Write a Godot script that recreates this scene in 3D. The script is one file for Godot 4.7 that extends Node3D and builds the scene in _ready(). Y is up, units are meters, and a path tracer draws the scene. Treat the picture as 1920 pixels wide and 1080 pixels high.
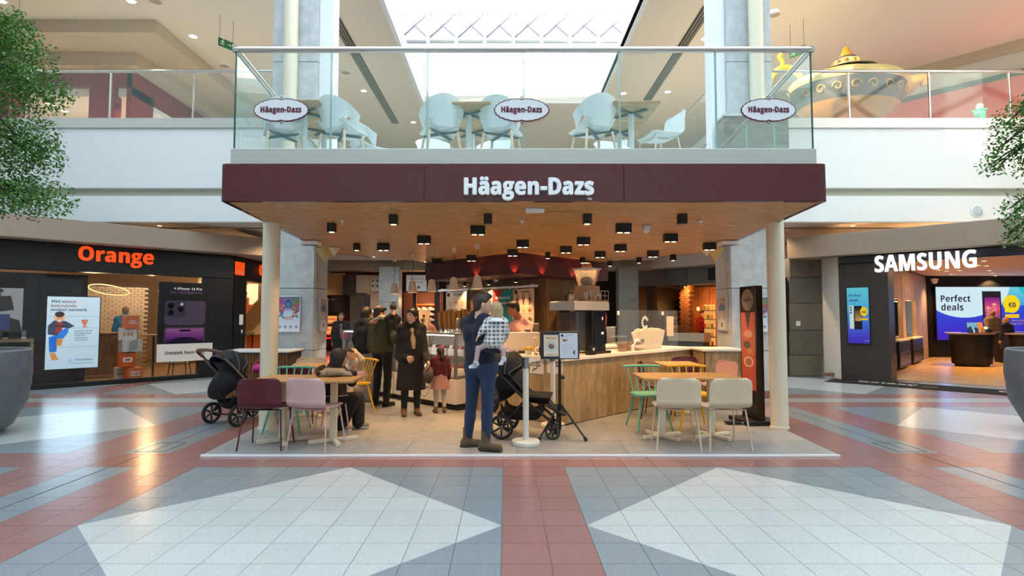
extends Node3D
# A shopping mall atrium with an ice-cream kiosk under a glazed mezzanine,two phone shops and trees. Depth runs along -z; 1 unit = 1 m.
const FOCAL := 1030.0   # pixels,of a 1920x1080 frame
const EYE := Vector3(0,1.48,0)
const SHIFT_X := 949.0
const TILT := 0.0504
func _ready() -> void:
	var cam := Camera3D.new()
	cam.name = "camera"
	cam.projection = Camera3D.PROJECTION_FRUSTUM
	cam.near = 0.1
	cam.far = 200.0
	cam.size = 2.0 * 0.1 * 540.0 / FOCAL
	cam.frustum_offset = W(0.1 * (960.0 - SHIFT_X) / FOCAL,0)
	cam.position = EYE
	cam.rotation.x = TILT
	add_child(cam)
	cam.current = true
	var env := Environment.new()
	var sky_mat := ProceduralSkyMaterial.new()
	sky_mat.sky_top_color = Color(0.83,0.92,0.98)
	sky_mat.sky_horizon_color = Color(0.93,0.97,1.0)
	sky_mat.ground_bottom_color = Color(0.4,0.42,0.44)
	sky_mat.ground_horizon_color = Color(0.8,0.85,0.9)
	sky_mat.sky_energy_multiplier = 1.0
	sky_mat.sun_angle_max = 3.0
	var sky := Sky.new()
	sky.sky_material = sky_mat
	env.background_mode = Environment.BG_SKY
	env.sky = sky
	env.background_energy_multiplier = SKY_ENERGY
	env.tonemap_mode = Environment.TONE_MAPPER_LINEAR
	env.tonemap_exposure = 1.25
	env.sdfgi_enabled = true
	env.ssao_enabled = true
	env.ssil_enabled = true
	var we := WorldEnvironment.new()
	we.name = "world_environment"
	we.environment = env
	add_child(we)
	var sun := DirectionalLight3D.new()
	sun.name = "sun"
	sun.light_color = Color(1.0,0.96,0.88)
	sun.light_energy = 6.0
	sun.light_angular_distance = 0.6
	sun.shadow_enabled = true
	add_child(sun)
	sun.look_at_from_position(Z3,V(0.85,-0.36,-0.42),Vector3.UP)
	make_textures()
	build_floor()
	build_structure()
	build_mezzanine()
	build_galleries()
	build_phone_shop_west()
	build_phone_shop_east()
	build_back_shops()
	build_kiosk()
	build_kiosk_goods()
	build_ceiling_fittings()
	build_furniture()
	build_mezzanine_furniture()
	build_pushchairs()
	build_signage()
	build_trees()
	build_people()
const SKY_ENERGY := 3.6
# ---------- placing ----------
# the point that stands at depth d on the line of sight through a pixel
func at(px: float,py: float,d: float) -> Vector3:
	var dir := V((px - SHIFT_X) / FOCAL,sin(TILT) + (540.0 - py) / FOCAL * cos(TILT),-cos(TILT) + (540.0 - py) / FOCAL * sin(TILT))
	return EYE + dir * (d / -dir.z)
# the point on the level plane y = h seen through a pixel
func on(px: float,py: float,h := 0.0) -> Vector3:
	var dir := V((px - SHIFT_X) / FOCAL,sin(TILT) + (540.0 - py) / FOCAL * cos(TILT),-cos(TILT) + (540.0 - py) / FOCAL * sin(TILT))
	return EYE + dir * ((h - EYE.y) / dir.y)
func xf(p := Z3,ry := 0.0,rx := 0.0,rz := 0.0) -> Transform3D:
	return Transform3D(Basis.from_euler(V(rx,ry,rz)),p)
# ---------- meshes ----------
class Shape:
	var v := PackedVector3Array()
	var n := PackedVector3Array()
	var uv := PackedVector2Array()
	var ix := PackedInt32Array()
	var t := Transform3D()
	func vert(p: Vector3,nn: Vector3,u := Vector2.ZERO) -> int:
		v.append(t * p)
		n.append((t.basis * nn).normalized())
		uv.append(u)
		return v.size() - 1
	func quad(a: Vector3,b: Vector3,c: Vector3,d: Vector3) -> void:
		var nn := (b - a).cross(c - a)
		if nn.length_squared() < 1e-16:
			nn = (c - a).cross(d - a)
		var i := vert(a,nn,Vector2(0,1))
		vert(b,nn,Vector2(1,1))
		vert(c,nn,Vector2(1,0))
		vert(d,nn,Vector2(0,0))
		ix.append_array(PackedInt32Array([i,i + 2,i + 1,i,i + 3,i + 2]))
	func tri(a: Vector3,b: Vector3,c: Vector3) -> void:
		var nn := (b - a).cross(c - a)
		var i := vert(a,nn)
		vert(b,nn)
		vert(c,nn)
		ix.append_array(PackedInt32Array([i,i + 2,i + 1]))
	func box(c: Vector3,s: Vector3,bev := 0.0) -> Shape:
		var h := s * 0.5
		bev = minf(bev,minf(h.x,minf(h.y,h.z)) * 0.9)
		for ax in 3:
			var e1 := Vector3.ZERO
			var e2 := Vector3.ZERO
			var nn := Vector3.ZERO
			nn[ax] = 1
			e1[(ax + 1) % 3] = 1
			e2[(ax + 2) % 3] = 1
			for sg: float in [1.0,-1.0]:
				var o := c + nn * h[ax] * sg
				var a := e1 * (h[(ax + 1) % 3] - bev)
				var b := e2 * (h[(ax + 2) % 3] - bev) * sg
				quad(o - a - b,o + a - b,o + a + b,o - a + b)
		if bev <= 0.0:
			return self
		for ax in 3:
			var i1 := (ax + 1) % 3
			var i2 := (ax + 2) % 3
			for s1: float in [1.0,-1.0]:
				for s2: float in [1.0,-1.0]:
					var p := Vector3.ZERO
					var q := Vector3.ZERO
					p[i1] = h[i1] * s1
					p[i2] = (h[i2] - bev) * s2
					q[i1] = (h[i1] - bev) * s1
					q[i2] = h[i2] * s2
					var w := Vector3.ZERO
					w[ax] = (h[ax] - bev)
					if s1 * s2 > 0:
						quad(c + p - w,c + q - w,c + q + w,c + p + w)
						var _x := 0
					else:
						quad(c + q - w,c + p - w,c + p + w,c + q + w)
		for sx: float in [1.0,-1.0]:
			for sy: float in [1.0,-1.0]:
				for sz: float in [1.0,-1.0]:
					var g := Vector3(h.x * sx,h.y * sy,h.z * sz)
					var a := c + g - Vector3(0,bev * sy,bev * sz)
					var b := c + g - Vector3(bev * sx,0,bev * sz)
					var d := c + g - Vector3(bev * sx,bev * sy,0)
					if sx * sy * sz > 0:
						tri(a,b,d)
					else:
						tri(a,d,b)
		return self
	func frame_of(dir: Vector3) -> Basis:
		var z := dir.normalized()
		var x := Vector3.UP.cross(z)
		if x.length() < 1e-3:
			x = Vector3.RIGHT
		x = x.normalized()
		return Basis(x,z.cross(x),z)
	func tube(pts: Array,radii,seg := 8,caps := true,flat := 1.0) -> Shape:
		var m := pts.size()
		var base := v.size()
		var fr := frame_of(pts[1] - pts[0])
		for k in m:
			var dir: Vector3
			if k == 0:
				dir = pts[1] - pts[0]
			elif k == m - 1:
				dir = pts[k] - pts[k - 1]
			else:
				dir = (pts[k + 1] - pts[k]).normalized() + (pts[k] - pts[k - 1]).normalized()
			dir = dir.normalized()
			var x := (fr.x - dir * fr.x.dot(dir)).normalized()
			fr = Basis(x,dir.cross(x),dir)
			var r: float = radii[k] if radii is Array else radii
			for j in seg + 1:
				var a := TAU * j / seg
				var nn := fr.x * cos(a) + fr.y * sin(a) * flat
				vert(pts[k] + nn * r,fr.x * cos(a) + fr.y * sin(a),Vector2(float(j) / seg,float(k) / maxi(m - 1,1)))
		for k in m - 1:
			for j in seg:
				var a := base + k * (seg + 1) + j
				var b := a + seg + 1
				ix.append_array(PackedInt32Array([a,b,a + 1,a + 1,b,b + 1]))
		if caps:
			for e in 2:
				var k := 0 if e == 0 else m - 1
				var dir: Vector3 = (pts[0] - pts[1]) if e == 0 else (pts[m - 1] - pts[m - 2])
				var ring := base + k * (seg + 1)
				var c := v.size()
				v.append(t * pts[k])
				n.append((t.basis * dir).normalized())
				uv.append(Vector2(0.5,0.5))
				for j in seg + 1:
					v.append(v[ring + j])
					n.append((t.basis * dir).normalized())
					uv.append(Vector2(0.5,0.5))
				for j in seg:
					if e == 0:
						ix.append_array(PackedInt32Array([c,c + 1 + j,c + 2 + j]))
					else:
						ix.append_array(PackedInt32Array([c,c + 2 + j,c + 1 + j]))
		return self
	func lathe(prof: Array,seg := 20,o := Vector3.ZERO,sharp := false,squash := 1.0) -> Shape:
		var m := prof.size()
		var rings := []
		if sharp:
			for k in m - 1:
				rings.append([k,k + 1])
		else:
			rings.append(range(m))
		for run: Array in rings:
			var base := v.size()
			for q in run.size():
				var k: int = run[q]
				var k0: int = run[maxi(q - 1,0)]
				var k1: int = run[mini(q + 1,run.size() - 1)]
				var d: Vector2 = prof[k1] - prof[k0]
				var nn := Vector2(d.y,-d.x)
				for j in seg + 1:
					var a := TAU * j / seg
					vert(o + Vector3(prof[k].x * cos(a),prof[k].y,prof[k].x * sin(a) * squash),Vector3(nn.x * cos(a),nn.y,nn.x * sin(a)),Vector2(float(j) / seg,float(k) / (m - 1)))
			for q in run.size() - 1:
				for j in seg:
					var a := base + q * (seg + 1) + j
					var b := a + seg + 1
					ix.append_array(PackedInt32Array([a,a + 1,b,a + 1,b + 1,b]))
		return self
	func cyl(p0: Vector3,p1: Vector3,r0: float,r1 := -1.0,seg := 16) -> Shape:
		return tube([p0,p1],[r0,r0 if r1 < 0 else r1],seg)
	func ball(c: Vector3,r: Vector3,seg := 14) -> Shape:
		var keep := t
		t = t * Transform3D(Basis.from_scale(r),c)
		var prof := []
		for k in seg / 2 + 1:
			var a := -PI / 2 + PI * k / (seg / 2)
			prof.append(Vector2(maxf(cos(a),1e-4),sin(a)))
		lathe(prof,seg)
		t = keep
		return self
	func prism(poly: PackedVector2Array,depth: float,bev := 0.0) -> Shape:
		var p := poly.duplicate()
		if Geometry2D.is_polygon_clockwise(p):
			p.reverse()
		var front := p
		if bev > 0.0:
			var off := Geometry2D.offset_polygon(p,-bev)
			if off.size() == 1 and off[0].size() == p.size():
				pass
			front = PackedVector2Array()
			var c := p.size()
			for i in c:
				var d0 := (p[i] - p[(i + c - 1) % c]).normalized()
				var d1 := (p[(i + 1) % c] - p[i]).normalized()
				var nn := (Vector2(-d0.y,d0.x) + Vector2(-d1.y,d1.x))
				nn = nn.normalized() / maxf(0.5,nn.length() * 0.5)
				front.append(p[i] + nn * bev)
		var tr := Geometry2D.triangulate_polygon(front)
		var b := v.size()
		for q in front:
			vert(Vector3(q.x,q.y,depth),Vector3(0,0,1),q)
		for i in range(0,tr.size(),3):
			_face(b,front,tr[i],tr[i + 1],tr[i + 2],true)
		b = v.size()
		for q in p:
			vert(Vector3(q.x,q.y,0),Vector3(0,0,-1),q)
		tr = Geometry2D.triangulate_polygon(p)
		for i in range(0,tr.size(),3):
			_face(b,p,tr[i],tr[i + 1],tr[i + 2],false)
		for i in p.size():
			var j := (i + 1) % p.size()
			var z1 := depth - bev
			quad(Vector3(p[i].x,p[i].y,0),Vector3(p[j].x,p[j].y,0),Vector3(p[j].x,p[j].y,z1),Vector3(p[i].x,p[i].y,z1))
			if bev > 0.0:
				quad(Vector3(p[i].x,p[i].y,z1),Vector3(p[j].x,p[j].y,z1),Vector3(front[j].x,front[j].y,depth),Vector3(front[i].x,front[i].y,depth))
		return self
	func _face(b: int,p: PackedVector2Array,i: int,j: int,k: int,up: bool) -> void:
		var ccw := (p[j] - p[i]).cross(p[k] - p[i]) > 0
		if ccw == up:
			ix.append_array(PackedInt32Array([b + i,b + k,b + j]))
		else:
			ix.append_array(PackedInt32Array([b + i,b + j,b + k]))
	func slab(plan: PackedVector2Array,y0: float,y1: float,bev := 0.0) -> Shape:
		var keep := t
		var q := PackedVector2Array()
		for p in plan:
			q.append(Vector2(p.x,-p.y))
		t = t * Transform3D(Basis(Vector3.RIGHT,-PI / 2),Vector3(0,y0,0))
		prism(q,y1 - y0,bev)
		t = keep
		return self
	func sheet(f: Callable,nu: int,nv: int,flip := false) -> Shape:
		var b := v.size()
		for j in nv + 1:
			for i in nu + 1:
				var u := float(i) / nu
				var w := float(j) / nv
				var e := 0.004
				var p: Vector3 = f.call(u,w)
				var du: Vector3 = f.call(minf(u + e,1.0),w) - f.call(maxf(u - e,0.0),w)
				var dv: Vector3 = f.call(u,minf(w + e,1.0)) - f.call(u,maxf(w - e,0.0))
				vert(p,du.cross(dv) * (-1.0 if flip else 1.0),Vector2(u,1.0 - w))
		for j in nv:
			for i in nu:
				var a := b + j * (nu + 1) + i
				var c := a + nu + 1
				if flip:
					ix.append_array(PackedInt32Array([a,a + 1,c,a + 1,c + 1,c]))
				else:
					ix.append_array(PackedInt32Array([a,c,a + 1,a + 1,c,c + 1]))
		return self
	func shell(f: Callable,nu: int,nv: int,th: float) -> Shape:
		var nrm := func(u: float,w: float) -> Vector3:
			var e := 0.01
			var du: Vector3 = f.call(minf(u + e,1.0),w) - f.call(maxf(u - e,0.0),w)
			var dv: Vector3 = f.call(u,minf(w + e,1.0)) - f.call(u,maxf(w - e,0.0))
			return du.cross(dv).normalized()
		var outer := func(u: float,w: float) -> Vector3: return f.call(u,w) + nrm.call(u,w) * th * 0.5
		var inner := func(u: float,w: float) -> Vector3: return f.call(u,w) - nrm.call(u,w) * th * 0.5
		sheet(outer,nu,nv)
		sheet(inner,nu,nv,true)
		for k in nu:
			var a := float(k) / nu
			var b := float(k + 1) / nu
			quad(inner.call(a,0.0),inner.call(b,0.0),outer.call(b,0.0),outer.call(a,0.0))
			quad(inner.call(b,1.0),inner.call(a,1.0),outer.call(a,1.0),outer.call(b,1.0))
		for k in nv:
			var a := float(k) / nv
			var b := float(k + 1) / nv
			quad(inner.call(0.0,b),inner.call(0.0,a),outer.call(0.0,a),outer.call(0.0,b))
			quad(inner.call(1.0,a),inner.call(1.0,b),outer.call(1.0,b),outer.call(1.0,a))
		return self
	func ring(r1: float,r0: float,th: float,seg := 40) -> Shape:
		for k in seg:
			var a := TAU * k / seg
			var b := TAU * (k + 1) / seg
			var p := Vector3(cos(a),sin(a),0)
			var q := Vector3(cos(b),sin(b),0)
			var z := Vector3(0,0,th)
			quad(p * r0 + z,p * r1 + z,q * r1 + z,q * r0 + z)
			quad(p * r1,q * r1,q * r1 + z,p * r1 + z)
		return self
	func quad_strip(a: Vector3,b: Vector3,h: float) -> Shape:
		var e := (b - a).normalized().cross(Vector3.UP) * 0.0015
		var u := Vector3(0,h * 0.5,0)
		for s: float in [1.0,-1.0]:
			var f := e * s
			if s > 0:
				quad(a - u + f,a + u + f,b + u + f,b - u + f)
			else:
				quad(a - u + f,b - u + f,b + u + f,a + u + f)
		return self
	func prism_at(poly: PackedVector2Array,z: float) -> Shape:
		var keep := t
		t = t * Transform3D(Basis(),Vector3(0,0,z - 0.006))
		prism(poly,0.006)
		t = keep
		return self
	func quad_pane(w: float,h: float) -> Shape:
		quad(Vector3(-w / 2,-h / 2,0),Vector3(w / 2,-h / 2,0),Vector3(w / 2,h / 2,0),Vector3(-w / 2,h / 2,0))
		return self
	func mesh(m: Material) -> ArrayMesh:
		var arr := []
		arr.resize(Mesh.ARRAY_MAX)
		arr[Mesh.ARRAY_VERTEX] = v
		arr[Mesh.ARRAY_NORMAL] = n
		arr[Mesh.ARRAY_TEX_UV] = uv
		arr[Mesh.ARRAY_INDEX] = ix
		var am := ArrayMesh.new()
		am.add_surface_from_arrays(Mesh.PRIMITIVE_TRIANGLES,arr)
		am.surface_set_material(0,m)
		return am
func S(o := Transform3D()) -> Shape:
	var s := Shape.new()
	s.t = o
	return s
# ---------- objects ----------
var taken := {}
func numbered(called: String) -> String:
	var k: int = taken.get(called,0)
	taken[called] = k + 1
	return called if k == 0 else "%s_%03d" % [called,k]
func thing(called: String,label: String,category: String,where := Z3,turn := 0.0,group := "") -> Node3D:
	var o := Node3D.new()
	o.name = numbered(called)
	add_child(o,true)
	o.position = where
	o.rotation.y = turn
	tag(o,label,category,group)
	return o
func tag(o: Node,label: String,category: String,group := "",kind := "") -> void:
	o.set_meta("label",label)
	o.set_meta("category",category)
	if group:
		o.set_meta("group",group)
	if kind:
		o.set_meta("kind",kind)
# a part: child of parent,whose names only repeat with numbers
func part(parent: Node,called: String,s,m: Material = null) -> MeshInstance3D:
	var o := MeshInstance3D.new()
	o.mesh = s if s is Mesh else s.mesh(m)
	var k := 0
	var nm := called
	while parent.has_node(NodePath(nm)):
		k += 1
		nm = "%s_%03d" % [called,k]
	o.name = nm
	parent.add_child(o,true)
	return o
func solo(called: String,label: String,category: String,s,m: Material,group := "") -> MeshInstance3D:
	var o := MeshInstance3D.new()
	o.mesh = s if s is Mesh else s.mesh(m)
	o.name = numbered(called)
	add_child(o,true)
	tag(o,label,category,group)
	return o
func setting(called: String,s: Shape,m: Material,label := "",category := "") -> MeshInstance3D:
	var o := MeshInstance3D.new()
	o.mesh = s.mesh(m)
	o.name = numbered(called)
	add_child(o,true)
	o.set_meta("kind","structure")
	o.set_meta("label",label if label else called.replace("_"," ") + " of the shopping mall atrium")
	o.set_meta("category",category if category else called.split("_")[0])
	return o
func copy(src: Node3D,label: String,where: Vector3,turn: float,base: String) -> Node3D:
	var c: Node3D = src.duplicate()
	c.name = numbered(base)
	add_child(c,true)
	c.position = where
	c.rotation.y = turn
	c.set_meta("label",label)
	return c
var fonts := {}
const NTH := ["first","second","third","fourth","fifth","sixth","seventh","eighth","ninth","tenth"]
func font(kind: String) -> SystemFont:
	if not fonts.has(kind):
		var f := SystemFont.new()
		f.font_names = PackedStringArray(["Droid Serif" if kind.begins_with("serif") else "Droid Sans"])
		f.font_weight = 700 if kind.ends_with("bold") else 400
		fonts[kind] = f
	return fonts[kind]
# raised lettering: fits the width w (and height if h > 0),centred at o's place,facing +z of the transform
func lettering(parent: Node,called: String,txt: String,w: float,o: Transform3D,m: Material,depth := 0.002,kind := "bold",h := 0.0,fat := 0.0) -> MeshInstance3D:
	var tm := TextMesh.new()
	tm.text = txt
	tm.font = font(kind)
	tm.font_size = 64
	tm.pixel_size = 0.01
	tm.depth = 0.1
	tm.curve_step = 1.5
	tm.line_spacing = -8
	tm.material = m
	var box := tm.get_aabb()
	var sx := w / box.size.x
	var sy := sx if h <= 0.0 else h / box.size.y
	var mi: MeshInstance3D
	if fat > 0.0:
		var s := S()
		var src := tm.get_mesh_arrays()
		for k in 8:
			var e := V(cos(TAU * k / 8),sin(TAU * k / 8),0) * fat / sx
			var b := s.v.size()
			for q: Vector3 in src[Mesh.ARRAY_VERTEX]:
				s.v.append(q + e + V(0,0,k * 0.0015))
			s.n.append_array(src[Mesh.ARRAY_NORMAL])
			s.uv.append_array(src[Mesh.ARRAY_TEX_UV])
			if src[Mesh.ARRAY_INDEX] == null:
				s.ix.append_array(PackedInt32Array(range(b,s.v.size())))
			else:
				for q: int in src[Mesh.ARRAY_INDEX]:
					s.ix.append(q + b)
		mi = part(parent,called,s,m)
	else:
		mi = part(parent,called,tm)
	var c := box.get_center()
	mi.transform = o * Transform3D(Basis.from_scale(V(sx,sy,depth / 0.1)),V(-c.x * sx,-c.y * sy,depth * 0.5))
	return mi
func round_rect(w: float,h: float,r: float,seg := 5) -> PackedVector2Array:
	var p := PackedVector2Array()
	for q in 4:
		var c := W((w / 2 - r) * (1 if q == 0 or q == 3 else -1),(h / 2 - r) * (1 if q < 2 else -1))
		for k in seg + 1:
			var a := PI / 2 * (q + float(k) / seg)
			p.append(c + W(cos(a),sin(a)) * r)
	return p
func ring2(r: float,seg := 24,ry := -1.0) -> PackedVector2Array:
	var p := PackedVector2Array()
	for k in seg:
		p.append(W(cos(TAU * k / seg) * r,sin(TAU * k / seg) * (r if ry < 0 else ry)))
	return p
func rect2(w: float,h: float) -> PackedVector2Array:
	return PackedVector2Array([W(-w / 2,-h / 2),W(w / 2,-h / 2),W(w / 2,h / 2),W(-w / 2,h / 2)])
func spline(pts: Array,per := 6) -> Array:
	var out := []
	var m := pts.size()
	for i in m - 1:
		var p0: Vector3 = pts[maxi(i - 1,0)]
		var p3: Vector3 = pts[mini(i + 2,m - 1)]
		for k in per:
			out.append((pts[i] as Vector3).cubic_interpolate(pts[i + 1],p0,p3,float(k) / per))
	out.append(pts[m - 1])
	return out
# ---------- materials ----------
var mats := {}
var tex := {}
func make_textures() -> void:
	tex.speck = noise_tex(FastNoiseLite.TYPE_VALUE,0.35,256,0.80,1.0,3)
	tex.cloud = noise_tex(FastNoiseLite.TYPE_SIMPLEX_SMOOTH,0.012,256,0.89,1.0,5)
	tex.fine = noise_tex(FastNoiseLite.TYPE_SIMPLEX,0.12,256,0.0,1.0,7)
	tex.wood_v = wood_tex(11,false)
	tex.wood_h = wood_tex(12,true)
	tex.cloth = cloth_tex()
	tex.brush = brush_tex()
	var im := Image.create(32,32,false,Image.FORMAT_RGB8)
	im.fill(C(222,222,220))
	im.fill_rect(Rect2i(0,0,16,16),C(26,28,38))
	im.fill_rect(Rect2i(18,4,8,5),C(60,62,72))
	im.fill_rect(Rect2i(4,18,5,8),C(60,62,72))
	tex.houndstooth = ImageTexture.create_from_image(im)
func noise_tex(kind: int,freq: float,size: int,lo: float,hi: float,sd: int) -> NoiseTexture2D:
	var f := FastNoiseLite.new()
	f.noise_type = kind
	f.frequency = freq
	f.seed = sd
	f.fractal_octaves = 3
	var t := NoiseTexture2D.new()
	t.width = size
	t.height = size
	t.seamless = true
	t.noise = f
	var g := Gradient.new()
	g.set_color(0,Color(lo,lo,lo))
	g.set_color(1,Color(hi,hi,hi))
	t.color_ramp = g
	return t
func wood_tex(sd: int,along_u: bool) -> ImageTexture:
	var f := FastNoiseLite.new()
	f.seed = sd
	f.frequency = 1.0
	f.fractal_octaves = 2
	var im := Image.create(256,256,false,Image.FORMAT_RGB8)
	for y in 256:
		for x in 256:
			var u := float(x if along_u else y) / 256.0
			var w := float(y if along_u else x) / 256.0
			var a := u * TAU
			var g := f.get_noise_3d(cos(a) * 0.35,sin(a) * 0.35,w * 46.0)
			var k := f.get_noise_3d(cos(a) * 0.8 + 9.0,sin(a) * 0.8,w * 12.0)
			var c := clampf(0.84 + 0.16 * g + 0.14 * k,0.0,1.0)
			im.set_pixel(x,y,Color(c,c * 0.975,c * 0.94))
	return ImageTexture.create_from_image(im)
func cloth_tex() -> ImageTexture:
	var im := Image.create(64,64,false,Image.FORMAT_RGB8)
	for y in 64:
		for x in 64:
			var c := 0.85 + 0.15 * (sin(x * TAU / 4.0) * sin(y * TAU / 4.0))
			im.set_pixel(x,y,Color(c,c,c))
	return ImageTexture.create_from_image(im)
func brush_tex() -> ImageTexture:
	var r := RandomNumberGenerator.new()
	r.seed = 4
	var im := Image.create(128,256,false,Image.FORMAT_RGB8)
	for y in 256:
		var c := r.randf_range(0.9,1.0)
		im.fill_rect(Rect2i(0,y,128,1),Color(c,c,c))
	return ImageTexture.create_from_image(im)
# a material by its name; col is the sRGB base colour
func M(called: String,col := Color.WHITE,rough := 0.6,metal := 0.0,texture := "",scale := 1.0,bump := 0.0) -> StandardMaterial3D:
	if mats.has(called):
		return mats[called]
	var m := StandardMaterial3D.new()
	m.resource_name = called
	m.albedo_color = col
	m.roughness = rough
	m.metallic = metal
	if texture:
		m.albedo_texture = tex[texture]
		m.uv1_triplanar = true
		m.uv1_world_triplanar = false
		m.uv1_scale = Vector3.ONE * scale
		if bump > 0.0:
			m.heightmap_enabled = true
			m.heightmap_texture = tex[texture]
			m.heightmap_scale = bump
	mats[called] = m
	return m
func glow(called: String,col: Color,energy: float) -> StandardMaterial3D:
	if not mats.has(called):
		var m := StandardMaterial3D.new()
		m.resource_name = called
		m.albedo_color = col.darkened(0.3)
		m.roughness = 0.4
		m.emission_enabled = true
		m.emission = col
		m.emission_energy_multiplier = energy
		mats[called] = m
	return mats[called]
func glass(called := "clear_glass",col := Color(0.80,0.93,0.89,0.10)) -> StandardMaterial3D:
	if not mats.has(called):
		var m := StandardMaterial3D.new()
		m.resource_name = called
		m.albedo_color = col
		m.transparency = BaseMaterial3D.TRANSPARENCY_ALPHA
		m.roughness = 0.0
		mats[called] = m
	return mats[called]
func picture(called: String,im: Image,rough := 0.5,emit := 0.0) -> StandardMaterial3D:
	if not mats.has(called):
		var m := StandardMaterial3D.new()
		m.resource_name = called
		var t := ImageTexture.create_from_image(im)
		m.roughness = rough
		if emit > 0.0:
			m.albedo_color = Color(0.02,0.02,0.02)
			m.emission_enabled = true
			m.emission = Color.WHITE
			m.emission_operator = BaseMaterial3D.EMISSION_OP_MULTIPLY
			m.emission_texture = t
			m.emission_energy_multiplier = emit * 0.8
		else:
			m.albedo_texture = t
		mats[called] = m
	return mats[called]
# a flat printed face of w x h,facing +z of o
func print_face(o: Transform3D,w: float,h: float) -> Shape:
	var s := S(o)
	s.quad(V(-w / 2,-h / 2,0),V(w / 2,-h / 2,0),V(w / 2,h / 2,0),V(-w / 2,h / 2,0))
	return s
# painter on an image,in fractions of its size
class Paint:
	var im: Image
	var w: int
	var h: int
	func _init(ww: int,hh: int,c: Color) -> void:
		w = ww
		h = hh
		im = Image.create(w,h,false,Image.FORMAT_RGB8)
		im.fill(c)
	func rect(x: float,y: float,rw: float,rh: float,c: Color) -> void:
		im.fill_rect(Rect2i(roundi(x * w),roundi(y * h),maxi(1,roundi(rw * w)),maxi(1,roundi(rh * h))),c)
	func fade(x: float,y: float,rw: float,rh: float,c0: Color,c1: Color) -> void:
		var n := maxi(1,roundi(rh * h))
		for k in n:
			im.fill_rect(Rect2i(roundi(x * w),roundi(y * h) + k,maxi(1,roundi(rw * w)),1),c0.lerp(c1,float(k) / n))
	func oval(x: float,y: float,rx: float,ry: float,c: Color) -> void:
		for k in range(roundi((y - ry) * h),roundi((y + ry) * h) + 1):
			var q := (float(k) / h - y) / ry
			if absf(q) < 1.0:
				var e := rx * sqrt(1.0 - q * q)
				im.fill_rect(Rect2i(roundi((x - e) * w),k,maxi(1,roundi(2 * e * w)),1),c)
	func poly(pts: Array,c: Color) -> void:
		var lo := 9.0
		var hi := -9.0
		for p: Vector2 in pts:
			lo = minf(lo,p.y)
			hi = maxf(hi,p.y)
		for k in range(maxi(0,floori(lo * h)),mini(h,ceili(hi * h))):
			var y := (k + 0.5) / h
			var xs := []
			for i in pts.size():
				var a: Vector2 = pts[i]
				var b: Vector2 = pts[(i + 1) % pts.size()]
				if (a.y <= y) != (b.y <= y):
					xs.append(a.x + (b.x - a.x) * (y - a.y) / (b.y - a.y))
			xs.sort()
			for i in range(0,xs.size() - 1,2):
				im.fill_rect(Rect2i(roundi(xs[i] * w),k,maxi(1,roundi((xs[i + 1] - xs[i]) * w)),1),c)
	func line(x0: float,y0: float,x1: float,y1: float,th: float,c: Color) -> void:
		var a := Vector2(x0 * w,y0 * h)
		var b := Vector2(x1 * w,y1 * h)
		var d := (b - a).orthogonal().normalized() * th * w * 0.5
		poly([(a + d) / Vector2(w,h),(b + d) / Vector2(w,h),(b - d) / Vector2(w,h),(a - d) / Vector2(w,h)],c)
# ---------- lamps ----------
func omni(p: Vector3,e: float,c := Color(1.0,0.80,0.58),size := 0.05) -> OmniLight3D:
	var l := OmniLight3D.new()
	l.name = "lamp_light"
	l.position = p
	l.light_energy = e
	l.light_color = c
	l.light_size = size
	l.omni_range = 30.0
	l.omni_attenuation = 2.0
	l.shadow_enabled = true
	add_child(l,true)
	return l
func spot(p: Vector3,to: Vector3,e: float,angle := 40.0,c := Color(1.0,0.80,0.58),size := 0.03) -> SpotLight3D:
	var l := SpotLight3D.new()
	l.name = "spot_light"
	l.light_energy = e
	l.light_color = c
	l.light_size = size
	l.spot_angle = angle
	l.spot_angle_attenuation = 0.6
	l.spot_range = 30.0
	l.spot_attenuation = 2.0
	l.shadow_enabled = true
	add_child(l,true)
	l.look_at_from_position(p,to,Vector3.RIGHT if absf((to - p).normalized().y) > 0.9 else Vector3.UP)
	return l
func area(p: Vector3,to: Vector3,w: float,h: float,e: float,c := Color(1.0,0.82,0.62)) -> AreaLight3D:
	var l := AreaLight3D.new()
	l.name = "area_light"
	l.area_size = W(w,h)
	l.light_energy = e
	l.light_color = c
	l.area_range = 30.0
	l.area_attenuation = 2.0
	l.shadow_enabled = true
	add_child(l,true)
	l.look_at_from_position(p,to,Vector3.FORWARD if absf((to - p).normalized().y) > 0.9 else Vector3.UP)
	return l
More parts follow.
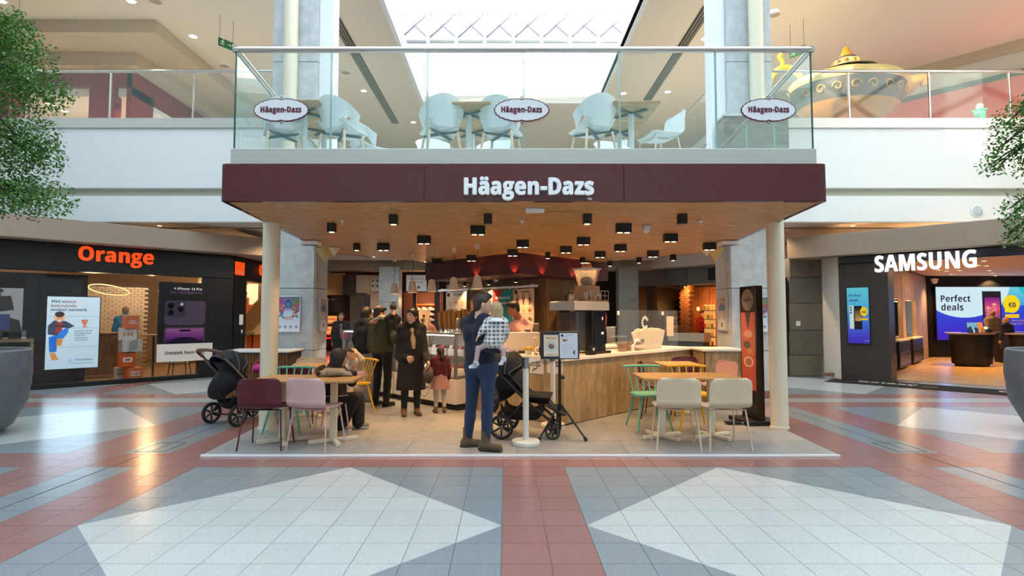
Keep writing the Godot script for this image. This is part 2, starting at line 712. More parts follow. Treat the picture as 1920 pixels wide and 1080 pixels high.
# ---------- floor ----------
const GROUND_CEIL := 3.63
const UPPER := 5.95
const CEIL := 9.5
const PLAT := 0.018
func platform_plan() -> PackedVector2Array:
	return PackedVector2Array([W(-3.2,-5.86),W(3.5,-5.86),W(3.78,-9.9),W(2.6,-12.3),W(0.3,-14.3),W(-2.2,-12.6),W(-3.45,-10.2)])
func build_floor() -> void:
	var tones := {
		"white": C(204,207,204),"grey": C(146,154,158),"red": C(162,118,113),"pale": C(176,178,173),"rust": C(158,104,92),
	}
	var gridmat := M("floor_joint",C(112,114,114),0.7)
	var base := setting("floor",S().box(V(0,-0.106,-9),V(38,0.2,42)),gridmat,"polished mall floor of white diamonds in grey squares between red stripes","floor")
	var xs := []
	var ds := []
	var add := func(list: Array,from: float,width: float,n: int,c: String) -> void:
		for k in n:
			list.append([from + width * k,width,c,k,n])
	var mid := 0.27
	for s: float in [1.0,-1.0]:
		var half := [["red",0.0,0.3,1],["panel",0.3,0.3,10],["red",3.3,0.3,2],["blue",3.9,0.25,2],["red",4.4,0.3,2],["panel",5.0,0.3,10],["red",8.0,0.3,2],["panel",8.6,0.3,10],["red",11.6,0.3,2],["grey",12.2,0.6,8]]
		for q: Array in half:
			for k: int in q[3]:
				var a: float = q[1] + q[2] * k
				xs.append([mid + a if s > 0 else mid - a - q[2],q[2],q[0],k if s > 0 else q[3] - 1 - k,q[3]])
	for q: Array in [["grey",-9.0,0.6,8],["red",-4.14,0.3,2],["panel",-3.54,0.3,10],["red",-0.54,0.3,2],["panel",-0.54 + 0.0,0.3,0],["grey",0.06,0.3,6],["red",1.86,0.3,2],["panel",2.46,0.3,10],["cross",5.46,0.27,2],["panel",6.0,0.3,10],["red",9.0,0.25,2],["pale",9.5,0.225,2],["red",9.95,0.25,2],["panel",10.45,0.3,10],["red",13.45,0.3,2],["pale",14.05,0.6,20]]:
		for k: int in q[3]:
			ds.append([q[1] + q[2] * k,q[2],q[0],k,q[3]])
	var tiles := []   # [distance,colour,corners]
	var plan := platform_plan()
	for x: Array in xs:
		for d: Array in ds:
			var g := 0.002
			var p := [W(x[0] + g,-d[0] - g),W(x[0] + x[1] - g,-d[0] - g),W(x[0] + x[1] - g,-d[0] - d[1] + g),W(x[0] + g,-d[0] - d[1] + g)]
			var inside := true
			for q: Vector2 in p:
				inside = inside and Geometry2D.is_point_in_polygon(q,plan)
			if inside:
				continue
			var c: String = x[2]
			var dc: String = d[2]
			if dc == "cross":
				c = "rust" if c == "blue" else "red"
			elif dc == "red" or dc == "pale" or dc == "grey":
				c = dc if dc != "grey" or c == "panel" else ("grey" if c == "blue" else c)
			elif c == "blue":
				c = "grey"
			if c == "panel" and dc == "panel":
				var u: int = x[3]
				var w: int = d[3]
				var cu := absf(u - 4.5)
				var cw := absf(w - 4.5)
				if cu + cw < 4.5:
					c = "white"
				elif cu + cw > 5.5:
					c = "grey"
				else:
					var rising := (u < 5) == (w < 5)   # cut runs from (u,w+1) to (u+1,w)
					var inner: Array
					var outer: Array
					if rising:
						inner = [p[3],p[1],p[2]] if u < 5 else [p[0],p[1],p[3]]
						outer = [p[0],p[1],p[3]] if u < 5 else [p[3],p[1],p[2]]
					else:
						inner = [p[0],p[1],p[2]] if u < 5 else [p[0],p[2],p[3]]
						outer = [p[0],p[2],p[3]] if u < 5 else [p[0],p[1],p[2]]
					tiles.append(["white",inner])
					tiles.append(["grey",outer])
					continue
			if c == "panel":
				c = "grey"
			if c == "blue":
				c = "grey"
			tiles.append([c,p])
	for q: Array in tiles:
		var m := Vector2.ZERO
		for e: Vector2 in q[1]:
			m += e / q[1].size()
		var seen := m.y < -3.0 and absf(m.x) < 0.98 * -m.y
		q.append(m.length() + (0.0 if seen else 1000.0))
	tiles.sort_custom(func(a,b): return a[2] < b[2])
	var shared := {}
	for c: String in tones:
		for k in 3:
			var f := 1.0 + (k - 1) * 0.012
			shared[c + str(k)] = M("floor_" + c + str(k),Color(tones[c].r * f,tones[c].g * f,tones[c].b * f),0.23,0.0,"speck",3.0)
	var far := {}
	var r := RandomNumberGenerator.new()
	r.seed = 21
	for i in tiles.size():
		var c: String = tiles[i][0]
		var p: Array = tiles[i][1]
		if i < 300:
			var s := S()
			_tile(s,p,0.0,0.007)
			part(base,"tile",s,shared[c + str(r.randi() % 3)])
		else:
			if not far.has(c):
				far[c] = S()
			_tile(far[c],p,0.0,0.0)
	for c: String in far:
		var o := part(base,"tiles",far[c],shared[c + "1"])
		o.set_meta("kind","stuff")
	for s: float in [-1.0,1.0]:
		var fr := S()
		var c := V(mid + 4.16 * s,0.001,-6.28)
		for e: Array in [[-0.16,0.0,0.012,0.42],[0.16,0.0,0.012,0.42],[0.0,-0.21,0.33,0.012],[0.0,0.21,0.33,0.012]]:
			fr.box(c + V(e[0],0,e[1]),V(e[2],0.003,e[3]))
		part(base,"access_cover",fr,M("slab_joint",C(70,70,68),0.8))
		part(base,"expansion_joint",S().box(V(mid + 4.15 * s,0.001,-6.1),V(0.008,0.002,5.4)),M("slab_joint"))
	var kmat := [M("slab_a",C(156,156,154),0.42,0.0,"cloud",1.4),M("slab_b",C(148,149,148),0.42,0.0,"cloud",1.2),M("slab_c",C(163,162,158),0.4,0.0,"cloud",1.7)]
	var kf := setting("floor",S().slab(plan,-0.005,PLAT - 0.004),M("slab_joint",C(70,70,68),0.8),"grey stone slab floor of the kiosk, edged with a white metal strip","floor")
	var row := 0
	var d0 := 5.87
	while d0 < 14.0:
		var h := 0.64 if row == 0 else 0.585
		var off := 0.117 if row % 2 == 0 else 0.717
		for k in range(-4,4):
			var x0 := off + k * 1.2
			var q := PackedVector2Array([W(x0 + 0.002,-d0 - 0.002),W(x0 + 1.198,-d0 - 0.002),W(x0 + 1.198,-d0 - h + 0.002),W(x0 + 0.002,-d0 - h + 0.002)])
			for cut: PackedVector2Array in Geometry2D.intersect_polygons(q,plan):
				part(kf,"slab",S().slab(cut,PLAT - 0.005,PLAT),kmat[r.randi() % 3])
		d0 += h
		row += 1
	part(kf,"edge_strip",S().box(V(0.15,0.011,-5.855),V(6.72,0.024,0.02),0.003),M("edge_white",C(236,238,240),0.3))
func _tile(s: Shape,p: Array,y: float,th: float) -> void:
	var q := []
	for e: Vector2 in p:
		q.append(V(e.x,y,e.y))
	var a: Vector3 = q[1] - q[0]
	var b: Vector3 = q[2] - q[0]
	if a.cross(b).y < 0:
		q.reverse()
	if q.size() == 4:
		s.quad(q[0],q[1],q[2],q[3])
	else:
		s.tri(q[0],q[1],q[2])
	if th > 0.0:
		for i in q.size():
			var u: Vector3 = q[i]
			var w: Vector3 = q[(i + 1) % q.size()]
			s.quad(u - V(0,th,0),w - V(0,th,0),w,u)
# ---------- shell ----------
func wall_box(x0: float,x1: float,y0: float,y1: float,d0: float,d1: float) -> Shape:
	return S().box(V((x0 + x1) / 2,(y0 + y1) / 2,-(d0 + d1) / 2),V(absf(x1 - x0),absf(y1 - y0),absf(d1 - d0)))
func add_wall(s: Shape,x0: float,x1: float,y0: float,y1: float,d0: float,d1: float) -> Shape:
	return s.box(V((x0 + x1) / 2,(y0 + y1) / 2,-(d0 + d1) / 2),V(absf(x1 - x0),absf(y1 - y0),absf(d1 - d0)))
func build_structure() -> void:
	var white := M("white_plaster",C(232,236,238),0.75)
	var beige := M("beige_ceiling",C(228,216,198),0.85)
	setting("wall_left",add_wall(add_wall(wall_box(-13.6,-13.2,0,13,-9,10.6),-22.4,-22.0,0,13,10.0,31),-22.0,-13.2,0,13,9.9,10.2),white,"white wall along the left side of the atrium, outside the view","wall")  # out of view; white to bounce daylight, its return stops stray sun
	setting("wall_right",add_wall(add_wall(wall_box(13.2,13.6,0,13,-9,10.0),22.0,22.4,0,13,10.0,31),13.2,22.0,0,13,9.3,9.6),white,"white wall along the right side of the atrium, outside the view","wall")  # out of view; bounces light inward, the return wall blocks a gap
	setting("wall_rear",wall_box(-13.6,13.6,0,13,-9.4,-9),M("rear_plaster",C(206,206,202),0.8),"pale wall behind the viewer that closes the atrium","wall")
	setting("wall_back",wall_box(-22.4,22.4,0,13,27,27.4),beige,"pale wall at the far end of the upper floor","wall")
	var roof := S()
	add_wall(roof,-22.4,-8.6,13.0,13.4,-9.4,27.4)
	add_wall(roof,8.6,22.4,13.0,13.4,-9.4,27.4)
	add_wall(roof,-8.6,8.6,13.0,13.4,-9.4,-6.0)
	add_wall(roof,-8.6,8.6,13.0,13.4,12.45,12.9)
	add_wall(roof,-8.6,-5.2,13.0,13.4,12.9,27.4)
	add_wall(roof,5.6,8.6,13.0,13.4,12.9,27.4)
	add_wall(roof,-5.2,5.6,13.0,13.4,22.4,27.4)
	setting("ceiling_roof",roof,white,"white roof slab around the glazed openings, above the view","ceiling")  # out of view; opening edges shape the sun patch on the right gallery
	var sky_frame := S()
	for k in 4:
		add_wall(sky_frame,-8.6,8.6,13.1,13.3,-5.9 + k * 6.0,-5.82 + k * 6.0)
	for k in 3:
		add_wall(sky_frame,-4.3 + k * 4.3,-4.24 + k * 4.3,13.15,13.3,-6.0,12.45)
	var sf := setting("window_1",sky_frame,M("white_steel",C(235,238,240),0.4),"unseen white steel beams of the glazed roof over the atrium","roof window")  # out of view; beams spaced to keep the sun patch unbroken
	for i in 4:
		part(sf,"pane",S().box(V(-6.45 + i * 4.3,13.42,-3.2),V(4.25,0.012,18.4)),glass("roof_glass",Color(0.9,0.97,1.0,0.04)))
	var ceil := S()
	add_wall(ceil,-22.0,-3.1,CEIL,CEIL + 0.25,12.45,27.0)
	add_wall(ceil,3.5,22.0,CEIL,CEIL + 0.25,12.45,27.0)
	add_wall(ceil,-3.1,3.5,CEIL,CEIL + 0.25,20.3,27.0)
	add_wall(ceil,-3.1,3.5,CEIL,CEIL + 0.25,12.45,12.9)
	var cl := setting("ceiling_upper",ceil,beige,"beige ceiling of the upper floor around the bright roof slot","ceiling")
	part(cl,"bulkhead",wall_box(-22.0,22.0,CEIL,13.0,12.4,12.6),white)
	var rim := S()
	add_wall(rim,-3.22,-3.1,CEIL - 0.02,CEIL + 0.5,12.9,20.3)
	add_wall(rim,3.5,3.62,CEIL - 0.02,CEIL + 0.5,12.9,20.3)
	add_wall(rim,-3.22,3.62,CEIL - 0.02,CEIL + 0.5,20.3,20.42)
	part(cl,"slot_rim",rim,white)
	var lan := S()
	add_wall(lan,-5.3,-5.2,CEIL + 0.25,13.2,12.6,22.5)
	add_wall(lan,5.6,5.7,CEIL + 0.25,13.2,12.6,22.5)
	add_wall(lan,-5.2,5.6,CEIL + 0.25,12.6,22.3,22.5)
	var ln := setting("window_2",lan,M("lantern_white",C(246,247,248),0.7),"white roof lantern with crossed bracing seen through the ceiling slot","roof window")
	var steel := M("white_steel")
	var y0 := at(960,72,21.8).y
	var y1 := at(960,24,21.8).y
	var x0 := at(750,40,21.8).x
	var pitch := 54.5 * 21.8 / FOCAL
	for k in range(-1,10):
		var x := x0 + pitch * k
		part(ln,"mullion",S().box(V(x,(y0 + y1) / 2 + 0.4,-21.8),V(0.12,y1 - y0 + 1.4,0.12),0.01),steel)
		part(ln,"brace",S().cyl(V(x,y1,-21.78),V(x + pitch,y0,-21.78),0.04,-1,8).cyl(V(x + pitch,y1,-21.83),V(x,y0,-21.83),0.04,-1,8),M("brace_shade_grey",C(96,96,112),0.5))  # white bracing painted grey, its shade against the sky put into the colour
	for y: float in [y0 - 0.3,y1,y1 + 0.36,y1 + 0.75]:
		part(ln,"transom",S().box(V(0.2,y,-21.8),V(11.0,0.1,0.14),0.01),steel)
	part(ln,"pane",S().box(V(0.2,13.3,-17.5),V(10.8,0.012,9.4)),glass("roof_glass"))
	var stone := [M("stone_a",C(204,209,210),0.35,0.0,"cloud",1.6),M("stone_b",C(197,202,204),0.38,0.0,"cloud",1.3)]
	for s: float in [-1.0,1.0]:
		var x_in := -3.50 if s < 0 else 4.10
		var cx := x_in + 0.42 * s
		var p := S().box(V(cx,4.75,-10.36),V(0.80,9.5,0.66))
		var o := setting("pillar",p,M("stone_joint",C(120,122,122),0.6),"tall grey stone-clad pillar at the %s end of the kiosk" % ("left" if s < 0 else "right"),"pillar")
		var ys := [0.12,0.85,1.98,3.4,4.75,6.2,7.7,9.48]
		for k in 7:
			part(o,"stone_panel",S().box(V(cx,(ys[k] + ys[k + 1]) / 2,-10.01),V(0.835,ys[k + 1] - ys[k] - 0.012,0.03),0.004),stone[k % 2])
			part(o,"stone_panel",S().box(V(x_in,(ys[k] + ys[k + 1]) / 2,-10.36),V(0.03,ys[k + 1] - ys[k] - 0.012,0.66),0.004),stone[(k + 1) % 2])
		part(o,"skirting",S().box(V(cx,0.06,-10.0),V(0.86,0.12,0.04),0.004),M("red_skirting",C(140,96,88),0.5))
		part(o,"white_face",S().box(V(x_in - 0.14 * s,6.6,-10.2),V(0.27,6.2,0.3),0.01),white)
		var rx := at(543 if s < 0 else 1420,60,9.8).x
		part(o,"round_column",S().cyl(V(rx,3.3,-9.86),V(rx,9.5,-9.86),0.125,-1,28),M("cream_paint",C(226,216,192),0.35))
# ---------- the kiosk's glazed mezzanine ----------
func mezz_plan(inset := 0.0) -> PackedVector2Array:
	var p := PackedVector2Array([W(-3.02,-5.84),W(3.40,-5.84),W(3.94,-10.45),W(2.40,-12.3),W(0.27,-14.0),W(-1.84,-12.45),W(-3.45,-10.6)])
	if inset > 0.0:
		return Geometry2D.offset_polygon(p,-inset)[0]
	return p
func build_mezzanine() -> void:
	var plan := mezz_plan()
	var o := setting("platform",S().slab(mezz_plan(0.08),2.73,3.29),M("deck_grey",C(196,196,192),0.7),"raised seating platform that roofs the ice-cream kiosk","mezzanine")
	var boards := S()
	var d := 5.86
	while d < 14.0:
		var strip := PackedVector2Array([W(-5,-d - 0.002),W(5,-d - 0.002),W(5,-d - 0.116),W(-5,-d - 0.116)])
		for cut: PackedVector2Array in Geometry2D.intersect_polygons(strip,mezz_plan(0.03)):
			boards.slab(cut,2.70,2.728)
		d += 0.118
	part(o,"soffit_boards",boards,M("soffit_wood",C(214,172,118),0.45,0.0,"wood_h",1.0)).set_meta("kind","stuff")
	var red := M("burgundy_gloss",C(80,14,26),0.10)
	red.metallic_specular = 0.6
	var m := plan.size()
	var joints := 3
	for i in m:
		var a := plan[i]
		var b := plan[(i + 1) % m]
		var dir := (b - a).normalized()
		var out := W(-dir.y,dir.x) * (1.0 if Geometry2D.is_polygon_clockwise(plan) else -1.0)
		var n := 1
		if i == 0:
			n = joints
		for k in n:
			var p := a.lerp(b,float(k) / n)
			var q := a.lerp(b,float(k + 1) / n)
			var mid := (p + q) / 2
			var ang := atan2(-dir.y,dir.x)
			var s := S(xf(V(mid.x,2.905,mid.y),ang))
			s.box(Z3,V(p.distance_to(q) - (0.002 if n > 1 else -0.02),0.41,0.06),0.004)
			part(o,"fascia_panel",s,red)
	var steel := M("brushed_steel",C(206,208,202),0.34,0.45,"brush",1.0)
	var green := M("glass_edge",C(40,92,82),0.2)
	var gl := glass("balustrade_glass",Color(0.62,0.86,0.80,0.13))
	var rail := M("rail_steel",C(205,203,198),0.22,1.0)
	var inner := mezz_plan(0.055)
	var edges := [[W(-2.965,-5.9),W(3.345,-5.9),6],[W(3.345,-5.9),W(3.90,-10.4),4],[W(-3.41,-10.5),W(-2.965,-5.9),4],[W(3.90,-10.4),W(2.36,-12.25),2],[W(-1.82,-12.4),W(-3.41,-10.5),2]]
	var ups := S()
	var bal := thing("balustrade","frameless glass balustrade with a steel handrail round the kiosk's upper terrace","railing")
	for e: Array in edges:
		var a: Vector2 = e[0]
		var b: Vector2 = e[1]
		var dir := (b - a).normalized()
		var ang := atan2(-dir.y,dir.x)
		var mid := (a + b) / 2
		part(o,"steel_upstand",S(xf(V(mid.x,3.2,mid.y),ang)).box(Z3,V(a.distance_to(b) + 0.04,0.185,0.05),0.004),steel)
		var n: int = e[2]
		for k in n:
			var p := a.lerp(b,float(k) / n)
			var q := a.lerp(b,float(k + 1) / n)
			var c := (p + q) / 2
			var w := p.distance_to(q) - 0.012
			part(bal,"glass_pane",S(xf(V(c.x,3.83,c.y),ang)).quad_pane(w,1.08),gl)
			for s: float in [-1.0,1.0]:
				part(bal,"pane_edge",S(xf(V(c.x,3.83,c.y),ang)).box(V(s * w / 2,0,0),V(0.007,1.08,0.016)),green if (k == 0 and s < 0) or (k == n - 1 and s > 0) else M("glass_edge_pale",C(150,190,180),0.2))
		part(bal,"handrail",S().tube([V(a.x,4.40,a.y) - V(dir.x,0,dir.y) * 0.03,V(b.x,4.40,b.y) + V(dir.x,0,dir.y) * 0.03],0.033,14),rail)
	for x: Array in [[-3.10,-7.22,"left"],[3.555,-7.22,"right"]]:
		var c := setting("pillar",S().lathe([W(0.108,PLAT),W(0.108,2.70)],32,V(x[0],0,x[1])),M("cream_paint"),"slender round cream column under the %s front corner of the kiosk roof" % x[2],"column")
		part(c,"base_ring",S().lathe([W(0.116,PLAT),W(0.116,PLAT + 0.03),W(0.108,PLAT + 0.035)],32,V(x[0],0,x[1]),true),M("cream_paint"))
# ---------- upper galleries ----------
func build_galleries() -> void:
	var white := M("gallery_white",C(230,234,234),0.55)
	var beige := M("beige_ceiling")
	var cream := M("beige_shadow",C(196,182,160),0.85)  # darker ceiling beige, shade put into the bulkhead colour
	var steel := M("brushed_steel")
	var gl := glass("gallery_glass",Color(0.70,0.88,0.84,0.10))
	var rail := M("rail_steel")
	var ya := at(300,240,12.45).y
	var yb := at(300,352,12.45).y
	var deck_y := at(300,222,12.45).y
	var yl := at(300,367,12.45).y
	var yr := at(300,131,12.45).y
	for s: float in [-1.0,1.0]:
		var x_in := -4.4 if s < 0 else 5.07
		var x_out := 22.0 * s
		var side := "left" if s < 0 else "right"
		var b := S()
		add_wall(b,x_in,x_out,yb,deck_y - 0.01,12.47,27.0)
		var o := setting("gallery_slab",b,white,"white edge of the upper gallery on the %s, over the shopfronts" % side,"gallery")
		part(o,"lower_band",wall_box(x_in,x_out,GROUND_CEIL,yl,12.47,27.0),white)
		part(o,"groove",wall_box(x_in,x_out,yl - 0.01,yb + 0.01,12.62,27.0),M("ledge_olive",C(186,188,168),0.7))
		part(o,"steel_upstand",wall_box(x_in,x_out,ya,deck_y,12.42,12.47),steel)
		part(o,"steel_upstand",wall_box(x_in - 0.05 * s,x_in,ya,deck_y,12.47,24.0),steel)
		var bal := thing("balustrade","glass balustrade with steel posts and rail along the %s upper gallery" % side,"railing")
		var xe := -12.4 if s < 0 else 13.2
		var step := (1.92 if s < 0 else 1.86) * s
		var x := x_in
		var first := at(362 if s < 0 else 1592,170,12.45).x
		var posts := [x_in,first]
		while absf(posts[-1]) < absf(xe):
			posts.append(posts[-1] + step)
		for k in posts.size():
			x = posts[k]
			part(bal,"post",S().box(V(x,(deck_y + yr) / 2,-12.47),V(0.03,yr - deck_y,0.05),0.004),rail)
			if k:
				var w := absf(posts[k] - posts[k - 1]) - 0.05
				part(bal,"glass_pane",S(xf(V((posts[k] + posts[k - 1]) / 2,(deck_y + yr) / 2,-12.46))).quad_pane(w,yr - deck_y - 0.02),gl)
		part(bal,"handrail",S().tube([V(x_in,yr - 0.03,-12.46),V(xe,yr - 0.03,-12.46)],0.036,12),rail)
		part(bal,"handrail",S().tube([V(x_in,yr - 0.03,-12.46),V(x_in,yr - 0.03,-22.0)],0.03,12),rail)
		for k in 5:
			part(bal,"glass_pane",S(xf(V(x_in,(deck_y + yr) / 2,-13.4 - k * 1.9),PI / 2)).quad_pane(1.85,yr - deck_y - 0.02),gl)
		var sx := at(622,20,14.3)
		var slot_x := -4.62 if s < 0 else 5.25
		var v := solo("ceiling_vent","long dark slotted air vent in the beige ceiling %s of the roof slot" % side,"vent",wall_box(slot_x - 0.14,slot_x + 0.14,CEIL - 0.03,CEIL,13.2,22.5),M("vent_dark",C(64,60,54),0.6))
		for k in 3:
			part(v,"slat",wall_box(slot_x - 0.10 + k * 0.085,slot_x - 0.07 + k * 0.085,CEIL - 0.045,CEIL - 0.01,13.2,22.5),M("vent_slat",C(150,142,130),0.5))
	var gc := S()
	add_wall(gc,-5.07,5.07,GROUND_CEIL,GROUND_CEIL + 0.3,17.6,27.0)
	add_wall(gc,-22,-4.4,GROUND_CEIL - 0.02,GROUND_CEIL,12.48,27.0)
	add_wall(gc,5.07,22,GROUND_CEIL - 0.02,GROUND_CEIL,12.48,27.0)
	var gco := setting("ceiling_ground",gc,M("ground_ceiling",C(214,202,190),0.85),"pale ceiling over the ground-floor shopfronts","ceiling")
	part(gco,"edge_beam",wall_box(-4.4,5.07,GROUND_CEIL - 0.1,5.2,17.5,17.7),M("ground_ceiling"))
	for s: float in [-1.0,1.0]:
		part(gco,"slot_diffuser",wall_box(4.7 * s + (0.4 if s > 0 else 0.0),13.5 * s,GROUND_CEIL - 0.035,GROUND_CEIL - 0.02,13.2,13.31),M("diffuser",C(120,112,106),0.25,0.6))
	for k in 6:
		var p := V([-5.5,-8.2,-10.2,6.4,8.2,10.2][k],GROUND_CEIL - 0.02,-12.9 if k % 3 else -13.4)
		var dl := thing("downlight","small ground-floor ceiling downlight placed to warm the shopfronts, %s" % ["left of the kiosk","over the orange name","far left","right of the kiosk","over the white lit name","far right"][k],"ceiling light",p)
		part(dl,"rim",S().lathe([W(0.05,-0.010),W(0.07,-0.010),W(0.07,0.0)],14,Z3,true),M("letter_white",C(245,245,245),0.5))
		part(dl,"lens",S().lathe([W(0.001,-0.006),W(0.05,-0.006)],14),glow("spot_lens",Color(1.0,0.86,0.66),7.0))
		spot(p + V(0,-0.03,0),p + V(0,-2,0),2.6,65.0,Color(1.0,0.86,0.68))  # downlights placed for warm light on the shopfronts, positions chosen for it
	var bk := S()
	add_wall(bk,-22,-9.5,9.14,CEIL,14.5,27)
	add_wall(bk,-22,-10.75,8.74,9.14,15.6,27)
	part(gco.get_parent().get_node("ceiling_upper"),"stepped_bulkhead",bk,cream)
	var red := M("shop_red",C(128,24,26),0.25)
	var sh := setting("shopfront",wall_box(-22,-11.05,8.25,8.74,15.9,16.05),red,"dark red shopfront behind glass on the left upper gallery","shopfront")
	part(sh,"side_fascia",wall_box(-11.2,-11.05,8.0,8.74,15.9,22.0),red)
	part(sh,"pier",wall_box(-12.3,-11.55,deck_y,8.25,15.9,16.2),red)
	part(sh,"pier",wall_box(-11.2,-11.05,deck_y,8.25,15.9,16.9),red)
	part(sh,"pier",wall_box(-11.2,-11.05,deck_y,8.25,21.2,22.0),red)
	part(sh,"pier",wall_box(-15.5,-14.3,deck_y,8.25,15.9,16.2),red)
	part(sh,"white_trim",wall_box(-11.24,-11.02,7.86,8.0,16.9,21.2),M("white_plaster"))
	part(sh,"shop_ceiling",wall_box(-22,-11.2,8.0,8.24,16.05,24),beige)
	part(sh,"shop_wall",wall_box(-22,-11.2,deck_y,8.0,23.6,24),beige)
	var a := W(12.0,-19.2)
	var b := W(17.6,-13.2)
	var mid := (a + b) / 2
	var dirv := (b - a).normalized()
	var ang := atan2(-dirv.y,dirv.x)
	var hb := setting("wall_hoarding",S(xf(V(mid.x,(deck_y + 8.55) / 2,mid.y),ang)).box(Z3,V(a.distance_to(b),8.55 - deck_y,0.2)),M("coral_red",C(222,70,50),0.45),"coral red hoarding wall slanting across the right upper gallery","wall")
	part(hb,"black_strip",S(xf(V(mid.x,8.6,mid.y),ang)).box(V(0,0,0.06),V(a.distance_to(b),0.14,0.2)),M("black_trim",C(30,28,28),0.5))
	part(hb,"cornice",S(xf(V(mid.x,8.95,mid.y),ang)).box(V(0,0,-0.1),V(a.distance_to(b),0.62,0.3)),M("cornice_white",C(222,222,208),0.7))
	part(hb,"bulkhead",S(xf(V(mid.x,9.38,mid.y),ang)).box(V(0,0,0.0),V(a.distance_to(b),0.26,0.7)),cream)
# ---------- shops ----------
# where the sight line through a pixel meets the plane z = 0 of a frame,in that frame
func loc(f: Transform3D,px: float,py: float) -> Vector3:
	var dir := at(px,py,1.0) - EYE
	var inv := f.affine_inverse()
	var o := inv * EYE
	var d := inv.basis * dir
	return o + d * (-o.z / d.z)
func west_frame() -> Transform3D:
	return Transform3D(Basis(V(0.70711,0,-0.70711),Vector3.UP,V(0.70711,0,0.70711)),V(-6.77,0,-13.63))
func east_frame() -> Transform3D:
	return Transform3D(Basis(V(0.70711,0,0.70711),Vector3.UP,V(-0.70711,0,0.70711)),V(7.75,0,-12.75))
# a board with a printed front,hanging in frame f at local place p
func poster(parent: Node,called: String,f: Transform3D,p: Vector3,w: float,h: float,face: Material,edge: Material,th := 0.02) -> MeshInstance3D:
	var b := part(parent,called,S(f * xf(p)).box(V(0,0,-th / 2 - 0.001),V(w,h,th),0.002),edge)
	part(b,"print",print_face(f * xf(p + V(0,0,0.0012)),w - 0.006,h - 0.006),face)
	return b
func build_phone_shop_west() -> void:
	var f := west_frame()
	var black := M("shop_black",C(9,9,10),0.45)
	var top := 2.97
	var head := 2.40
	var o := setting("shopfront",S(f).box(V(-3.5,(top + head) / 2,-0.15),V(7.0,top - head,0.3),0.004),black,"black phone shop front at the left with an orange name over its wide window","shopfront")
	part(o,"pier",S(f).box(V(-0.36,1.2,-0.16),V(0.72,2.4,0.28),0.004),black)
	part(o,"sill",S(f).box(V(-3.9,0.05,-0.06),V(6.4,0.10,0.14),0.004),black)
	part(o,"roof_slab",S(f).box(V(-3.5,top + 0.02,-3.2),V(7.2,0.06,6.2)),M("shop_dark_ceiling",C(52,48,44),0.8))
	part(o,"fascia_joint",S(f).box(V(loc(f,61,480).x,(top + head) / 2,0.001),V(0.006,top - head,0.004)),M("joint_dark",C(6,6,6),0.5))
	var bb := part(o,"bulkhead",S(f).box(V(-3.3,3.2,0.12),V(7.7,0.44,0.62),0.01),M("bulkhead_taupe",C(160,140,122),0.8))
	var gl := glass("shop_glass",Color(0.10,0.11,0.11,0.22))
	var cuts := [0.0,-0.74,loc(f,238,600).x,loc(f,70,600).x,-6.9]
	for k in [1,2,3]:
		var a: float = cuts[k]
		var b: float = cuts[k + 1]
		part(o,"window_pane",S(f * xf(V((a + b) / 2,1.25,-0.05))).quad_pane(absf(b - a) - 0.008,2.3),gl)
	var side := S()
	side.box(V(-6.92,(top + head) / 2,-16.4),V(0.3,top - head,5.4),0.004)
	part(o,"side_fascia",side,black)
	part(o,"side_bulkhead",S().box(V(-6.62,3.2,-16.6),V(0.7,0.44,6.0),0.01),M("bulkhead_taupe"))
	part(o,"pier",S().box(V(-6.92,1.2,-14.0),V(0.3,2.4,0.62),0.004),black)
	part(o,"pier",S().box(V(-6.92,1.2,-17.6),V(0.3,2.4,0.8),0.004),black)
	var wood := M("shop_floor_wood",C(206,172,128),0.4,0.0,"wood_h",0.7)
	part(o,"shop_floor",S().slab(PackedVector2Array([W(-11.7,-8.8),W(-6.85,-13.7),W(-6.85,-18.6),W(-14,-18.6),W(-14,-11)]),0.001,0.006),wood)
	var inner := M("shop_wall_warm",C(206,180,148),0.8)
	part(o,"shop_wall",wall_box(-14,-6.9,0,top,18.6,18.8),inner)
	part(o,"shop_wall",wall_box(-14.2,-14,0,top,9,18.8),inner)
	part(o,"partition",S(f).box(V(-4.2,1.2,-1.2),V(2.9,2.4,0.1)),M("partition_dark",C(48,46,44),0.5))
	var br := S(f)
	var p0 := loc(f,250,560)
	for j in 36:
		for k in 13:
			br.box(V(-3.2 + k * 0.165 + (0.082 if j % 2 else 0.0),0.06 + j * 0.062,-3.6),V(0.157,0.055,0.06),0.004)
	part(o,"brick_wall",br,M("white_brick",C(176,168,158),0.8)).set_meta("kind","stuff")
	var orange := glow("orange_letters",C(255,82,12),0.62)
	var l0 := loc(f,147,482)
	var l1 := loc(f,287,488)
	var sg := thing("shop_sign","large orange letters of the phone shop's name on black fascia","sign")
	lettering(sg,"letters","Orange",l1.x - l0.x,f * xf(V((l0.x + l1.x) / 2,(l0.y + l1.y) / 2 + 0.02,0.004)),orange,0.04,"bold",0.40,0.006)
	var side_f := Transform3D(Basis(V(0,0,-1),Vector3.UP,V(1,0,0)),V(-6.77,0,-13.63))
	var lg := thing("logo_sign","small square orange sign on the phone shop's side fascia","sign")
	var q0 := loc(side_f,440,490)
	var q1 := loc(side_f,455,517)
	part(lg,"panel",S(side_f).box(V((q0.x + q1.x) / 2,(q0.y + q1.y) / 2,0.03),V(q1.x - q0.x,q0.y - q1.y,0.04),0.004),orange)
	lettering(lg,"lettering","orange",(q1.x - q0.x) * 0.75,side_f * xf(V((q0.x + q1.x) / 2,q1.y + 0.06,0.051)),M("letter_white",C(245,245,245),0.5))
	var s2 := thing("shop_sign","orange name letters on the phone shop's side, mostly behind the cream column","sign")
	lettering(s2,"letters","Orange",1.5,side_f * xf(V(loc(side_f,484,510).x + 0.75,2.68,0.02)),orange,0.04,"bold",0.40)
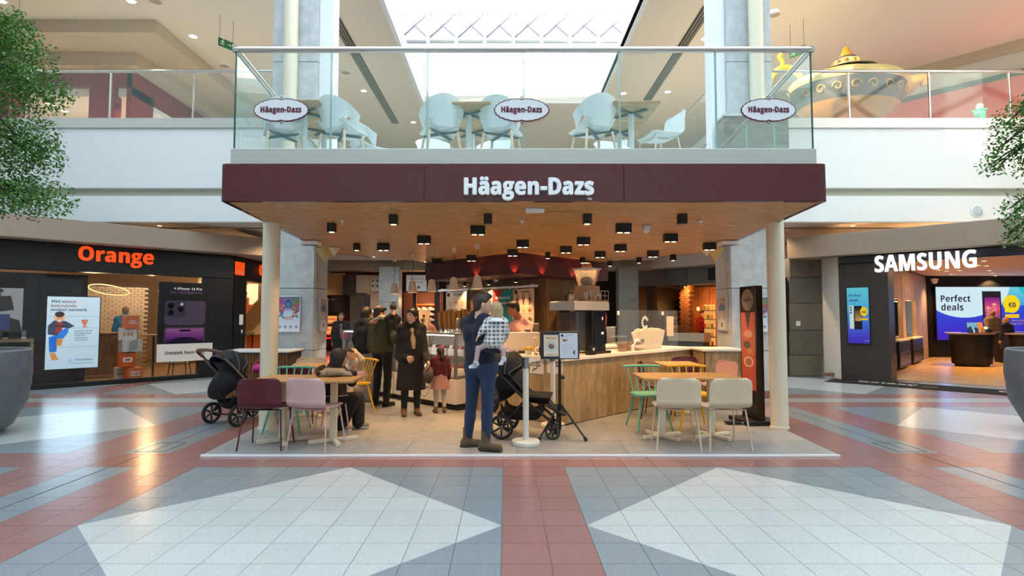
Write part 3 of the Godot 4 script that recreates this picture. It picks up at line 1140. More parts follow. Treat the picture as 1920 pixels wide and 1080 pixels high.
	var sc := thing("advert_screen","tall lit advertising screen of a boy with headphones in the phone shop window","screen")
	var a0 := loc(f,92,555)
	var a1 := loc(f,187,691)
	var w := a1.x - loc(f,88,620).x
	var hh := 1.50
	var cen := V((loc(f,88,620).x + loc(f,188,620).x) / 2,(a0.y + a1.y) / 2 + 0.01,-0.14)
	w = loc(f,188,620).x - loc(f,88,620).x
	hh = a0.y - loc(f,84,694).y
	var pt := Paint.new(200,280,C(196,222,238))
	pt.fade(0,0,1,1,C(206,232,246),C(180,208,226))
	for y: float in [0.27,0.435,0.70]:
		pt.rect(0,y,1,0.004,C(120,140,155))
	pt.poly([W(0.05,0.56),W(0.22,0.52),W(0.2,0.76),W(0.07,0.77)],C(30,110,205))
	pt.poly([W(0.18,0.50),W(0.42,0.42),W(0.40,0.50),W(0.30,0.60),W(0.22,0.58)],C(36,124,224))
	pt.poly([W(0.2,0.59),W(0.31,0.57),W(0.29,0.68),W(0.19,0.68)],C(206,140,66))
	pt.poly([W(0.08,0.78),W(0.17,0.77),W(0.25,0.87),W(0.12,0.88)],C(206,140,66))
	pt.poly([W(0.03,0.40),W(0.14,0.33),W(0.36,0.34),W(0.52,0.41),W(0.42,0.44),W(0.3,0.43),W(0.2,0.54),W(0.03,0.52)],C(52,62,86))
	pt.poly([W(0.18,0.36),W(0.30,0.36),W(0.28,0.48),W(0.17,0.52)],C(150,40,34))
	pt.oval(0.235,0.295,0.075,0.06,C(214,160,132))
	pt.oval(0.235,0.245,0.09,0.04,C(58,40,40))
	pt.oval(0.155,0.29,0.025,0.03,C(236,190,110))
	pt.oval(0.315,0.29,0.025,0.03,C(236,190,110))
	pt.rect(0.21,0.325,0.06,0.012,C(246,244,240))
	pt.rect(0.16,0.40,0.22,0.015,C(30,30,40))
	pt.poly([W(0.64,0.32),W(0.78,0.32),W(0.75,0.385),W(0.67,0.385)],C(214,112,50))
	pt.rect(0.695,0.385,0.035,0.03,C(214,112,50))
	pt.rect(0.665,0.415,0.1,0.012,C(214,112,50))
	pt.oval(0.4 + 0.06,0.885,0.03,0.022,C(120,196,230))
	var sm := picture("advert_picture",pt.im,0.3,1.15)
	part(sc,"housing",S(f).box(cen + V(0,0,-0.05),V(w + 0.03,hh + 0.03,0.09),0.005),black)
	part(sc,"screen",print_face(f * xf(cen),w,hh),sm)
	var dark := M("print_dark",C(44,48,56),0.6)
	var rust := M("print_orange",C(222,112,62),0.6)
	lettering(sc,"lettering","Het",w * 0.16,f * xf(cen + V(-w * 0.34,hh * 0.435,0.002)),dark)
	lettering(sc,"lettering","meest",w * 0.27,f * xf(cen + V(-w * 0.10,hh * 0.43,0.002)),rust)
	lettering(sc,"lettering","bekroonde",w * 0.47,f * xf(cen + V(-w * 0.19,hh * 0.375,0.002)),rust)
	lettering(sc,"lettering","mobiel netwerk",w * 0.68,f * xf(cen + V(-w * 0.09,hh * 0.32,0.002)),dark)
	lettering(sc,"lettering","#1",w * 0.07,f * xf(cen + V(w * 0.21,hh * 0.15,0.002)),M("letter_white"))
	var lines := ["- gaming ervaring","- verbondenheid","ervaring","- uitstekende","voorwaarden"]
	for k in 5:
		lettering(sc,"lettering",lines[k],w * [0.36,0.34,0.18,0.28,0.24][k],f * xf(cen + V(w * [0.18,0.17,0.13,0.14,0.15][k],hh * (0.02 - 0.032 * k),0.002)),M("print_grey",C(110,120,130),0.6))
	lettering(sc,"lettering","OPENSIGNAL",w * 0.36,f * xf(cen + V(w * 0.22,-hh * 0.385,0.002)),M("print_pale",C(140,160,175),0.6))
	lettering(sc,"lettering","ervaring van mobiele netwerken",w * 0.5,f * xf(cen + V(w * 0.17,-hh * 0.43,0.002)),M("print_pale"))
	area(f * (cen + V(0,0,0.03)),f * (cen + V(0,0,1)),w,hh,1.0,Color(0.80,0.92,1.0))
	var ph := thing("phone_poster","black window poster of a dark purple phone above a white strip","poster")
	var b0 := loc(f,298,528)
	var b1 := loc(f,402,530)
	var m0 := loc(f,294,646)
	var e0 := loc(f,292,680)
	var pw := 0.5 * (loc(f,400,600).x - loc(f,296,600).x) * 2
	var px := (loc(f,400,600).x + loc(f,296,600).x) / 2
	var blk := Paint.new(180,200,C(9,9,10))
	var pc := V(px,(b0.y + m0.y) / 2,-0.02)
	var phh := b0.y - m0.y
	part(ph,"board",S(f).box(pc + V(0,0,-0.012),V(pw,phh,0.02),0.002),M("poster_black",C(10,10,11),0.4))
	part(ph,"phone_back",S(f * xf(pc + V(-0.02,0.0,0.0))).prism(round_rect(pw * 0.74,phh * 0.40,0.09,6),0.006,0.004),M("phone_purple",C(74,62,82),0.3))
	part(ph,"camera_plate",S(f * xf(pc + V(-pw * 0.2,phh * 0.06,0.006))).prism(round_rect(pw * 0.38,phh * 0.24,0.07,6),0.004,0.002),M("phone_plate",C(62,52,70),0.25))
	for q: Vector2 in [W(-0.28,0.115),W(-0.28,0.005),W(-0.11,0.06)]:
		var lc := pc + V(pw * q.x,phh * q.y,0.010)
		var ring := part(ph,"lens",S(f * xf(lc)).prism(ring2(pw * 0.078,20),0.005,0.002),M("phone_plate"))
		part(ring,"lens_glass",S(f * xf(lc + V(0,0,0.005))).prism(ring2(pw * 0.056,20),0.002),M("lens_black",C(14,13,18),0.1))
	part(ph,"flash",S(f * xf(pc + V(-pw * 0.09,phh * 0.145,0.010))).prism(ring2(pw * 0.03,14),0.002),M("flash_pale",C(196,186,190),0.4))
	var fp := Paint.new(100,64,C(20,10,30))
	fp.fade(0,0,1,0.62,C(150,92,140),C(110,40,120))
	fp.fade(0,0.6,1,0.4,C(110,40,120),C(24,16,52))
	fp.oval(0.5,1.0,0.42,0.42,C(24,12,44))
	part(ph,"phone_front",S(f * xf(pc + V(-0.02,-phh * 0.355,0.004))).prism(round_rect(pw * 0.74,phh * 0.27,0.05,6),0.008,0.003),M("phone_rim",C(58,48,64),0.3))
	part(ph,"phone_display",print_face(f * xf(pc + V(-0.02,-phh * 0.37,0.0128)),pw * 0.68,phh * 0.24),picture("phone_wallpaper",fp.im,0.2))
	part(ph,"phone_notch",S(f * xf(pc + V(-0.02,-phh * 0.285,0.0130))).prism(round_rect(pw * 0.2,phh * 0.03,0.012,4),0.002),M("lens_black"))
	lettering(ph,"lettering","iPhone 14 Pro",pw * 0.45,f * xf(pc + V(pw * 0.05,phh * 0.40,0.002)),M("letter_white"))
	var fruit := PackedVector2Array()
	for k in 22:
		var a := TAU * k / 22
		var r := 1.0 - (0.14 if absf(wrapf(a - PI / 2,-PI,PI)) < 0.3 else 0.0)
		if absf(wrapf(a - 0.15,-PI,PI)) < 0.42:
			r *= 0.72
		fruit.append(W(cos(a) * 0.019,sin(a) * 0.022) * r)
	part(ph,"emblem",S(f * xf(pc + V(-pw * 0.215,phh * 0.40,0.0))).prism(fruit,0.003),M("letter_white"))
	lettering(ph,"lettering","Pro. Op topniveau.",pw * 0.58,f * xf(pc + V(0,phh * 0.335,0.002)),M("print_violet",C(120,70,130),0.5))
	var wh := m0.y - e0.y
	part(ph,"white_strip",S(f).box(V(px,(m0.y + e0.y) / 2,-0.02),V(pw,wh,0.02),0.002),M("poster_white",C(222,210,200),0.6))
	lettering(ph,"lettering","Ontdek hem hier",pw * 0.72,f * xf(V(px,(m0.y + e0.y) / 2,-0.009)),M("letter_black",C(24,22,22),0.6))
	var boxes := [
		["gaming cube",253,604,26,26,C(224,104,34),"Ultra\nGaming", "orange display cube of gaming offers on top of the window stack"],
		["price cube",248,627,34,24,C(222,214,200),"24\u20ac", "white display cube with a price in the window stack"],
		["pattern cube",252,649,38,24,C(208,202,192),"","white patterned display cube in the middle of the window stack"],
		["game cube",246,676,32,28,C(222,98,30),"","orange display cube with a game controller drawing"],
		["offer cube",258,702,30,22,C(224,106,40),"Beleef\nhet nu", "orange display cube at the foot of the window stack"],
		["love cube",240,705,24,24,C(200,190,176),"Love","pale display cube lettered Love at the foot of the window stack"]]
	for k in boxes.size():
		var b: Array = boxes[k]
		var c := loc(f,b[1],b[2])
		var e := loc(f,b[1] + b[3] / 2.0,b[2])
		var e2 := loc(f,b[1],b[2] - b[4] / 2.0)
		var cw := (e.x - c.x) * 2.0
		var ch := (e2.y - c.y) * 2.0
		var dz := -0.42 - 0.05 * (k % 2) - (0.32 if k == 5 else 0.0)
		c.x += 0.0
		var q := thing("display_cube",b[7],"display box",f * V(c.x,c.y,dz),PI / 4 + [0.1,-0.12,0.08,-0.05,0.1,-0.1][k],"")
		var col := M("cube_" + str(k),b[5],0.6)
		part(q,"box",S().box(Z3,V(cw,ch * 0.985,0.3),0.006),col)
		var front := V(0,0,0.152)
		if b[6]:
			lettering(q,"lettering",b[6],cw * 0.62,xf(front),M("letter_white") if k in [0,4] else M("print_orange") if k == 1 else M("letter_black"))
		elif k == 2:
			for j in 7:
				part(q,"stripe",S(xf(front + V(0.02,ch * (-0.36 + j * 0.12),0),0,0,0.5)).box(Z3,V(cw * 0.5,0.008,0.002)),M("letter_black"))
		else:
			part(q,"controller",S(xf(front)).prism(round_rect(cw * 0.55,ch * 0.32,0.03),0.003),M("letter_white"))
			part(q,"gamepad",S(xf(front + V(0,0,0.003))).prism(round_rect(cw * 0.34,ch * 0.16,0.02),0.003),col)
	part(o,"display_post",S(f).box(V(loc(f,246,650).x,0.55,-0.7),V(0.1,1.1,0.1),0.01),M("post_pale",C(220,205,180),0.6))
	var lp := thing("photo_poster","large window photo poster of a man carrying a boy at the far left","poster")
	var pp := Paint.new(120,140,C(206,202,204))
	pp.oval(0.52,0.14,0.13,0.12,C(170,110,84))
	pp.oval(0.52,0.06,0.16,0.06,C(60,40,36))
	pp.poly([W(0.2,0.2),W(0.8,0.18),W(0.86,0.5),W(0.6,0.55),W(0.3,0.3),W(0,0.34),W(0,0.25)],C(60,50,52))
	pp.oval(0.38,0.45,0.2,0.17,C(166,106,80))
	pp.oval(0.38,0.36,0.22,0.09,C(48,34,30))
	pp.poly([W(0.05,0.62),W(0.5,0.58),W(0.95,0.74),W(1,1),W(0,1)],C(62,50,48))
	pp.rect(0.6,0.6,0.2,0.36,C(74,82,140))
	var lp0 := loc(f,46,540)
	var lp1 := loc(f,40,622)
	poster(lp,"board",f,V(lp0.x - 0.46,(lp0.y + lp1.y) / 2,-0.15),0.92,lp0.y - lp1.y,picture("people_print",pp.im),black)
	var dt := thing("display_table","pale wooden display table with phones behind the left shop window","table",f * V(loc(f,10,640).x - 0.1,0,-0.6),PI / 4)
	part(dt,"top",S().box(V(0,0.98,0),V(1.1,0.06,0.6),0.005),wood)
	part(dt,"shelf",S().box(V(0,0.55,0),V(1.1,0.05,0.6),0.005),wood)
	for x: float in [-0.52,0.52]:
		part(dt,"side",S().box(V(x,0.48,0),V(0.05,0.95,0.6),0.004),wood)
	for k in 3:
		var hp := thing("display_phone","dark phone tilted on a stand on the left window table, %s" % ["nearest the window joint","in the middle","at the window's far end"][k],"phone",f * V(loc(f,10,640).x + 0.3 - k * 0.28,1.01,-0.5),PI / 4,"")
		part(hp,"stand",S().box(V(0,0.02,0),V(0.07,0.04,0.08),0.004),M("letter_white"))
		part(hp,"handset",S(xf(V(0,0.10,0.0),0,-0.4)).box(Z3,V(0.08,0.15,0.01),0.004),M("lens_black"))
	var desk := thing("service_desk","wooden service desk inside the phone shop beyond the display cubes","desk",f * V(-2.35,0,-1.9),PI / 4)
	part(desk,"body",S().box(V(0,0.55,0),V(1.0,0.95,0.5),0.01),M("desk_wood",C(170,138,96),0.5,0.0,"wood_v",0.8))
	part(desk,"top",S().box(V(0,1.05,0),V(1.08,0.05,0.56),0.006),M("desk_wood"))
	for s: float in [-0.4,0.4]:
		part(desk,"foot",S().box(V(s,0.04,0.1),V(0.05,0.08,0.05)),black)
	var ringl := thing("ring_lamp","glowing hoop lamp hanging inside the phone shop window","lamp",f * V(loc(f,285,552).x - 0.45,2.12,-2.2))
	var rp := []
	for k in 29:
		rp.append(V(cos(TAU * k / 28) * 0.42,sin(TAU * k / 28) * 0.12,sin(TAU * k / 28) * 0.40))
	part(ringl,"hoop",S().tube(rp,0.012,8),glow("warm_hoop",Color(1.0,0.78,0.5),2.0))
	part(ringl,"wire",S().cyl(V(0,0.12,0),V(0,0.85,0),0.003,-1,5),black)
	omni(f * V(-2.6,2.0,-1.7),1.6,Color(1.0,0.8,0.56))
	omni(f * V(-1.2,2.3,-2.6),1.8,Color(1.0,0.8,0.56))  # unseen ceiling lamp, placed to light the shop interior
	omni(f * V(-6.0,2.3,-1.2),0.9,Color(1.0,0.8,0.56))  # unseen lamp, lights the left window display
	omni(V(-8.0,2.5,-16.5),1.6,Color(1.0,0.82,0.6))  # unseen lamp, lights the room behind the side door
	var st := thing("bar_stool","thin-legged bar stool inside the phone shop under the phone poster","stool",f * V(-0.95,0,-0.75),PI / 4)
	part(st,"seat",S().box(V(0,0.78,0),V(0.36,0.04,0.36),0.015),black)
	for q: Vector2 in [W(-1,-1),W(1,-1),W(-1,1),W(1,1)]:
		part(st,"leg",S().cyl(V(q.x * 0.13,0.77,q.y * 0.13),V(q.x * 0.2,0.01,q.y * 0.2),0.011,-1,6),black)
	part(st,"footrest",S().tube([V(-0.17,0.3,-0.17),V(0.17,0.3,-0.17),V(0.17,0.3,0.17),V(-0.17,0.3,0.17),V(-0.17,0.3,-0.17)],0.008,5),black)
	var bt := thing("bistro_table","round-legged high table inside the phone shop window","table",f * V(-1.5,0,-0.8))
	part(bt,"top",S().lathe([W(0.001,1.0),W(0.28,1.0),W(0.28,1.03),W(0.001,1.03)],20,Z3,true),M("desk_wood"))
	part(bt,"leg",S().cyl(V(0,0.02,0),V(0,1.0,0),0.025,-1,10),M("steel_dark",C(80,78,76),0.35,0.8))
	part(bt,"foot",S().lathe([W(0.001,0.03),W(0.05,0.03),W(0.2,0.012),W(0.2,0.0)],20),M("steel_dark"))
	var till := thing("till_desk","wooden till desk on thin black legs seen through the phone shop's side door","desk",V(-7.9,0,-15.6))
	part(till,"top",S().box(V(0,0.98,0),V(1.3,0.05,0.6),0.005),M("desk_wood"))
	for q: Vector2 in [W(-0.6,-0.26),W(0.6,-0.26),W(-0.6,0.26),W(0.6,0.26)]:
		part(till,"leg",S().box(V(q.x,0.48,q.y),V(0.03,0.95,0.03)),black)
	var mon := thing("monitor","black monitor on the till desk inside the phone shop","monitor",V(-8.05,1.005,-15.6),0.25)
	part(mon,"screen",S().box(V(0,0.25,0),V(0.52,0.32,0.03),0.006),black)
	part(mon,"stand",S().cyl(V(0,0.01,0),V(0,0.1,0),0.02,-1,8),black)
	part(mon,"foot",S().box(V(0,0.006,0),V(0.2,0.012,0.14),0.004),black)
	var cou := thing("orange_counter","orange counter end beside the till desk, left of the cream column","counter",V(-7.32,0,-16.3))
	part(cou,"body",S().box(V(0,0.45,0),V(0.5,0.9,0.5),0.01),M("counter_orange",C(206,96,34),0.5))
	part(cou,"top",S().box(V(0,0.92,0),V(0.54,0.04,0.54),0.006),M("desk_wood"))
	var arr := thing("arrow_sign","orange arrow sign hanging inside the phone shop's side door","sign",V(-7.55,1.75,-16.0))
	part(arr,"arrow",S().prism(PackedVector2Array([W(-0.06,0.25),W(0.06,0.25),W(0.06,0.05),W(0.24,0.05),W(0,-0.22),W(-0.24,0.05),W(-0.06,0.05)]),0.03,0.004),M("counter_orange"))
	part(arr,"wire",S().cyl(V(0,0.25,0.015),V(0,1.1,0.015),0.004,-1,5),black)
	var wel := thing("welcome_panel","dark brown panel with a round black sign inside the phone shop door","sign",V(-8.1,1.72,-16.1))
	part(wel,"panel",S().box(Z3,V(0.62,0.5,0.03),0.005),M("panel_brown",C(74,42,30),0.6))
	part(wel,"disc",S(xf(V(0,0,0.015))).prism(ring2(0.2,24),0.01),black)
	lettering(wel,"lettering","Welkom",0.28,xf(V(0,0,0.026)),M("print_grey"))
	part(wel,"wire",S().cyl(V(-0.25,0.25,0),V(-0.25,1.1,0),0.004,-1,5).cyl(V(0.25,0.25,0),V(0.25,1.1,0),0.004,-1,5),black)
	var es := thing("staircase","pale escalator seen far inside through the phone shop's side door","escalator",V(-9.4,0,-17.6),0.2)
	part(es,"truss",S().prism(PackedVector2Array([W(-1.2,0),W(-0.6,0),W(1.4,2.0),W(1.4,2.5),W(1.1,2.5),W(-1.2,0.3)]),0.2),M("escalator_pale",C(226,236,232),0.5))
	for k in 8:
		part(es,"step",S().box(V(-0.8 + k * 0.25,0.32 + k * 0.27,0.35),V(0.26,0.03,0.4)),M("steel_dark"))
	var nt := thing("notice","small white opening-hours notice on the black pier beside the side door","notice")
	part(nt,"sheet",S(side_f).box(V(0.42,1.38,0.005),V(0.2,0.26,0.006)),M("letter_white"))
	var rp2 := thing("card_reader","small white reader below the notice on the black door pier","reader")
	part(rp2,"case",S(side_f).box(V(0.46,1.08,0.01),V(0.05,0.09,0.02),0.004),M("letter_white"))
func build_phone_shop_east() -> void:
	var f := east_frame()
	var grey := M("shop_grey",C(66,58,52),0.4,0.2)
	var black := M("shop_black")
	var top := 2.83
	var o := setting("shopfront",S(f).box(V(0.47,top / 2,-0.3),V(0.94,top,0.6),0.006),grey,"grey framed phone shop front at the right, open to a bright timber-floored interior","shopfront")
	part(o,"header",S(f).box(V(3.2,top - 0.07,-0.25),V(6.4,0.14,0.6),0.004),M("header_grey",C(52,53,57),0.4,0.2))
	part(o,"header_lip",S(f).box(V(3.2,top - 0.16,-0.02),V(6.4,0.03,0.05)),black)
	part(o,"bulkhead",S(f).box(V(3.0,3.1,0.0),V(8.0,0.5,0.7),0.01),M("bulkhead_taupe"))
	var wood := M("bright_wood",C(226,186,122),0.35,0.0,"wood_h",0.6)
	var inv := f.affine_inverse()
	part(o,"shop_floor",S().slab(PackedVector2Array([W(8.7,-13.1),W(12.2,-9.6),W(21.5,-9.6),W(21.5,-19.7),W(15.2,-19.7)]),0.001,0.007),wood)
	part(o,"grey_floor",S().slab(PackedVector2Array([W(11.35,-11.85),W(13.8,-9.6),W(21.5,-9.6),W(18.2,-19.0)]),0.007,0.010),M("grey_lino",C(120,106,100),0.6))
	var mat := solo("entrance_mat","dark entrance mat with white lettering along the right shop's threshold","mat",S(f).box(V(2.9,0.005,0.18),V(6.2,0.01,0.95),0.003),M("mat_dark",C(48,42,38),0.95,0.0,"fine",6.0))
	for k in 2:
		var mx := loc(f,1695,713).x + k * 2.35
		lettering(mat,"lettering","Galaxy __",1.45,f * Transform3D(Basis(Vector3.RIGHT,-PI / 2),V(mx - 0.1,0.0105,0.12)),M("mat_white",C(206,198,190),0.8),0.002,"bold",0.34)
	part(o,"shop_ceiling",S().slab(PackedVector2Array([W(8.6,-13.0),W(12.2,-9.6),W(21.8,-9.6),W(21.8,-20.2),W(15.0,-20.2)]),2.9,2.95),M("shop_ceiling_warm",C(226,196,158),0.85))
	part(o,"ceiling_well",S().slab(PackedVector2Array([W(14.2,-14.4),W(21.0,-13.0),W(21.0,-15.8),W(16.6,-16.9)]),2.80,2.899),M("ceiling_dark",C(52,44,40),0.8))
	part(o,"back_wall",wall_box(14.9,21.8,0,2.9,19.7,19.9),black)
	var w0 := V(8.75,0,-13.15)
	var w1 := V(15.0,0,-19.6)
	var wd := (w1 - w0).normalized()
	var wl := w0.distance_to(w1)
	var wf := Transform3D(Basis(wd,Vector3.UP,wd.cross(Vector3.UP)),w0)
	var panel := M("wall_oak",C(206,178,148),0.6,0.0,"wood_v",0.5)
	var cuts := [0.0,0.45,1.95,2.4,4.15,4.65,6.6,wl]
	for k in [0,2,4,6]:
		part(o,"wall_panel",S(wf).box(V((cuts[k] + cuts[k + 1]) / 2,1.35,-0.06),V(cuts[k + 1] - cuts[k],2.7,0.12),0.004),panel)
	part(o,"wall_top",S(wf).box(V(wl / 2,2.4,-0.07),V(wl,0.9,0.12),0.004),panel)
	part(o,"wall_backing",S(wf).box(V(wl / 2,1.3,-0.62),V(wl,2.6,0.04)),M("recess_black",C(30,28,28),0.5))
	var kinds := ["nearest the entrance","in the middle of the wall","farthest inside"]
	for k in 3:
		var a: float = cuts[1 + 2 * k]
		var b: float = cuts[2 + 2 * k]
		var m := (a + b) / 2
		var un := thing("display_unit","black display unit in the left wall recess, %s" % kinds[k],"display unit",wf * V(m,0,-0.28),atan2(-wd.z,wd.x))
		part(un,"cabinet",S().box(V(0,0.42,0.12),V(b - a - 0.02,0.72,0.62),0.006),black)
		part(un,"drawer",S().box(V(0,0.3,0.435),V(b - a - 0.06,0.34,0.012),0.003),M("drawer_black",C(26,25,25),0.3))
		part(un,"plinth",S().box(V(0,0.03,0.08),V(b - a - 0.12,0.06,0.5)),black)
		part(un,"shelf",S().box(V(0,0.80,0.12),V(b - a - 0.02,0.04,0.64),0.004),M("shelf_cream",C(232,214,178),0.5))
		part(un,"light_panel",S().box(V(-0.25,1.42,-0.28),V((b - a) * 0.5,1.0,0.02)),glow("recess_glow",Color(1.0,0.93,0.82),0.55))
		part(un,"light_strip",S().box(V(0,1.93,-0.1),V(b - a - 0.1,0.02,0.03)),glow("strip_glow",Color(1.0,0.86,0.66),4.0))
		omni(wf * V(m,1.8,-0.1),0.28,Color(1.0,0.85,0.65))
		var rr := RandomNumberGenerator.new()
		rr.seed = 60 + k
		if k > 0:
			for row in 3:
				for j in 6:
					var pk := solo("accessory_pack","small white accessory pack hanging in the left wall display, %s" % kinds[k],"accessory pack",S(un.transform * xf(V(-(b - a) * 0.42 + j * 0.16,1.25 + row * 0.24,-0.2))).box(Z3,V(0.10,0.18,0.03),0.004),M("pack_%d" % (j % 3),[C(236,228,216),C(214,206,196),C(226,200,170)][j % 3],0.5),"accessory packs in the recess " + kinds[k])
		for j in 4:
			var dp := thing("display_phone","dark handset on the lit wall shelf, %s" % kinds[k],"phone",un.transform * V(-0.5 + j * 0.3,0.823,0.2),un.rotation.y,"handsets on the shelf " + kinds[k])
			part(dp,"stand",S().box(V(0,0.012,0),V(0.05,0.024,0.05),0.003),M("letter_white"))
			part(dp,"handset",S(xf(V(0,0.04,0),0,-1.0)).box(Z3,V(0.08,0.16,0.009),0.003),M("lens_black"))
	var ps := thing("portrait_screen","portrait deals screen on the grey pier at the right shop's entrance","screen")
	var c0 := loc(f,1588,540)
	var c1 := loc(f,1632,645)
	var w := c1.x - c0.x
	var h := (c0.y - loc(f,1590,643).y)
	var cen := V((c0.x + c1.x) / 2,c0.y - h / 2,0.03)
	var pt := Paint.new(120,280,C(20,100,200))
	deals(pt,true)
	part(ps,"housing",S(f).box(cen + V(0,0,-0.02),V(w + 0.03,h + 0.03,0.04),0.004),black)
	part(ps,"screen",print_face(f * xf(cen + V(0,0,0.002)),w,h),picture("deals_portrait",pt.im,0.3,0.85))
	var navy := M("print_navy",C(28,38,120),0.5)
	lettering(ps,"lettering","Perfect",w * 0.56,f * xf(cen + V(-w * 0.12,h * 0.36,0.004)),navy)
	lettering(ps,"lettering","deals",w * 0.42,f * xf(cen + V(-w * 0.19,h * 0.275,0.004)),navy)
	lettering(ps,"lettering","\u20ac0",w * 0.18,f * xf(cen + V(w * 0.27,h * 0.06,0.004)),navy)
	lettering(ps,"lettering","proximus",w * 0.2,f * xf(cen + V(w * 0.36,-h * 0.45,0.004)),M("letter_white"))
	var bs := thing("video_wall","wide lit deals screen on the black back wall of the right shop","screen")
	var d := 19.62
	var s0 := at(1754,538,d)
	var s1 := at(1760,637,d)
	var sw := 4.6
	var sh := s0.y - s1.y
	var sc := V(s0.x + sw / 2,(s0.y + s1.y) / 2,-d)
	var pb := Paint.new(420,170,C(20,80,210))
	deals(pb,false)
	part(bs,"housing",S().box(sc + V(0,0,-0.03),V(sw + 0.08,sh + 0.08,0.05)),black)
	part(bs,"screen",print_face(xf(sc),sw,sh),picture("deals_wide",pb.im,0.3,1.0))
	lettering(bs,"lettering","Perfect",1.06,xf(sc + V(-1.6,0.53,0.002)),navy)
	lettering(bs,"lettering","deals",0.79,xf(sc + V(-1.73,0.22,0.002)),navy)
	lettering(bs,"lettering","\u20ac0",0.25,xf(sc + V(0.41,0.30,0.002)),navy)
	lettering(bs,"lettering","Voeg jouw smartphone toe",0.6,xf(sc + V(-1.75,-0.68,0.002)),M("letter_white"))
	lettering(bs,"lettering","Galaxy\nS23 Ultra", 0.9, Transform3D(Basis(Vector3.BACK, PI / 2), sc + V(-0.36, -0.1, 0.004)), M("letter_white"))
	lettering(bs,"lettering","Samsung\nGalaxy S23 Ultra", 0.85, xf(sc + V(0.6, -0.32, 0.002)), M("letter_white"))
	lettering(bs,"lettering","proximus",0.5,xf(sc + V(1.15,-0.78,0.002)),M("letter_white"))
	area(sc + V(0,0,0.05),sc + V(0,0,1),sw,sh,3.0,Color(0.55,0.7,1.0))
	var l0 := loc(f,1643,492)
	var l1 := loc(f,1832,486)
	var sg := thing("shop_sign","large white lit letters of the right shop's name hung over its entrance","sign")
	var lh := 0.36
	lettering(sg,"letters","SAMSUNG",l1.x - l0.x,f * xf(V((l0.x + l1.x) / 2,2.62,0.10)),glow("letter_glow",Color(1,1,1),1.0),0.06,"bold",lh,0.003)
	part(sg,"hanging_bar",S(f).box(V((l0.x + l1.x) / 2,2.81,0.08),V(l1.x - l0.x,0.03,0.04)),M("header_grey"))
	var tb := thing("display_counter","black oval display counter on the right shop's timber floor","counter",at(1823,690,16.2) * V(1,0,1))
	part(tb,"body",S().lathe([W(0.50,0.07),W(0.54,0.09),W(0.60,0.93)],28,Z3,true,0.62),black)
	part(tb,"top",S().lathe([W(0.001,0.93),W(0.66,0.93),W(0.66,0.97),W(0.001,0.97)],28,Z3,true,0.62),M("counter_top_brown",C(110,88,76),0.3))
	part(tb,"plinth",S().lathe([W(0.46,0.005),W(0.46,0.07)],28,Z3,false,0.62),black)
	var tp := tb.position + V(0,0.972,0)
	var tab := thing("tablet","tablet showing a mountain picture upright on the black oval counter","tablet",tp + V(-0.05,0,0.12),-0.1)
	var mp := Paint.new(64,64,C(126,186,210))
	mp.poly([W(0,0.6),W(0.3,0.35),W(0.6,0.62),W(0.8,0.45),W(1,0.6),W(1,1),W(0,1)],C(32,62,92))
	mp.poly([W(0.4,0.5),W(0.5,0.5),W(0.7,0.8),W(0.62,1),W(0.5,1),W(0.55,0.8)],C(220,236,240))
	part(tab,"slab",S(xf(V(0,0.16,0),0,-0.2)).box(Z3,V(0.30,0.32,0.012),0.004),black)
	part(tab,"screen",print_face(xf(V(0,0.16,0),0,-0.2) * xf(V(0,0,0.0068)),0.28,0.30),picture("mountain",mp.im,0.3,0.9))
	part(tab,"stand",S().box(V(0,0.03,-0.05),V(0.1,0.06,0.02)),black)
	var bx := thing("product_box","small tan box beside the tablet on the oval counter","box",tp + V(0.19,0,0.06),0.2)
	part(bx,"carton",S().box(V(0,0.15,0),V(0.2,0.30,0.08),0.004),M("carton_tan",C(176,136,104),0.7))
	part(bx,"lid",S().box(V(0,0.305,0),V(0.205,0.02,0.085),0.004),M("carton_tan"))
	var vr := thing("headset","shiny silver headset lying on the oval counter","headset",tp + V(0.36,0,0.1))
	part(vr,"band",S().lathe([W(0.11,0.0),W(0.14,0.05),W(0.12,0.14),W(0.07,0.19),W(0.001,0.2)],16),M("rail_steel"))
	part(vr,"visor",S().box(V(0,0.07,0.11),V(0.2,0.1,0.07),0.02),black)
	for q: Array in [[1895,705,17.6,"second black display counter behind the shoppers in the right shop"],[1925,690,16.0,"black display counter at the right edge of the view"]]:
		var t2 := thing("display_counter",q[3],"counter",at(q[0],q[1],q[2]) * V(1,0,1))
		part(t2,"body",S().lathe([W(0.42,0.007),W(0.46,0.93)],24,Z3,true,0.7),black)
		part(t2,"top",S().lathe([W(0.001,0.93),W(0.52,0.93),W(0.52,0.97),W(0.001,0.97)],24,Z3,true,0.7),M("counter_top_brown"))
	var bin := thing("waste_bin","small dark bin by the left wall inside the right shop","bin",at(1727,675,17.6) * V(1,0,1) + V(-0.2,0,0))
	part(bin,"body",S().lathe([W(0.12,0.005),W(0.15,0.4),W(0.13,0.4),W(0.11,0.03)],16),M("bin_brown",C(70,58,50),0.5))
	part(bin,"rim",S().tube([V(-0.15,0.4,0),V(0,0.4,0.15),V(0.15,0.4,0),V(0,0.4,-0.15),V(-0.15,0.4,0)],0.008,6),black)
	var lampm := glow("downlight_glow",Color(1.0,0.88,0.7),6.0)
	var spots := [[1775,508],[1783,514],[1792,519],[1800,507],[1845,489],[1850,498],[1855,507],[1860,512],[1866,517],[1870,523],[1760,506],[1834,497]]
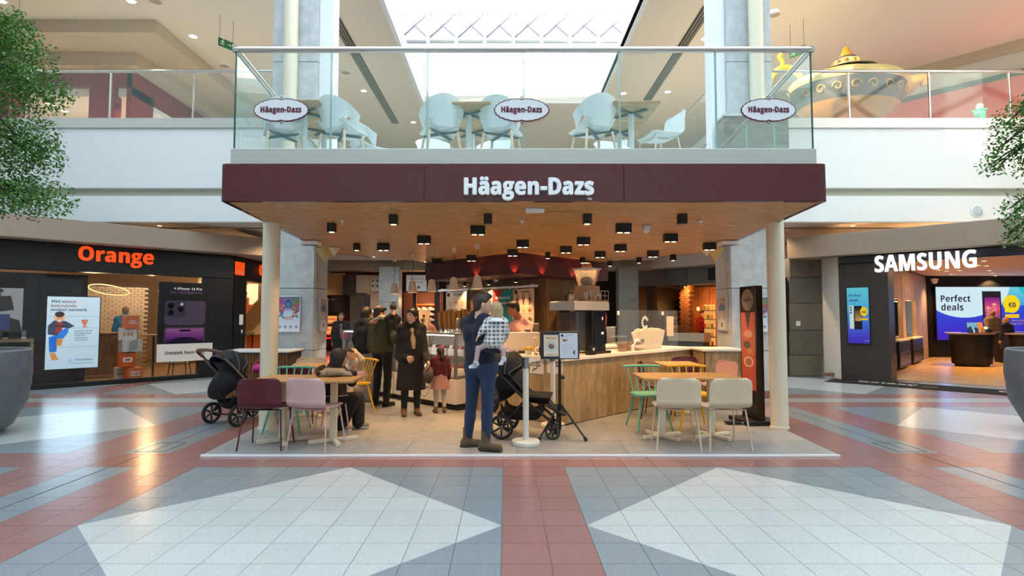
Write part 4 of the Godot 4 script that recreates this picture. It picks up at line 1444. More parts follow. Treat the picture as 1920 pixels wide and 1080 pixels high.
	for k in spots.size():
		var p := on(spots[k][0],spots[k][1],2.9)
		var dl := thing("downlight","small round downlight in the warm ceiling of the right shop","ceiling light",p,0.0,"downlights of the right shop")
		part(dl,"rim",S().lathe([W(0.055,-0.012),W(0.075,-0.012),W(0.075,0.0)],14,Z3,true),M("letter_white"))
		part(dl,"lens",S().lathe([W(0.001,-0.008),W(0.055,-0.008)],14),lampm)
		if k in [1,5,8,11]:
			spot(p + V(0,-0.03,0),p + V(0,-2,0),5.0,62.0,Color(1.0,0.78,0.52))
	area(V(13.6,2.85,-15.6),V(13.6,0,-15.6),2.0,2.0,5.5,Color(1.0,0.80,0.56))  # unseen area light without a fitting, warms the shop floor
	var dome := thing("dome_camera","white dome camera high on the right shop's back wall","camera",at(1752,527,19.5))
	part(dome,"base",S().lathe([W(0.12,0.02),W(0.12,0.08),W(0.001,0.08)],16,Z3,true),M("letter_white"))
	part(dome,"dome",S().ball(V(0,0.0,0),V(0.1,0.1,0.1),12),M("letter_white"))
# the deals picture: pale top,curve,blue to violet below,phone and a yellow drop
func deals(p: Paint,tall: bool) -> void:
	p.fade(0,0,1,1,C(22,110,226),C(66,30,190))
	p.fade(0,0,1,0.35,C(110,206,216),C(60,170,226))
	if tall:
		p.fade(0,0,1,0.45,C(96,200,214),C(70,170,226))
		p.fade(0,0.45,1,0.55,C(60,150,224),C(64,40,186))
		p.rect(0.1,0.32,0.2,0.42,C(206,222,206))
		for k in 3:
			p.oval(0.17,0.36 + k * 0.045,0.04,0.016,C(30,40,50))
		p.rect(0.32,0.33,0.36,0.42,C(30,22,30))
		p.fade(0.36,0.40,0.28,0.2,C(90,60,40),C(200,170,90))
		p.oval(0.77,0.43,0.17,0.085,C(246,206,20))
		p.rect(0.60,0.55,0.34,0.035,C(240,196,30))
	else:
		p.oval(0.22,-0.1,0.36,0.68,C(206,232,240))
		p.rect(0.36,0.08,0.145,0.70,C(24,18,34))
		p.fade(0.375,0.2,0.12,0.2,C(120,30,130),C(230,80,120))
		p.fade(0.375,0.4,0.12,0.36,C(230,80,120),C(70,30,150))
		p.oval(0.585,0.32,0.065,0.17,C(248,212,20))
		p.rect(0.53,0.34,0.05,0.14,C(248,212,20))
		p.rect(0.53,0.52,0.11,0.07,C(240,196,30))
		p.oval(0.95,0.0,0.3,0.3,C(30,190,200))
# ---------- shops at the far end ----------
# an upright box seen between two pixels at a depth
func seen_box(s: Shape,x0: float,y0: float,x1: float,y1: float,d: float,th: float,bev := 0.0) -> Shape:
	var a := at(x0,y0,d)
	var b := at(x1,y1,d)
	return s.box(V((a.x + b.x) / 2,(a.y + b.y) / 2,-d - th / 2),V(absf(b.x - a.x),absf(a.y - b.y),th),bev)
func build_back_shops() -> void:
	var black := M("shop_black")
	var taupe := M("bulkhead_taupe")
	var o := setting("wall_shops",wall_box(-9,5,0,3.9,23.4,23.6),M("far_dark",C(40,32,28),0.8),"row of far shopfronts seen under the kiosk roof at the left","shopfront")
	part(o,"bulkhead",wall_box(-9,5,3.05,3.42,18.9,19.6),taupe)
	part(o,"bulkhead",wall_box(-9,5,3.36,3.80,18.3,18.6),M("ground_ceiling"))
	part(o,"tan_fascia",seen_box(S(),600,512,643,553,19.5,0.2),M("tan_fascia",C(206,150,96),0.6))
	part(o,"black_sign",seen_box(S(),643,515,663,553,19.1,0.2),M("sign_umber",C(58,46,44),0.5))
	part(o,"brown_pier",seen_box(S(),657,515,684,700,19.5,0.4),M("pier_brown",C(128,104,90),0.6))
	part(o,"cream_fascia",seen_box(S(),668,516,712,549,19.4,0.15),M("cream_fascia",C(226,196,164),0.6))
	part(o,"yellow_pole",seen_box(S(),693.5,519,695.5,548,19.2,0.06),M("pole_yellow",C(196,164,52),0.5))
	part(o,"grey_panel",seen_box(S(),684,553,690,700,19.4,0.2),M("sign_umber"))
	part(o,"window_pane",S(xf(at(703,610,19.3))).quad_pane(0.8,2.3),glass("far_glass",Color(0.3,0.26,0.24,0.35)))
	part(o,"grey_wall",seen_box(S(),680,550,716,700,21.5,0.1),M("far_grey",C(120,108,102),0.7))
	var pil := setting("pillar",seen_box(S(),711,500,746,712,18.7,0.6),M("stone_a"),"grey stone pillar among the far shops, behind the pendant lamps","pillar")
	part(pil,"joint",seen_box(S(),711,566,746,567,18.69,0.02),M("stone_joint"))
	var bd := thing("menu_board","white hanging shop board with small print behind the left pendant lamps","sign",at(781,531,18.9))
	part(bd,"panel",S().box(Z3,V(0.70,0.56,0.06),0.006),M("board_white",C(226,222,214),0.6))
	lettering(bd,"lettering","WE ARE THE SHOE LAB",0.5,xf(V(0,0.14,0.032)),M("print_grey"))
	lettering(bd,"lettering","new arrivals in store",0.42,xf(V(0.02,0.03,0.032)),M("print_grey"))
	part(bd,"blue_square",S().box(V(0.08,-0.14,0.032),V(0.09,0.09,0.006)),M("print_blue",C(70,100,130),0.6))
	part(bd,"hanger",S().cyl(V(-0.3,0.28,0),V(-0.3,0.5,0),0.01,-1,6).cyl(V(0.3,0.28,0),V(0.3,0.5,0),0.01,-1,6),black)
	var bp := thing("fashion_poster","small cream poster beside the yellow pole on the far fascia","poster",at(703.5,533,19.2))
	part(bp,"panel",S().box(Z3,V(0.30,0.48,0.03),0.004),M("board_white"))
	for k in 4:
		part(bp,"sketch",S(xf(V(-0.08 + 0.16 * (k % 2),0.12 - 0.18 * (k / 2),0.016))).prism(ring2(0.04,10,0.05),0.002),M("print_grey"))
	var dim := M("far_brown",C(56,40,34),0.8)
	part(o,"dark_front",seen_box(S(),600,553,657,585,19.8,0.2),dim)
	for k in 2:
		var sh := thing("lit_shelf","warm lit wall shelf of small jars in the dark far shop, %s" % ["upper one","lower one"][k],"shelf",at(619,600 + k * 20,22.8))
		part(sh,"back_panel",S().box(V(0,0,-0.05),V(0.52,0.34,0.03)),glow("lit_shelf_glow",Color(1.0,0.72,0.38),0.55))  # panel glows in place of light falling on the shelf
		part(sh,"board",S().box(V(0,-0.18,0.03),V(0.54,0.02,0.16)),dim)
		for j in 2:
			for i in 7:
				part(sh,"jar",S().box(V(-0.22 + i * 0.073,-0.14 + j * 0.17,0.02),V(0.05,0.08,0.05),0.008),M("jar_cream",C(226,190,140),0.5))
	var rg := thing("neon_strip","red glowing strip low in the dark far shop","neon light",at(618,634,22.6))
	part(rg,"tube",S().box(Z3,V(0.5,0.06,0.05),0.01),glow("red_neon",Color(1.0,0.08,0.10),2.2))
	part(rg,"bracket",S().box(V(0,0,-0.06),V(0.2,0.04,0.08)),black)
	omni(at(618,620,22.2),0.5,Color(1.0,0.35,0.2))
	var ex := thing("exit_lamp","green glowing exit lamp in the dark far shop","exit sign",at(648,559,20.5))
	part(ex,"lamp",S().box(Z3,V(0.14,0.09,0.04),0.01),glow("exit_green",Color(0.15,0.9,0.25),1.3))
	part(ex,"case",S().box(V(0,0.06,0),V(0.16,0.03,0.06)),black)
	var sn := thing("shop_sign","thin pale script name on the dark far shop","sign",at(620,561,19.7))
	lettering(sn,"letters","Yfoodies",0.42,xf(),M("print_grey"),0.02,"bold")
	part(sn,"rail",S().box(V(0,-0.1,0),V(0.4,0.01,0.02)),black)
	var tubel := thing("tube_light","slanting white tube light in the glass far shop","tube light",at(695,580,20.6))
	part(tubel,"tube",S(xf(Z3,0,0,-0.78)).box(Z3,V(0.5,0.05,0.05),0.01),glow("tube_white",Color(1.0,0.9,0.72),3.0))
	part(tubel,"wire",S().cyl(V(-0.15,0.16,0),V(-0.15,1.0,0),0.006,-1,5),black)
	omni(at(700,575,20.8),0.6,Color(1.0,0.85,0.7))
	part(o,"shoe_wall",seen_box(S(),757,548,830,700,20.9,0.1),M("shoe_wall",C(104,68,50),0.7))
	part(o,"dark_post",seen_box(S(),774,546,779,700,19.3,0.1),dim)
	part(o,"dark_post",seen_box(S(),815,520,822,700,19.3,0.2),M("sign_umber"))
	var ol := thing("shelf_light","orange glowing strip over the white shoes in the far shop","shelf light",at(797,571,20.8))
	part(ol,"strip",S().box(Z3,V(0.72,0.07,0.06),0.01),glow("strip_orange",Color(1.0,0.36,0.08),1.1))
	part(ol,"bracket",S().box(V(0,0.05,-0.02),V(0.7,0.02,0.06)),black)
	omni(at(797,565,20.2),0.8,Color(1.0,0.72,0.5))
	var boards := S()
	for r in 4:
		var y: float = [580.5,590.5,600.5,612.0][r]
		var rack := thing("shoe_shelf","narrow wall shelf of white shoes in the far shop, %s" % ["top row","second row","third row","bottom row"][r],"shelf",at(798,y + 1.5,20.7))
		part(rack,"board",S().box(Z3,V(0.78,0.02,0.2)),M("shelf_tan",C(160,110,76),0.6))
		part(rack,"bracket",S().box(V(0,-0.02,-0.06),V(0.74,0.02,0.03)),dim)
		for k in 3:
			var sp := at(784.5 + k * 12.5,y + 1.2,20.66)
			var shoe := thing("trainer","white trainer on a far shop shelf, %s row, %s" % [["top","second","third","bottom"][r],["left of three","middle of three","right of three"][k]],"shoe",sp + V(0,0.012,0))
			part(shoe,"upper",S().prism(PackedVector2Array([W(-0.1,0.02),W(0.11,0.02),W(0.1,0.05),W(0.03,0.07),W(-0.03,0.11),W(-0.1,0.10)]),0.08,0.01),M("shoe_white",C(232,228,220),0.5))
			part(shoe,"sole",S().box(V(0,0.01,0.04),V(0.22,0.02,0.085),0.004),M("letter_white"))
	var cl := thing("clothes_rail","rail of orange and cream clothes low in the far shoe shop","clothes rack",at(785,640,20.4))
	part(cl,"rail",S().cyl(V(-0.3,0.55,0),V(0.4,0.55,0),0.012,-1,6),M("rail_steel"))
	for s: float in [-0.3,0.4]:
		part(cl,"upright",S().cyl(V(s,-1.0,0),V(s,0.55,0),0.012,-1,6),M("rail_steel"))
	for k in 7:
		part(cl,"garment",S(xf(V(-0.24 + k * 0.09,0.12,0),0.5)).prism(PackedVector2Array([W(-0.12,-0.42),W(0.12,-0.42),W(0.16,0.3),W(0.03,0.4),W(-0.03,0.4),W(-0.16,0.3)]),0.04,0.01),M("garment_%d" % (k % 3),[C(206,120,60),C(224,206,180),C(150,92,60)][k % 3],0.8))
	var f := Transform3D(Basis(V(0.70711,0,0.70711),Vector3.UP,V(-0.70711,0,0.70711)),V(4.9,0,-20.3))
	var stone := [M("fascia_stone_a",C(112,108,104),0.5,0.0,"cloud",1.5),M("fascia_stone_b",C(104,100,97),0.5,0.0,"cloud",1.2)]
	var s0 := setting("shopfront",S(f).box(V(3.0,2.86,-0.2),V(6.4,0.6,0.3)),M("stone_joint"),"grey stone shopfront of the brick-walled soap shop at the right","shopfront")
	var px := [1200.0,1247.0,1288.0,1330.0,1372.0,1412.0,1450.0,1482.0]
	for k in 7:
		var a := loc(f,px[k],520).x
		var b := loc(f,px[k + 1],520).x
		part(s0,"stone_panel",S(f).box(V((a + b) / 2,2.86,-0.03),V(b - a - 0.015,0.6,0.05),0.005),stone[k % 2])
	part(s0,"bulkhead",S(f).box(V(3.0,3.36,0.25),V(7.6,0.42,0.8),0.01),M("ground_ceiling"))
	part(s0,"black_pier",S(f).box(V(loc(f,1217,560).x,1.28,-0.2),V(0.26,2.56,0.3)),black)
	part(s0,"shop_floor",S(f).box(V(2.6,0.004,-2.0),V(6.0,0.006,4.0)),M("soap_floor",C(150,108,70),0.5))
	part(s0,"shop_ceiling",S(f).box(V(2.6,2.7,-2.1),V(6.2,0.05,4.0)),M("ceiling_dark"))
	part(s0,"side_wall",S(f).box(V(-0.2,1.3,-2.0),V(0.2,2.6,4.0)),black)
	var br := S(f)
	for j in 30:
		for k in 26:
			br.box(V(-0.1 + k * 0.24 + (0.12 if j % 2 else 0.0),0.05 + j * 0.088,-3.6 + 0.006 * ((j * 7 + k * 5) % 3)),V(0.228,0.078,0.1))
	part(s0,"brick_wall",br,M("amber_brick",C(176,112,66),0.8,0.0,"cloud",2.0)).set_meta("kind","stuff")
	part(s0,"brick_backing",S(f).box(V(2.8,1.3,-3.68),V(6.2,2.64,0.1)),M("brick_mortar",C(120,84,58),0.9))
	var pier := S(f)
	for j in 30:
		for k in 2:
			pier.box(V(0.75 + k * 0.2 + (0.05 if j % 2 else 0.0),0.05 + j * 0.088,-2.0),V(0.19,0.078,0.35))
	part(s0,"brick_pier",pier,M("amber_brick")).set_meta("kind","stuff")
	var gp := setting("pillar",seen_box(S(),1160,500,1199,705,18.6,0.5),M("pillar_taupe",C(140,130,120),0.5,0.0,"cloud",1.4),"dark grey stone pillar behind the kiosk's black dispenser","pillar")
	part(gp,"joint",seen_box(S(),1160,600,1199,601,18.59,0.02),M("stone_joint"))
	var fz := Transform3D(f.basis,f * V(0,0,-3.0))
	var c0 := loc(fz,1257,563)
	var c1 := loc(fz,1296,581)
	var sb := thing("chalk_board","black hand-lettered board hanging on the brick wall of the soap shop","sign")
	part(sb,"panel",S(fz).box(V((c0.x + c1.x) / 2,(c0.y + c1.y) / 2,0),V(c1.x - c0.x,c0.y - c1.y,0.05),0.006),black)
	lettering(sb,"lettering","BLACK & BOLD",(c1.x - c0.x) * 0.8,fz * xf(V((c0.x + c1.x) / 2,(c0.y + c1.y) / 2,0.027)),M("print_grey"),0.003)
	for k in 3:
		var bpx: Array = [[1255,577],[1309,579],[1331,577]][k]
		var q := fz * loc(fz,bpx[0],bpx[1])
		var bl := thing("pendant_bulb","bare warm bulb hanging in the soap shop, %s" % ["left of the black board","right of the black board","beside the bright shelf"][k],"lamp",q)
		part(bl,"bulb",S().ball(Z3,V(0.06,0.08,0.06),10),glow("bulb_amber",Color(1.0,0.66,0.3),5.0))
		part(bl,"cord",S().cyl(V(0,0.07,0),V(0,0.9,0),0.008,-1,5),black)
		omni(q + V(0,0,0),0.3,Color(1.0,0.72,0.44),0.04)
	var cols := [C(206,196,110),C(190,160,60),C(196,70,50),C(226,186,96),C(120,140,60),C(216,120,90)]
	var ftop := Transform3D(f.basis,f * V(0,0,-2.4))
	for r in 2:
		var u0 := loc(ftop,1238,612)
		var u1 := loc(ftop,1290,612)
		var shf := thing("soap_shelf","sloping shelf of coloured soap blocks in the brick-walled shop, %s" % ["upper tier","lower tier"][r],"shelf",ftop * V((u0.x + u1.x) / 2,1.28 - r * 0.32,0.1 + r * 0.25),atan2(-0.70711,0.70711) + PI / 2)
		shf.rotation.y = -PI / 4
		part(shf,"board",S(xf(Z3,0,0.45)).box(Z3,V(u1.x - u0.x,0.03,0.34),0.004),M("shelf_tan"))
		part(shf,"front_rail",S().box(V(0,-0.06,0.17),V(u1.x - u0.x,0.06,0.02)),M("desk_wood"))
		for k in 6:
			var sp := solo("soap_block","coloured soap block on the sloping shelves of the brick-walled shop","soap",S(shf.transform * xf(V(-(u1.x - u0.x) * 0.42 + k * (u1.x - u0.x) * 0.168,0.075,0),0,0.45)).box(Z3,V(0.16,0.09,0.26),0.015),M("soap_%d" % ((k * 2 + r * 3) % 6),cols[(k * 2 + r * 3) % 6],0.5),"soap blocks on the sloping shelves")
	var ls := thing("bright_shelf","tall bright orange-lit shelf of goods at the soap shop's right end","shelf",ftop * V(loc(ftop,1333,600).x,0,0.2))
	ls.rotation.y = -PI / 4
	part(ls,"back_panel",S().box(V(0,1.05,-0.1),V(0.42,1.7,0.03)),glow("lit_shelf_glow",Color.WHITE,1.0))  # glowing back stands in for the orange light on the goods
	for k in 5:
		part(ls,"board",S().box(V(0,0.35 + k * 0.33,0),V(0.46,0.025,0.22)),M("far_brown"))
		for j in 3:
			part(ls,"jar",S().cyl(V(-0.14 + j * 0.14,0.37 + k * 0.33,0.02),V(-0.14 + j * 0.14,0.52 + k * 0.33,0.02),0.05,0.045,8),M("soap_%d" % ((k + j) % 6)))
	var cc := thing("soap_counter","long pale counter with dark base at the soap shop's front","counter",f * V(loc(f,1305,640).x - 0.1,0,0.3))
	cc.rotation.y = -PI / 4
	part(cc,"top",S().box(V(0,0.76,0),V(1.3,0.28,0.5),0.01),M("cream_fascia"))
	part(cc,"base",S().box(V(0,0.31,0),V(1.2,0.60,0.42)),M("fascia_stone_b"))
	for k in 3:
		spot(f * V(1.2 + k * 1.5,2.6,-1.4),f * V(1.2 + k * 1.3,1.0,-3.4),2.4,50.0,Color(1.0,0.72,0.44))  # unseen spots, placed to warm the brick wall
		var tl := thing("unseen_wall_spot","unseen black spotlight lighting the soap shop brick wall, %s" % ["left one","middle one","right one"][k],"spotlight",f * V(1.2 + k * 1.5,2.6,-1.3))
		part(tl,"can",S(xf(Z3,-PI / 4,0.7)).cyl(V(0,0,0.08),V(0,0,-0.08),0.04,0.045,10),black)
		part(tl,"lens",S(xf(Z3,-PI / 4,0.7)).cyl(V(0,0,0.081),V(0,0,0.086),0.03,-1,10),glow("bulb_amber",Color.WHITE,1.0))
	var hs := thing("hanging_sign","small dark hanging sign on the soap shop's stone fascia by the right pillar","sign",at(1334,514,17.6))
	part(hs,"panel",S().box(Z3,V(0.22,0.42,0.06),0.008),M("sign_ink",C(24,26,34),0.4))
	part(hs,"frame",S().box(V(0,0.22,0),V(0.24,0.03,0.08),0.006).box(V(0,-0.22,0),V(0.24,0.03,0.08),0.006),M("print_grey"))
	var pw := setting("wall_stone",seen_box(S(),1480,484,1543,708,13.45,0.3),M("stone_joint"),"grey stone wall of five large panels left of the right phone shop","wall")
	var ys := [484.0,520.0,569.0,619.0,666.0,706.0]
	for k in 5:
		part(pw,"stone_panel",seen_box(S(),1480.6,ys[k] + 0.6,1542,ys[k + 1] - 0.6,13.42,0.05,0.005),M("panel_stone_%d" % (k % 2),[C(112,98,80),C(102,89,72)][k % 2],0.5,0.0,"cloud",1.1 + 0.3 * (k % 2)))
	part(pw,"notice",seen_box(S(),1493,602,1501,611,13.40,0.02),M("poster_white"))
	var pl := setting("wall_plaster",S().slab(PackedVector2Array([W(at(1542,600,13.45).x,-13.45),W(7.76,-12.80),W(8.3,-13.3),W(8.3,-14.0),W(at(1542,600,13.45).x,-14.0)]),0.0,3.4),M("pier_white",C(226,218,206),0.7),"plain cream wall beside the grey framed phone shop","wall")
	part(pl,"skirting",seen_box(S(),1543,699,1577,706,13.05,0.05),M("red_skirting"))
	part(s0,"dark_window",seen_box(S(),1455,530,1470,700,16.6,0.1),black)
	part(s0,"window_frame",seen_box(S(),1476,520,1480,705,13.5,0.1),black)
	var sg := thing("shop_sign","raised black name letters with pale edges beside the right cream column","sign")
	var g := at(1479,497,15.5)
	for k in 3:
		var t: String = ["SH","ADE","GS"][k]
		var wd: float = [0.27,0.23,0.21][k]
		var ht: float = [0.15,0.095,0.095][k]
		var yy: float = [0.0,-0.145,-0.255][k]
		lettering(sg,"letters",t,wd,xf(g + V(-wd / 2,yy - 0.01,0)),M("letter_pale",C(232,220,196),0.5),0.03,"bold",ht + 0.02)
		lettering(sg,"letters",t,wd - 0.015,xf(g + V(-wd / 2,yy - 0.01,0.031)),M("letter_black"),0.01,"bold",ht)
	omni(at(1472,600,17.6),1.2,Color(1.0,0.6,0.2))  # unseen lamp, placed to light the amber wall
	part(s0,"amber_wall",seen_box(S(),1440,560,1500,700,19.0,0.1),M("amber_panel",C(206,140,50),0.7))
	var fs := thing("flower_stand","stand of reddish goods behind the soap shop's side window","display stand",at(1471,655,17.8) * V(1,0,1))
	part(fs,"table",S().box(V(0,0.5,0),V(0.5,0.05,0.4),0.005),M("desk_wood"))
	part(fs,"base",S().box(V(0,0.25,0),V(0.4,0.48,0.3)),M("far_brown"))
	var rr := RandomNumberGenerator.new()
	rr.seed = 8
	for k in 12:
		part(fs,"bottle",S().cyl(V(rr.randf_range(-0.2,0.2),0.525,rr.randf_range(-0.14,0.14)),V(rr.randf_range(-0.2,0.2),rr.randf_range(0.75,1.2),rr.randf_range(-0.14,0.14)),0.04,0.02,8),M("soap_%d" % [2,5,3][k % 3]))
# ---------- the ice-cream kiosk ----------
const TOP_Y := 0.92
# front faces of the two counter arms; both start at the corner nearest the viewer
func arm_right() -> Transform3D:
	return Transform3D(Basis(V(0.70711,0,-0.70711),Vector3.UP,V(0.70711,0,0.70711)),V(0.774,0,-7.38))
func arm_left() -> Transform3D:
	return Transform3D(Basis(V(0.70711,0,0.70711),Vector3.UP,V(-0.70711,0,0.70711)),V(0.774,0,-7.38))
func wall_left_face() -> Transform3D:
	return Transform3D(Basis(V(0.70711,0,0.70711),Vector3.UP,V(-0.70711,0,0.70711)),V(0.855,0,-11.9))
func wall_right_face() -> Transform3D:
	return Transform3D(Basis(V(0.70711,0,-0.70711),Vector3.UP,V(0.70711,0,0.70711)),V(0.855,0,-11.9))
func planks(parent: Node,f: Transform3D,x0: float,x1: float,y0: float,y1: float,z: float,w: float,ms: Array,sd: int) -> void:
	var n := maxi(1,roundi((x1 - x0) / w))
	var r := RandomNumberGenerator.new()
	r.seed = sd
	for k in n:
		var a := x0 + (x1 - x0) * k / n
		var b := x0 + (x1 - x0) * (k + 1) / n
		part(parent,"plank",S(f).box(V((a + b) / 2,(y0 + y1) / 2,z - 0.008),V(b - a - 0.0015,y1 - y0,0.016 + r.randf() * 0.001),0.0015),ms[r.randi() % ms.size()])
func build_kiosk() -> void:
	var r := arm_right()
	var l := arm_left()
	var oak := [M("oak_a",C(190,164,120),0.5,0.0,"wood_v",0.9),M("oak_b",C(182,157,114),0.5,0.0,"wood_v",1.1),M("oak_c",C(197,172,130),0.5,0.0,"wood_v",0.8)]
	var core := M("counter_core",C(60,50,42),0.8)
	var slabm := M("worktop",C(238,232,222),0.3)
	var y0 := PLAT + 0.01
	var cr := thing("counter","oak-planked right arm of the kiosk counter below the black dispenser","counter")
	part(cr,"carcass",S(r).box(V(1.87,0.45,-0.33),V(3.56,0.84,0.6)),core)
	planks(cr,r,0.0,3.66,y0,0.875,0.0,0.122,oak,5)
	var cl := thing("counter","oak-planked left arm of the kiosk counter behind the pushchair","counter")
	part(cl,"carcass",S(l).box(V(-1.27,0.45,-0.33),V(1.2,0.84,0.6)),core)
	planks(cl,l,-1.86,-0.001,y0,0.875,0.0,0.122,oak,6)
	var over := 0.03
	var q := PackedVector2Array()
	for p: Vector3 in [l * V(-1.86,0,over),V(0.774,0,-7.38 + over * 1.414),r * V(3.66,0,over),r * V(3.66,0,-0.62),V(0.774,0,-7.38 - 0.62 * 1.414),l * V(-1.86,0,-0.62)]:
		q.append(W(p.x,p.z))
	var wt := solo("worktop","pale V-shaped worktop over both arms of the kiosk counter","worktop",S().slab(q,0.877,TOP_Y,0.004),slabm)
	var ec := thing("end_cabinet","oak cabinet with pale top closing the right end of the kiosk counter","cabinet")
	part(ec,"body",S().box(V(3.66,0.45,-9.66),V(0.60,0.86,0.66)),core)
	part(ec,"front_panel",S().box(V(3.66,0.45,-9.31),V(0.60,0.85,0.02),0.003),oak[2])
	part(ec,"side_panel",S().box(V(3.345,0.45,-9.66),V(0.02,0.85,0.66),0.003),oak[1])
	part(ec,"end_strip",S().box(V(3.965,0.45,-9.6),V(0.025,0.86,0.70),0.003),M("strip_cream",C(226,214,170),0.4))
	part(ec,"top",S().box(V(3.66,0.90,-9.64),V(0.70,0.04,0.74),0.004),slabm)
	var wl := wall_left_face()
	var wr := wall_right_face()
	var wallp := S()
	var k := setting("wall_kiosk",S().slab(PackedVector2Array([W(0.855,-11.93),W(2.02,-13.1),W(0.2,-14.9),W(-1.56,-14.35)]),0.0,2.30),core,"oak-clad back walls of the kiosk below its burgundy header","wall")
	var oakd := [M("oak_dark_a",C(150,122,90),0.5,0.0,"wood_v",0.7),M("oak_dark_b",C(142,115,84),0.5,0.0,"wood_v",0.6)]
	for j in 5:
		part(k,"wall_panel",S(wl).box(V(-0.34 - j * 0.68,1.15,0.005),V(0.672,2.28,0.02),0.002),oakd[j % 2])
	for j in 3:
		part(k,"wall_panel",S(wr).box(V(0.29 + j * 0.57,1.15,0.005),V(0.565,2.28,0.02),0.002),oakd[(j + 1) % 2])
	var hd := setting("trim_header",S().slab(PackedVector2Array([W(0.24,-10.56),W(2.36,-12.68),W(1.0,-14.2),W(-0.5,-14.2),W(-1.86,-12.66)]),2.29,2.699),M("burgundy_matte",C(66,16,23),0.45),"burgundy header with a pointed front over the kiosk's back wall","header")
	for px: Array in [[902,528],[982,522],[1006,522],[1087,526]]:
		pass
	display_case(l,-3.58,-1.90,"glass ice-cream display case with a white base in front of the counter",1)
	display_case(l,-5.42,-3.64,"lit glass pastry case at the far left end of the kiosk, with pink discs",2)
	var z := 0.22
	var fz := Transform3D(wl.basis,wl * V(0,0,z))
	var rail := thing("picture_rail","white rail carrying the kiosk's menu boards under the header","rail")
	for e: Array in [[883,540,1008,527.5],[822,546,877,541]]:
		var a := loc(fz,e[0],e[1])
		var b := loc(fz,e[2],e[3])
		part(rail,"bar",S(fz).box(V((a.x + b.x) / 2,2.12,0),V(b.x - a.x,0.05,0.04),0.006),M("letter_white"))
		for t: float in [0.1,0.5,0.9]:
			part(rail,"bracket",S(fz).box(V(lerpf(a.x,b.x,t),2.15,-0.1),V(0.03,0.03,0.2)),M("letter_white"))
	var boards := [
		[838,876,"cream menu board of cones and cups, leftmost under the header",C(222,200,176),0],
		[905,925,"cream menu board behind the young man's head under the header",C(220,198,174),1],
		[926,963,"teal and red board reading a winter welcome under the header",C(24,138,142),2],
		[964.5,1003,"cream menu board of sundaes and waffles, right end of the rail",C(224,202,178),3]]
	for b: Array in boards:
		var a0 := loc(fz,b[0],560)
		var a1 := loc(fz,b[1],560)
		var w := a1.x - a0.x
		var h := 1.05 if b[4] != 2 else 0.92
		var cx := (a0.x + a1.x) / 2
		var cy := 2.07 - h / 2
		var bo := thing("menu_board",b[2],"menu board")
		var pt := Paint.new(150,250,b[3])
		if b[4] == 2:
			pt.poly([W(0,0),W(0.5,0),W(0.12,0.45),W(0,0.6)],C(196,44,46))
			pt.poly([W(0.2,0.9),W(0.6,0.7),W(1,0.9),W(1,1),W(0.2,1)],C(16,112,118))
		else:
			pt.oval(0.12,0.06,0.08,0.045,C(70,22,34))
			var rr := RandomNumberGenerator.new()
			rr.seed = 30 + b[4]
			for row in 4:
				for c in 3:
					var x := 0.2 + c * 0.3
					var y := 0.24 + row * 0.2
					if b[4] == 3 and row == 0:
						pt.poly([W(x - 0.07,y - 0.08),W(x + 0.07,y - 0.08),W(x + 0.02,y + 0.1),W(x - 0.02,y + 0.1)],C(120,44,56))
						pt.oval(x,y - 0.1,0.08,0.05,C(200,150,120))
					else:
						var tint: Color = [C(150,96,54),C(196,140,80),C(110,64,44),C(214,170,110)][rr.randi() % 4]
						pt.oval(x,y,0.09,0.045,tint)
						pt.oval(x,y - 0.025,0.07,0.03,tint.lightened(0.3))
					pt.rect(x - 0.09,y + 0.07,0.18,0.008,C(120,96,84))
		poster(bo,"board",fz,V(cx,cy,0.03),w,h,picture("menu_%d" % b[4],pt.im,0.6),M("poster_white"),0.012)
		part(bo,"hook",S(fz).box(V(cx - w * 0.35,2.09,0.02),V(0.02,0.06,0.02)).box(V(cx + w * 0.35,2.09,0.02),V(0.02,0.06,0.02)),M("letter_white"))
		if b[4] == 2:
			lettering(bo,"lettering","Welcome to",w * 0.72,fz * xf(V(cx,cy + 0.28,0.034)),M("letter_white"))
			lettering(bo,"lettering","WinterDazs",w * 0.76,fz * xf(V(cx,cy + 0.16,0.034)),M("letter_white"))
		else:
			lettering(bo,"lettering",["Ice cream","Waffles","","Sundaes"][b[4]],w * 0.4,fz * xf(V(cx + w * 0.1,cy + h * 0.44,0.034)),M("letter_black"))
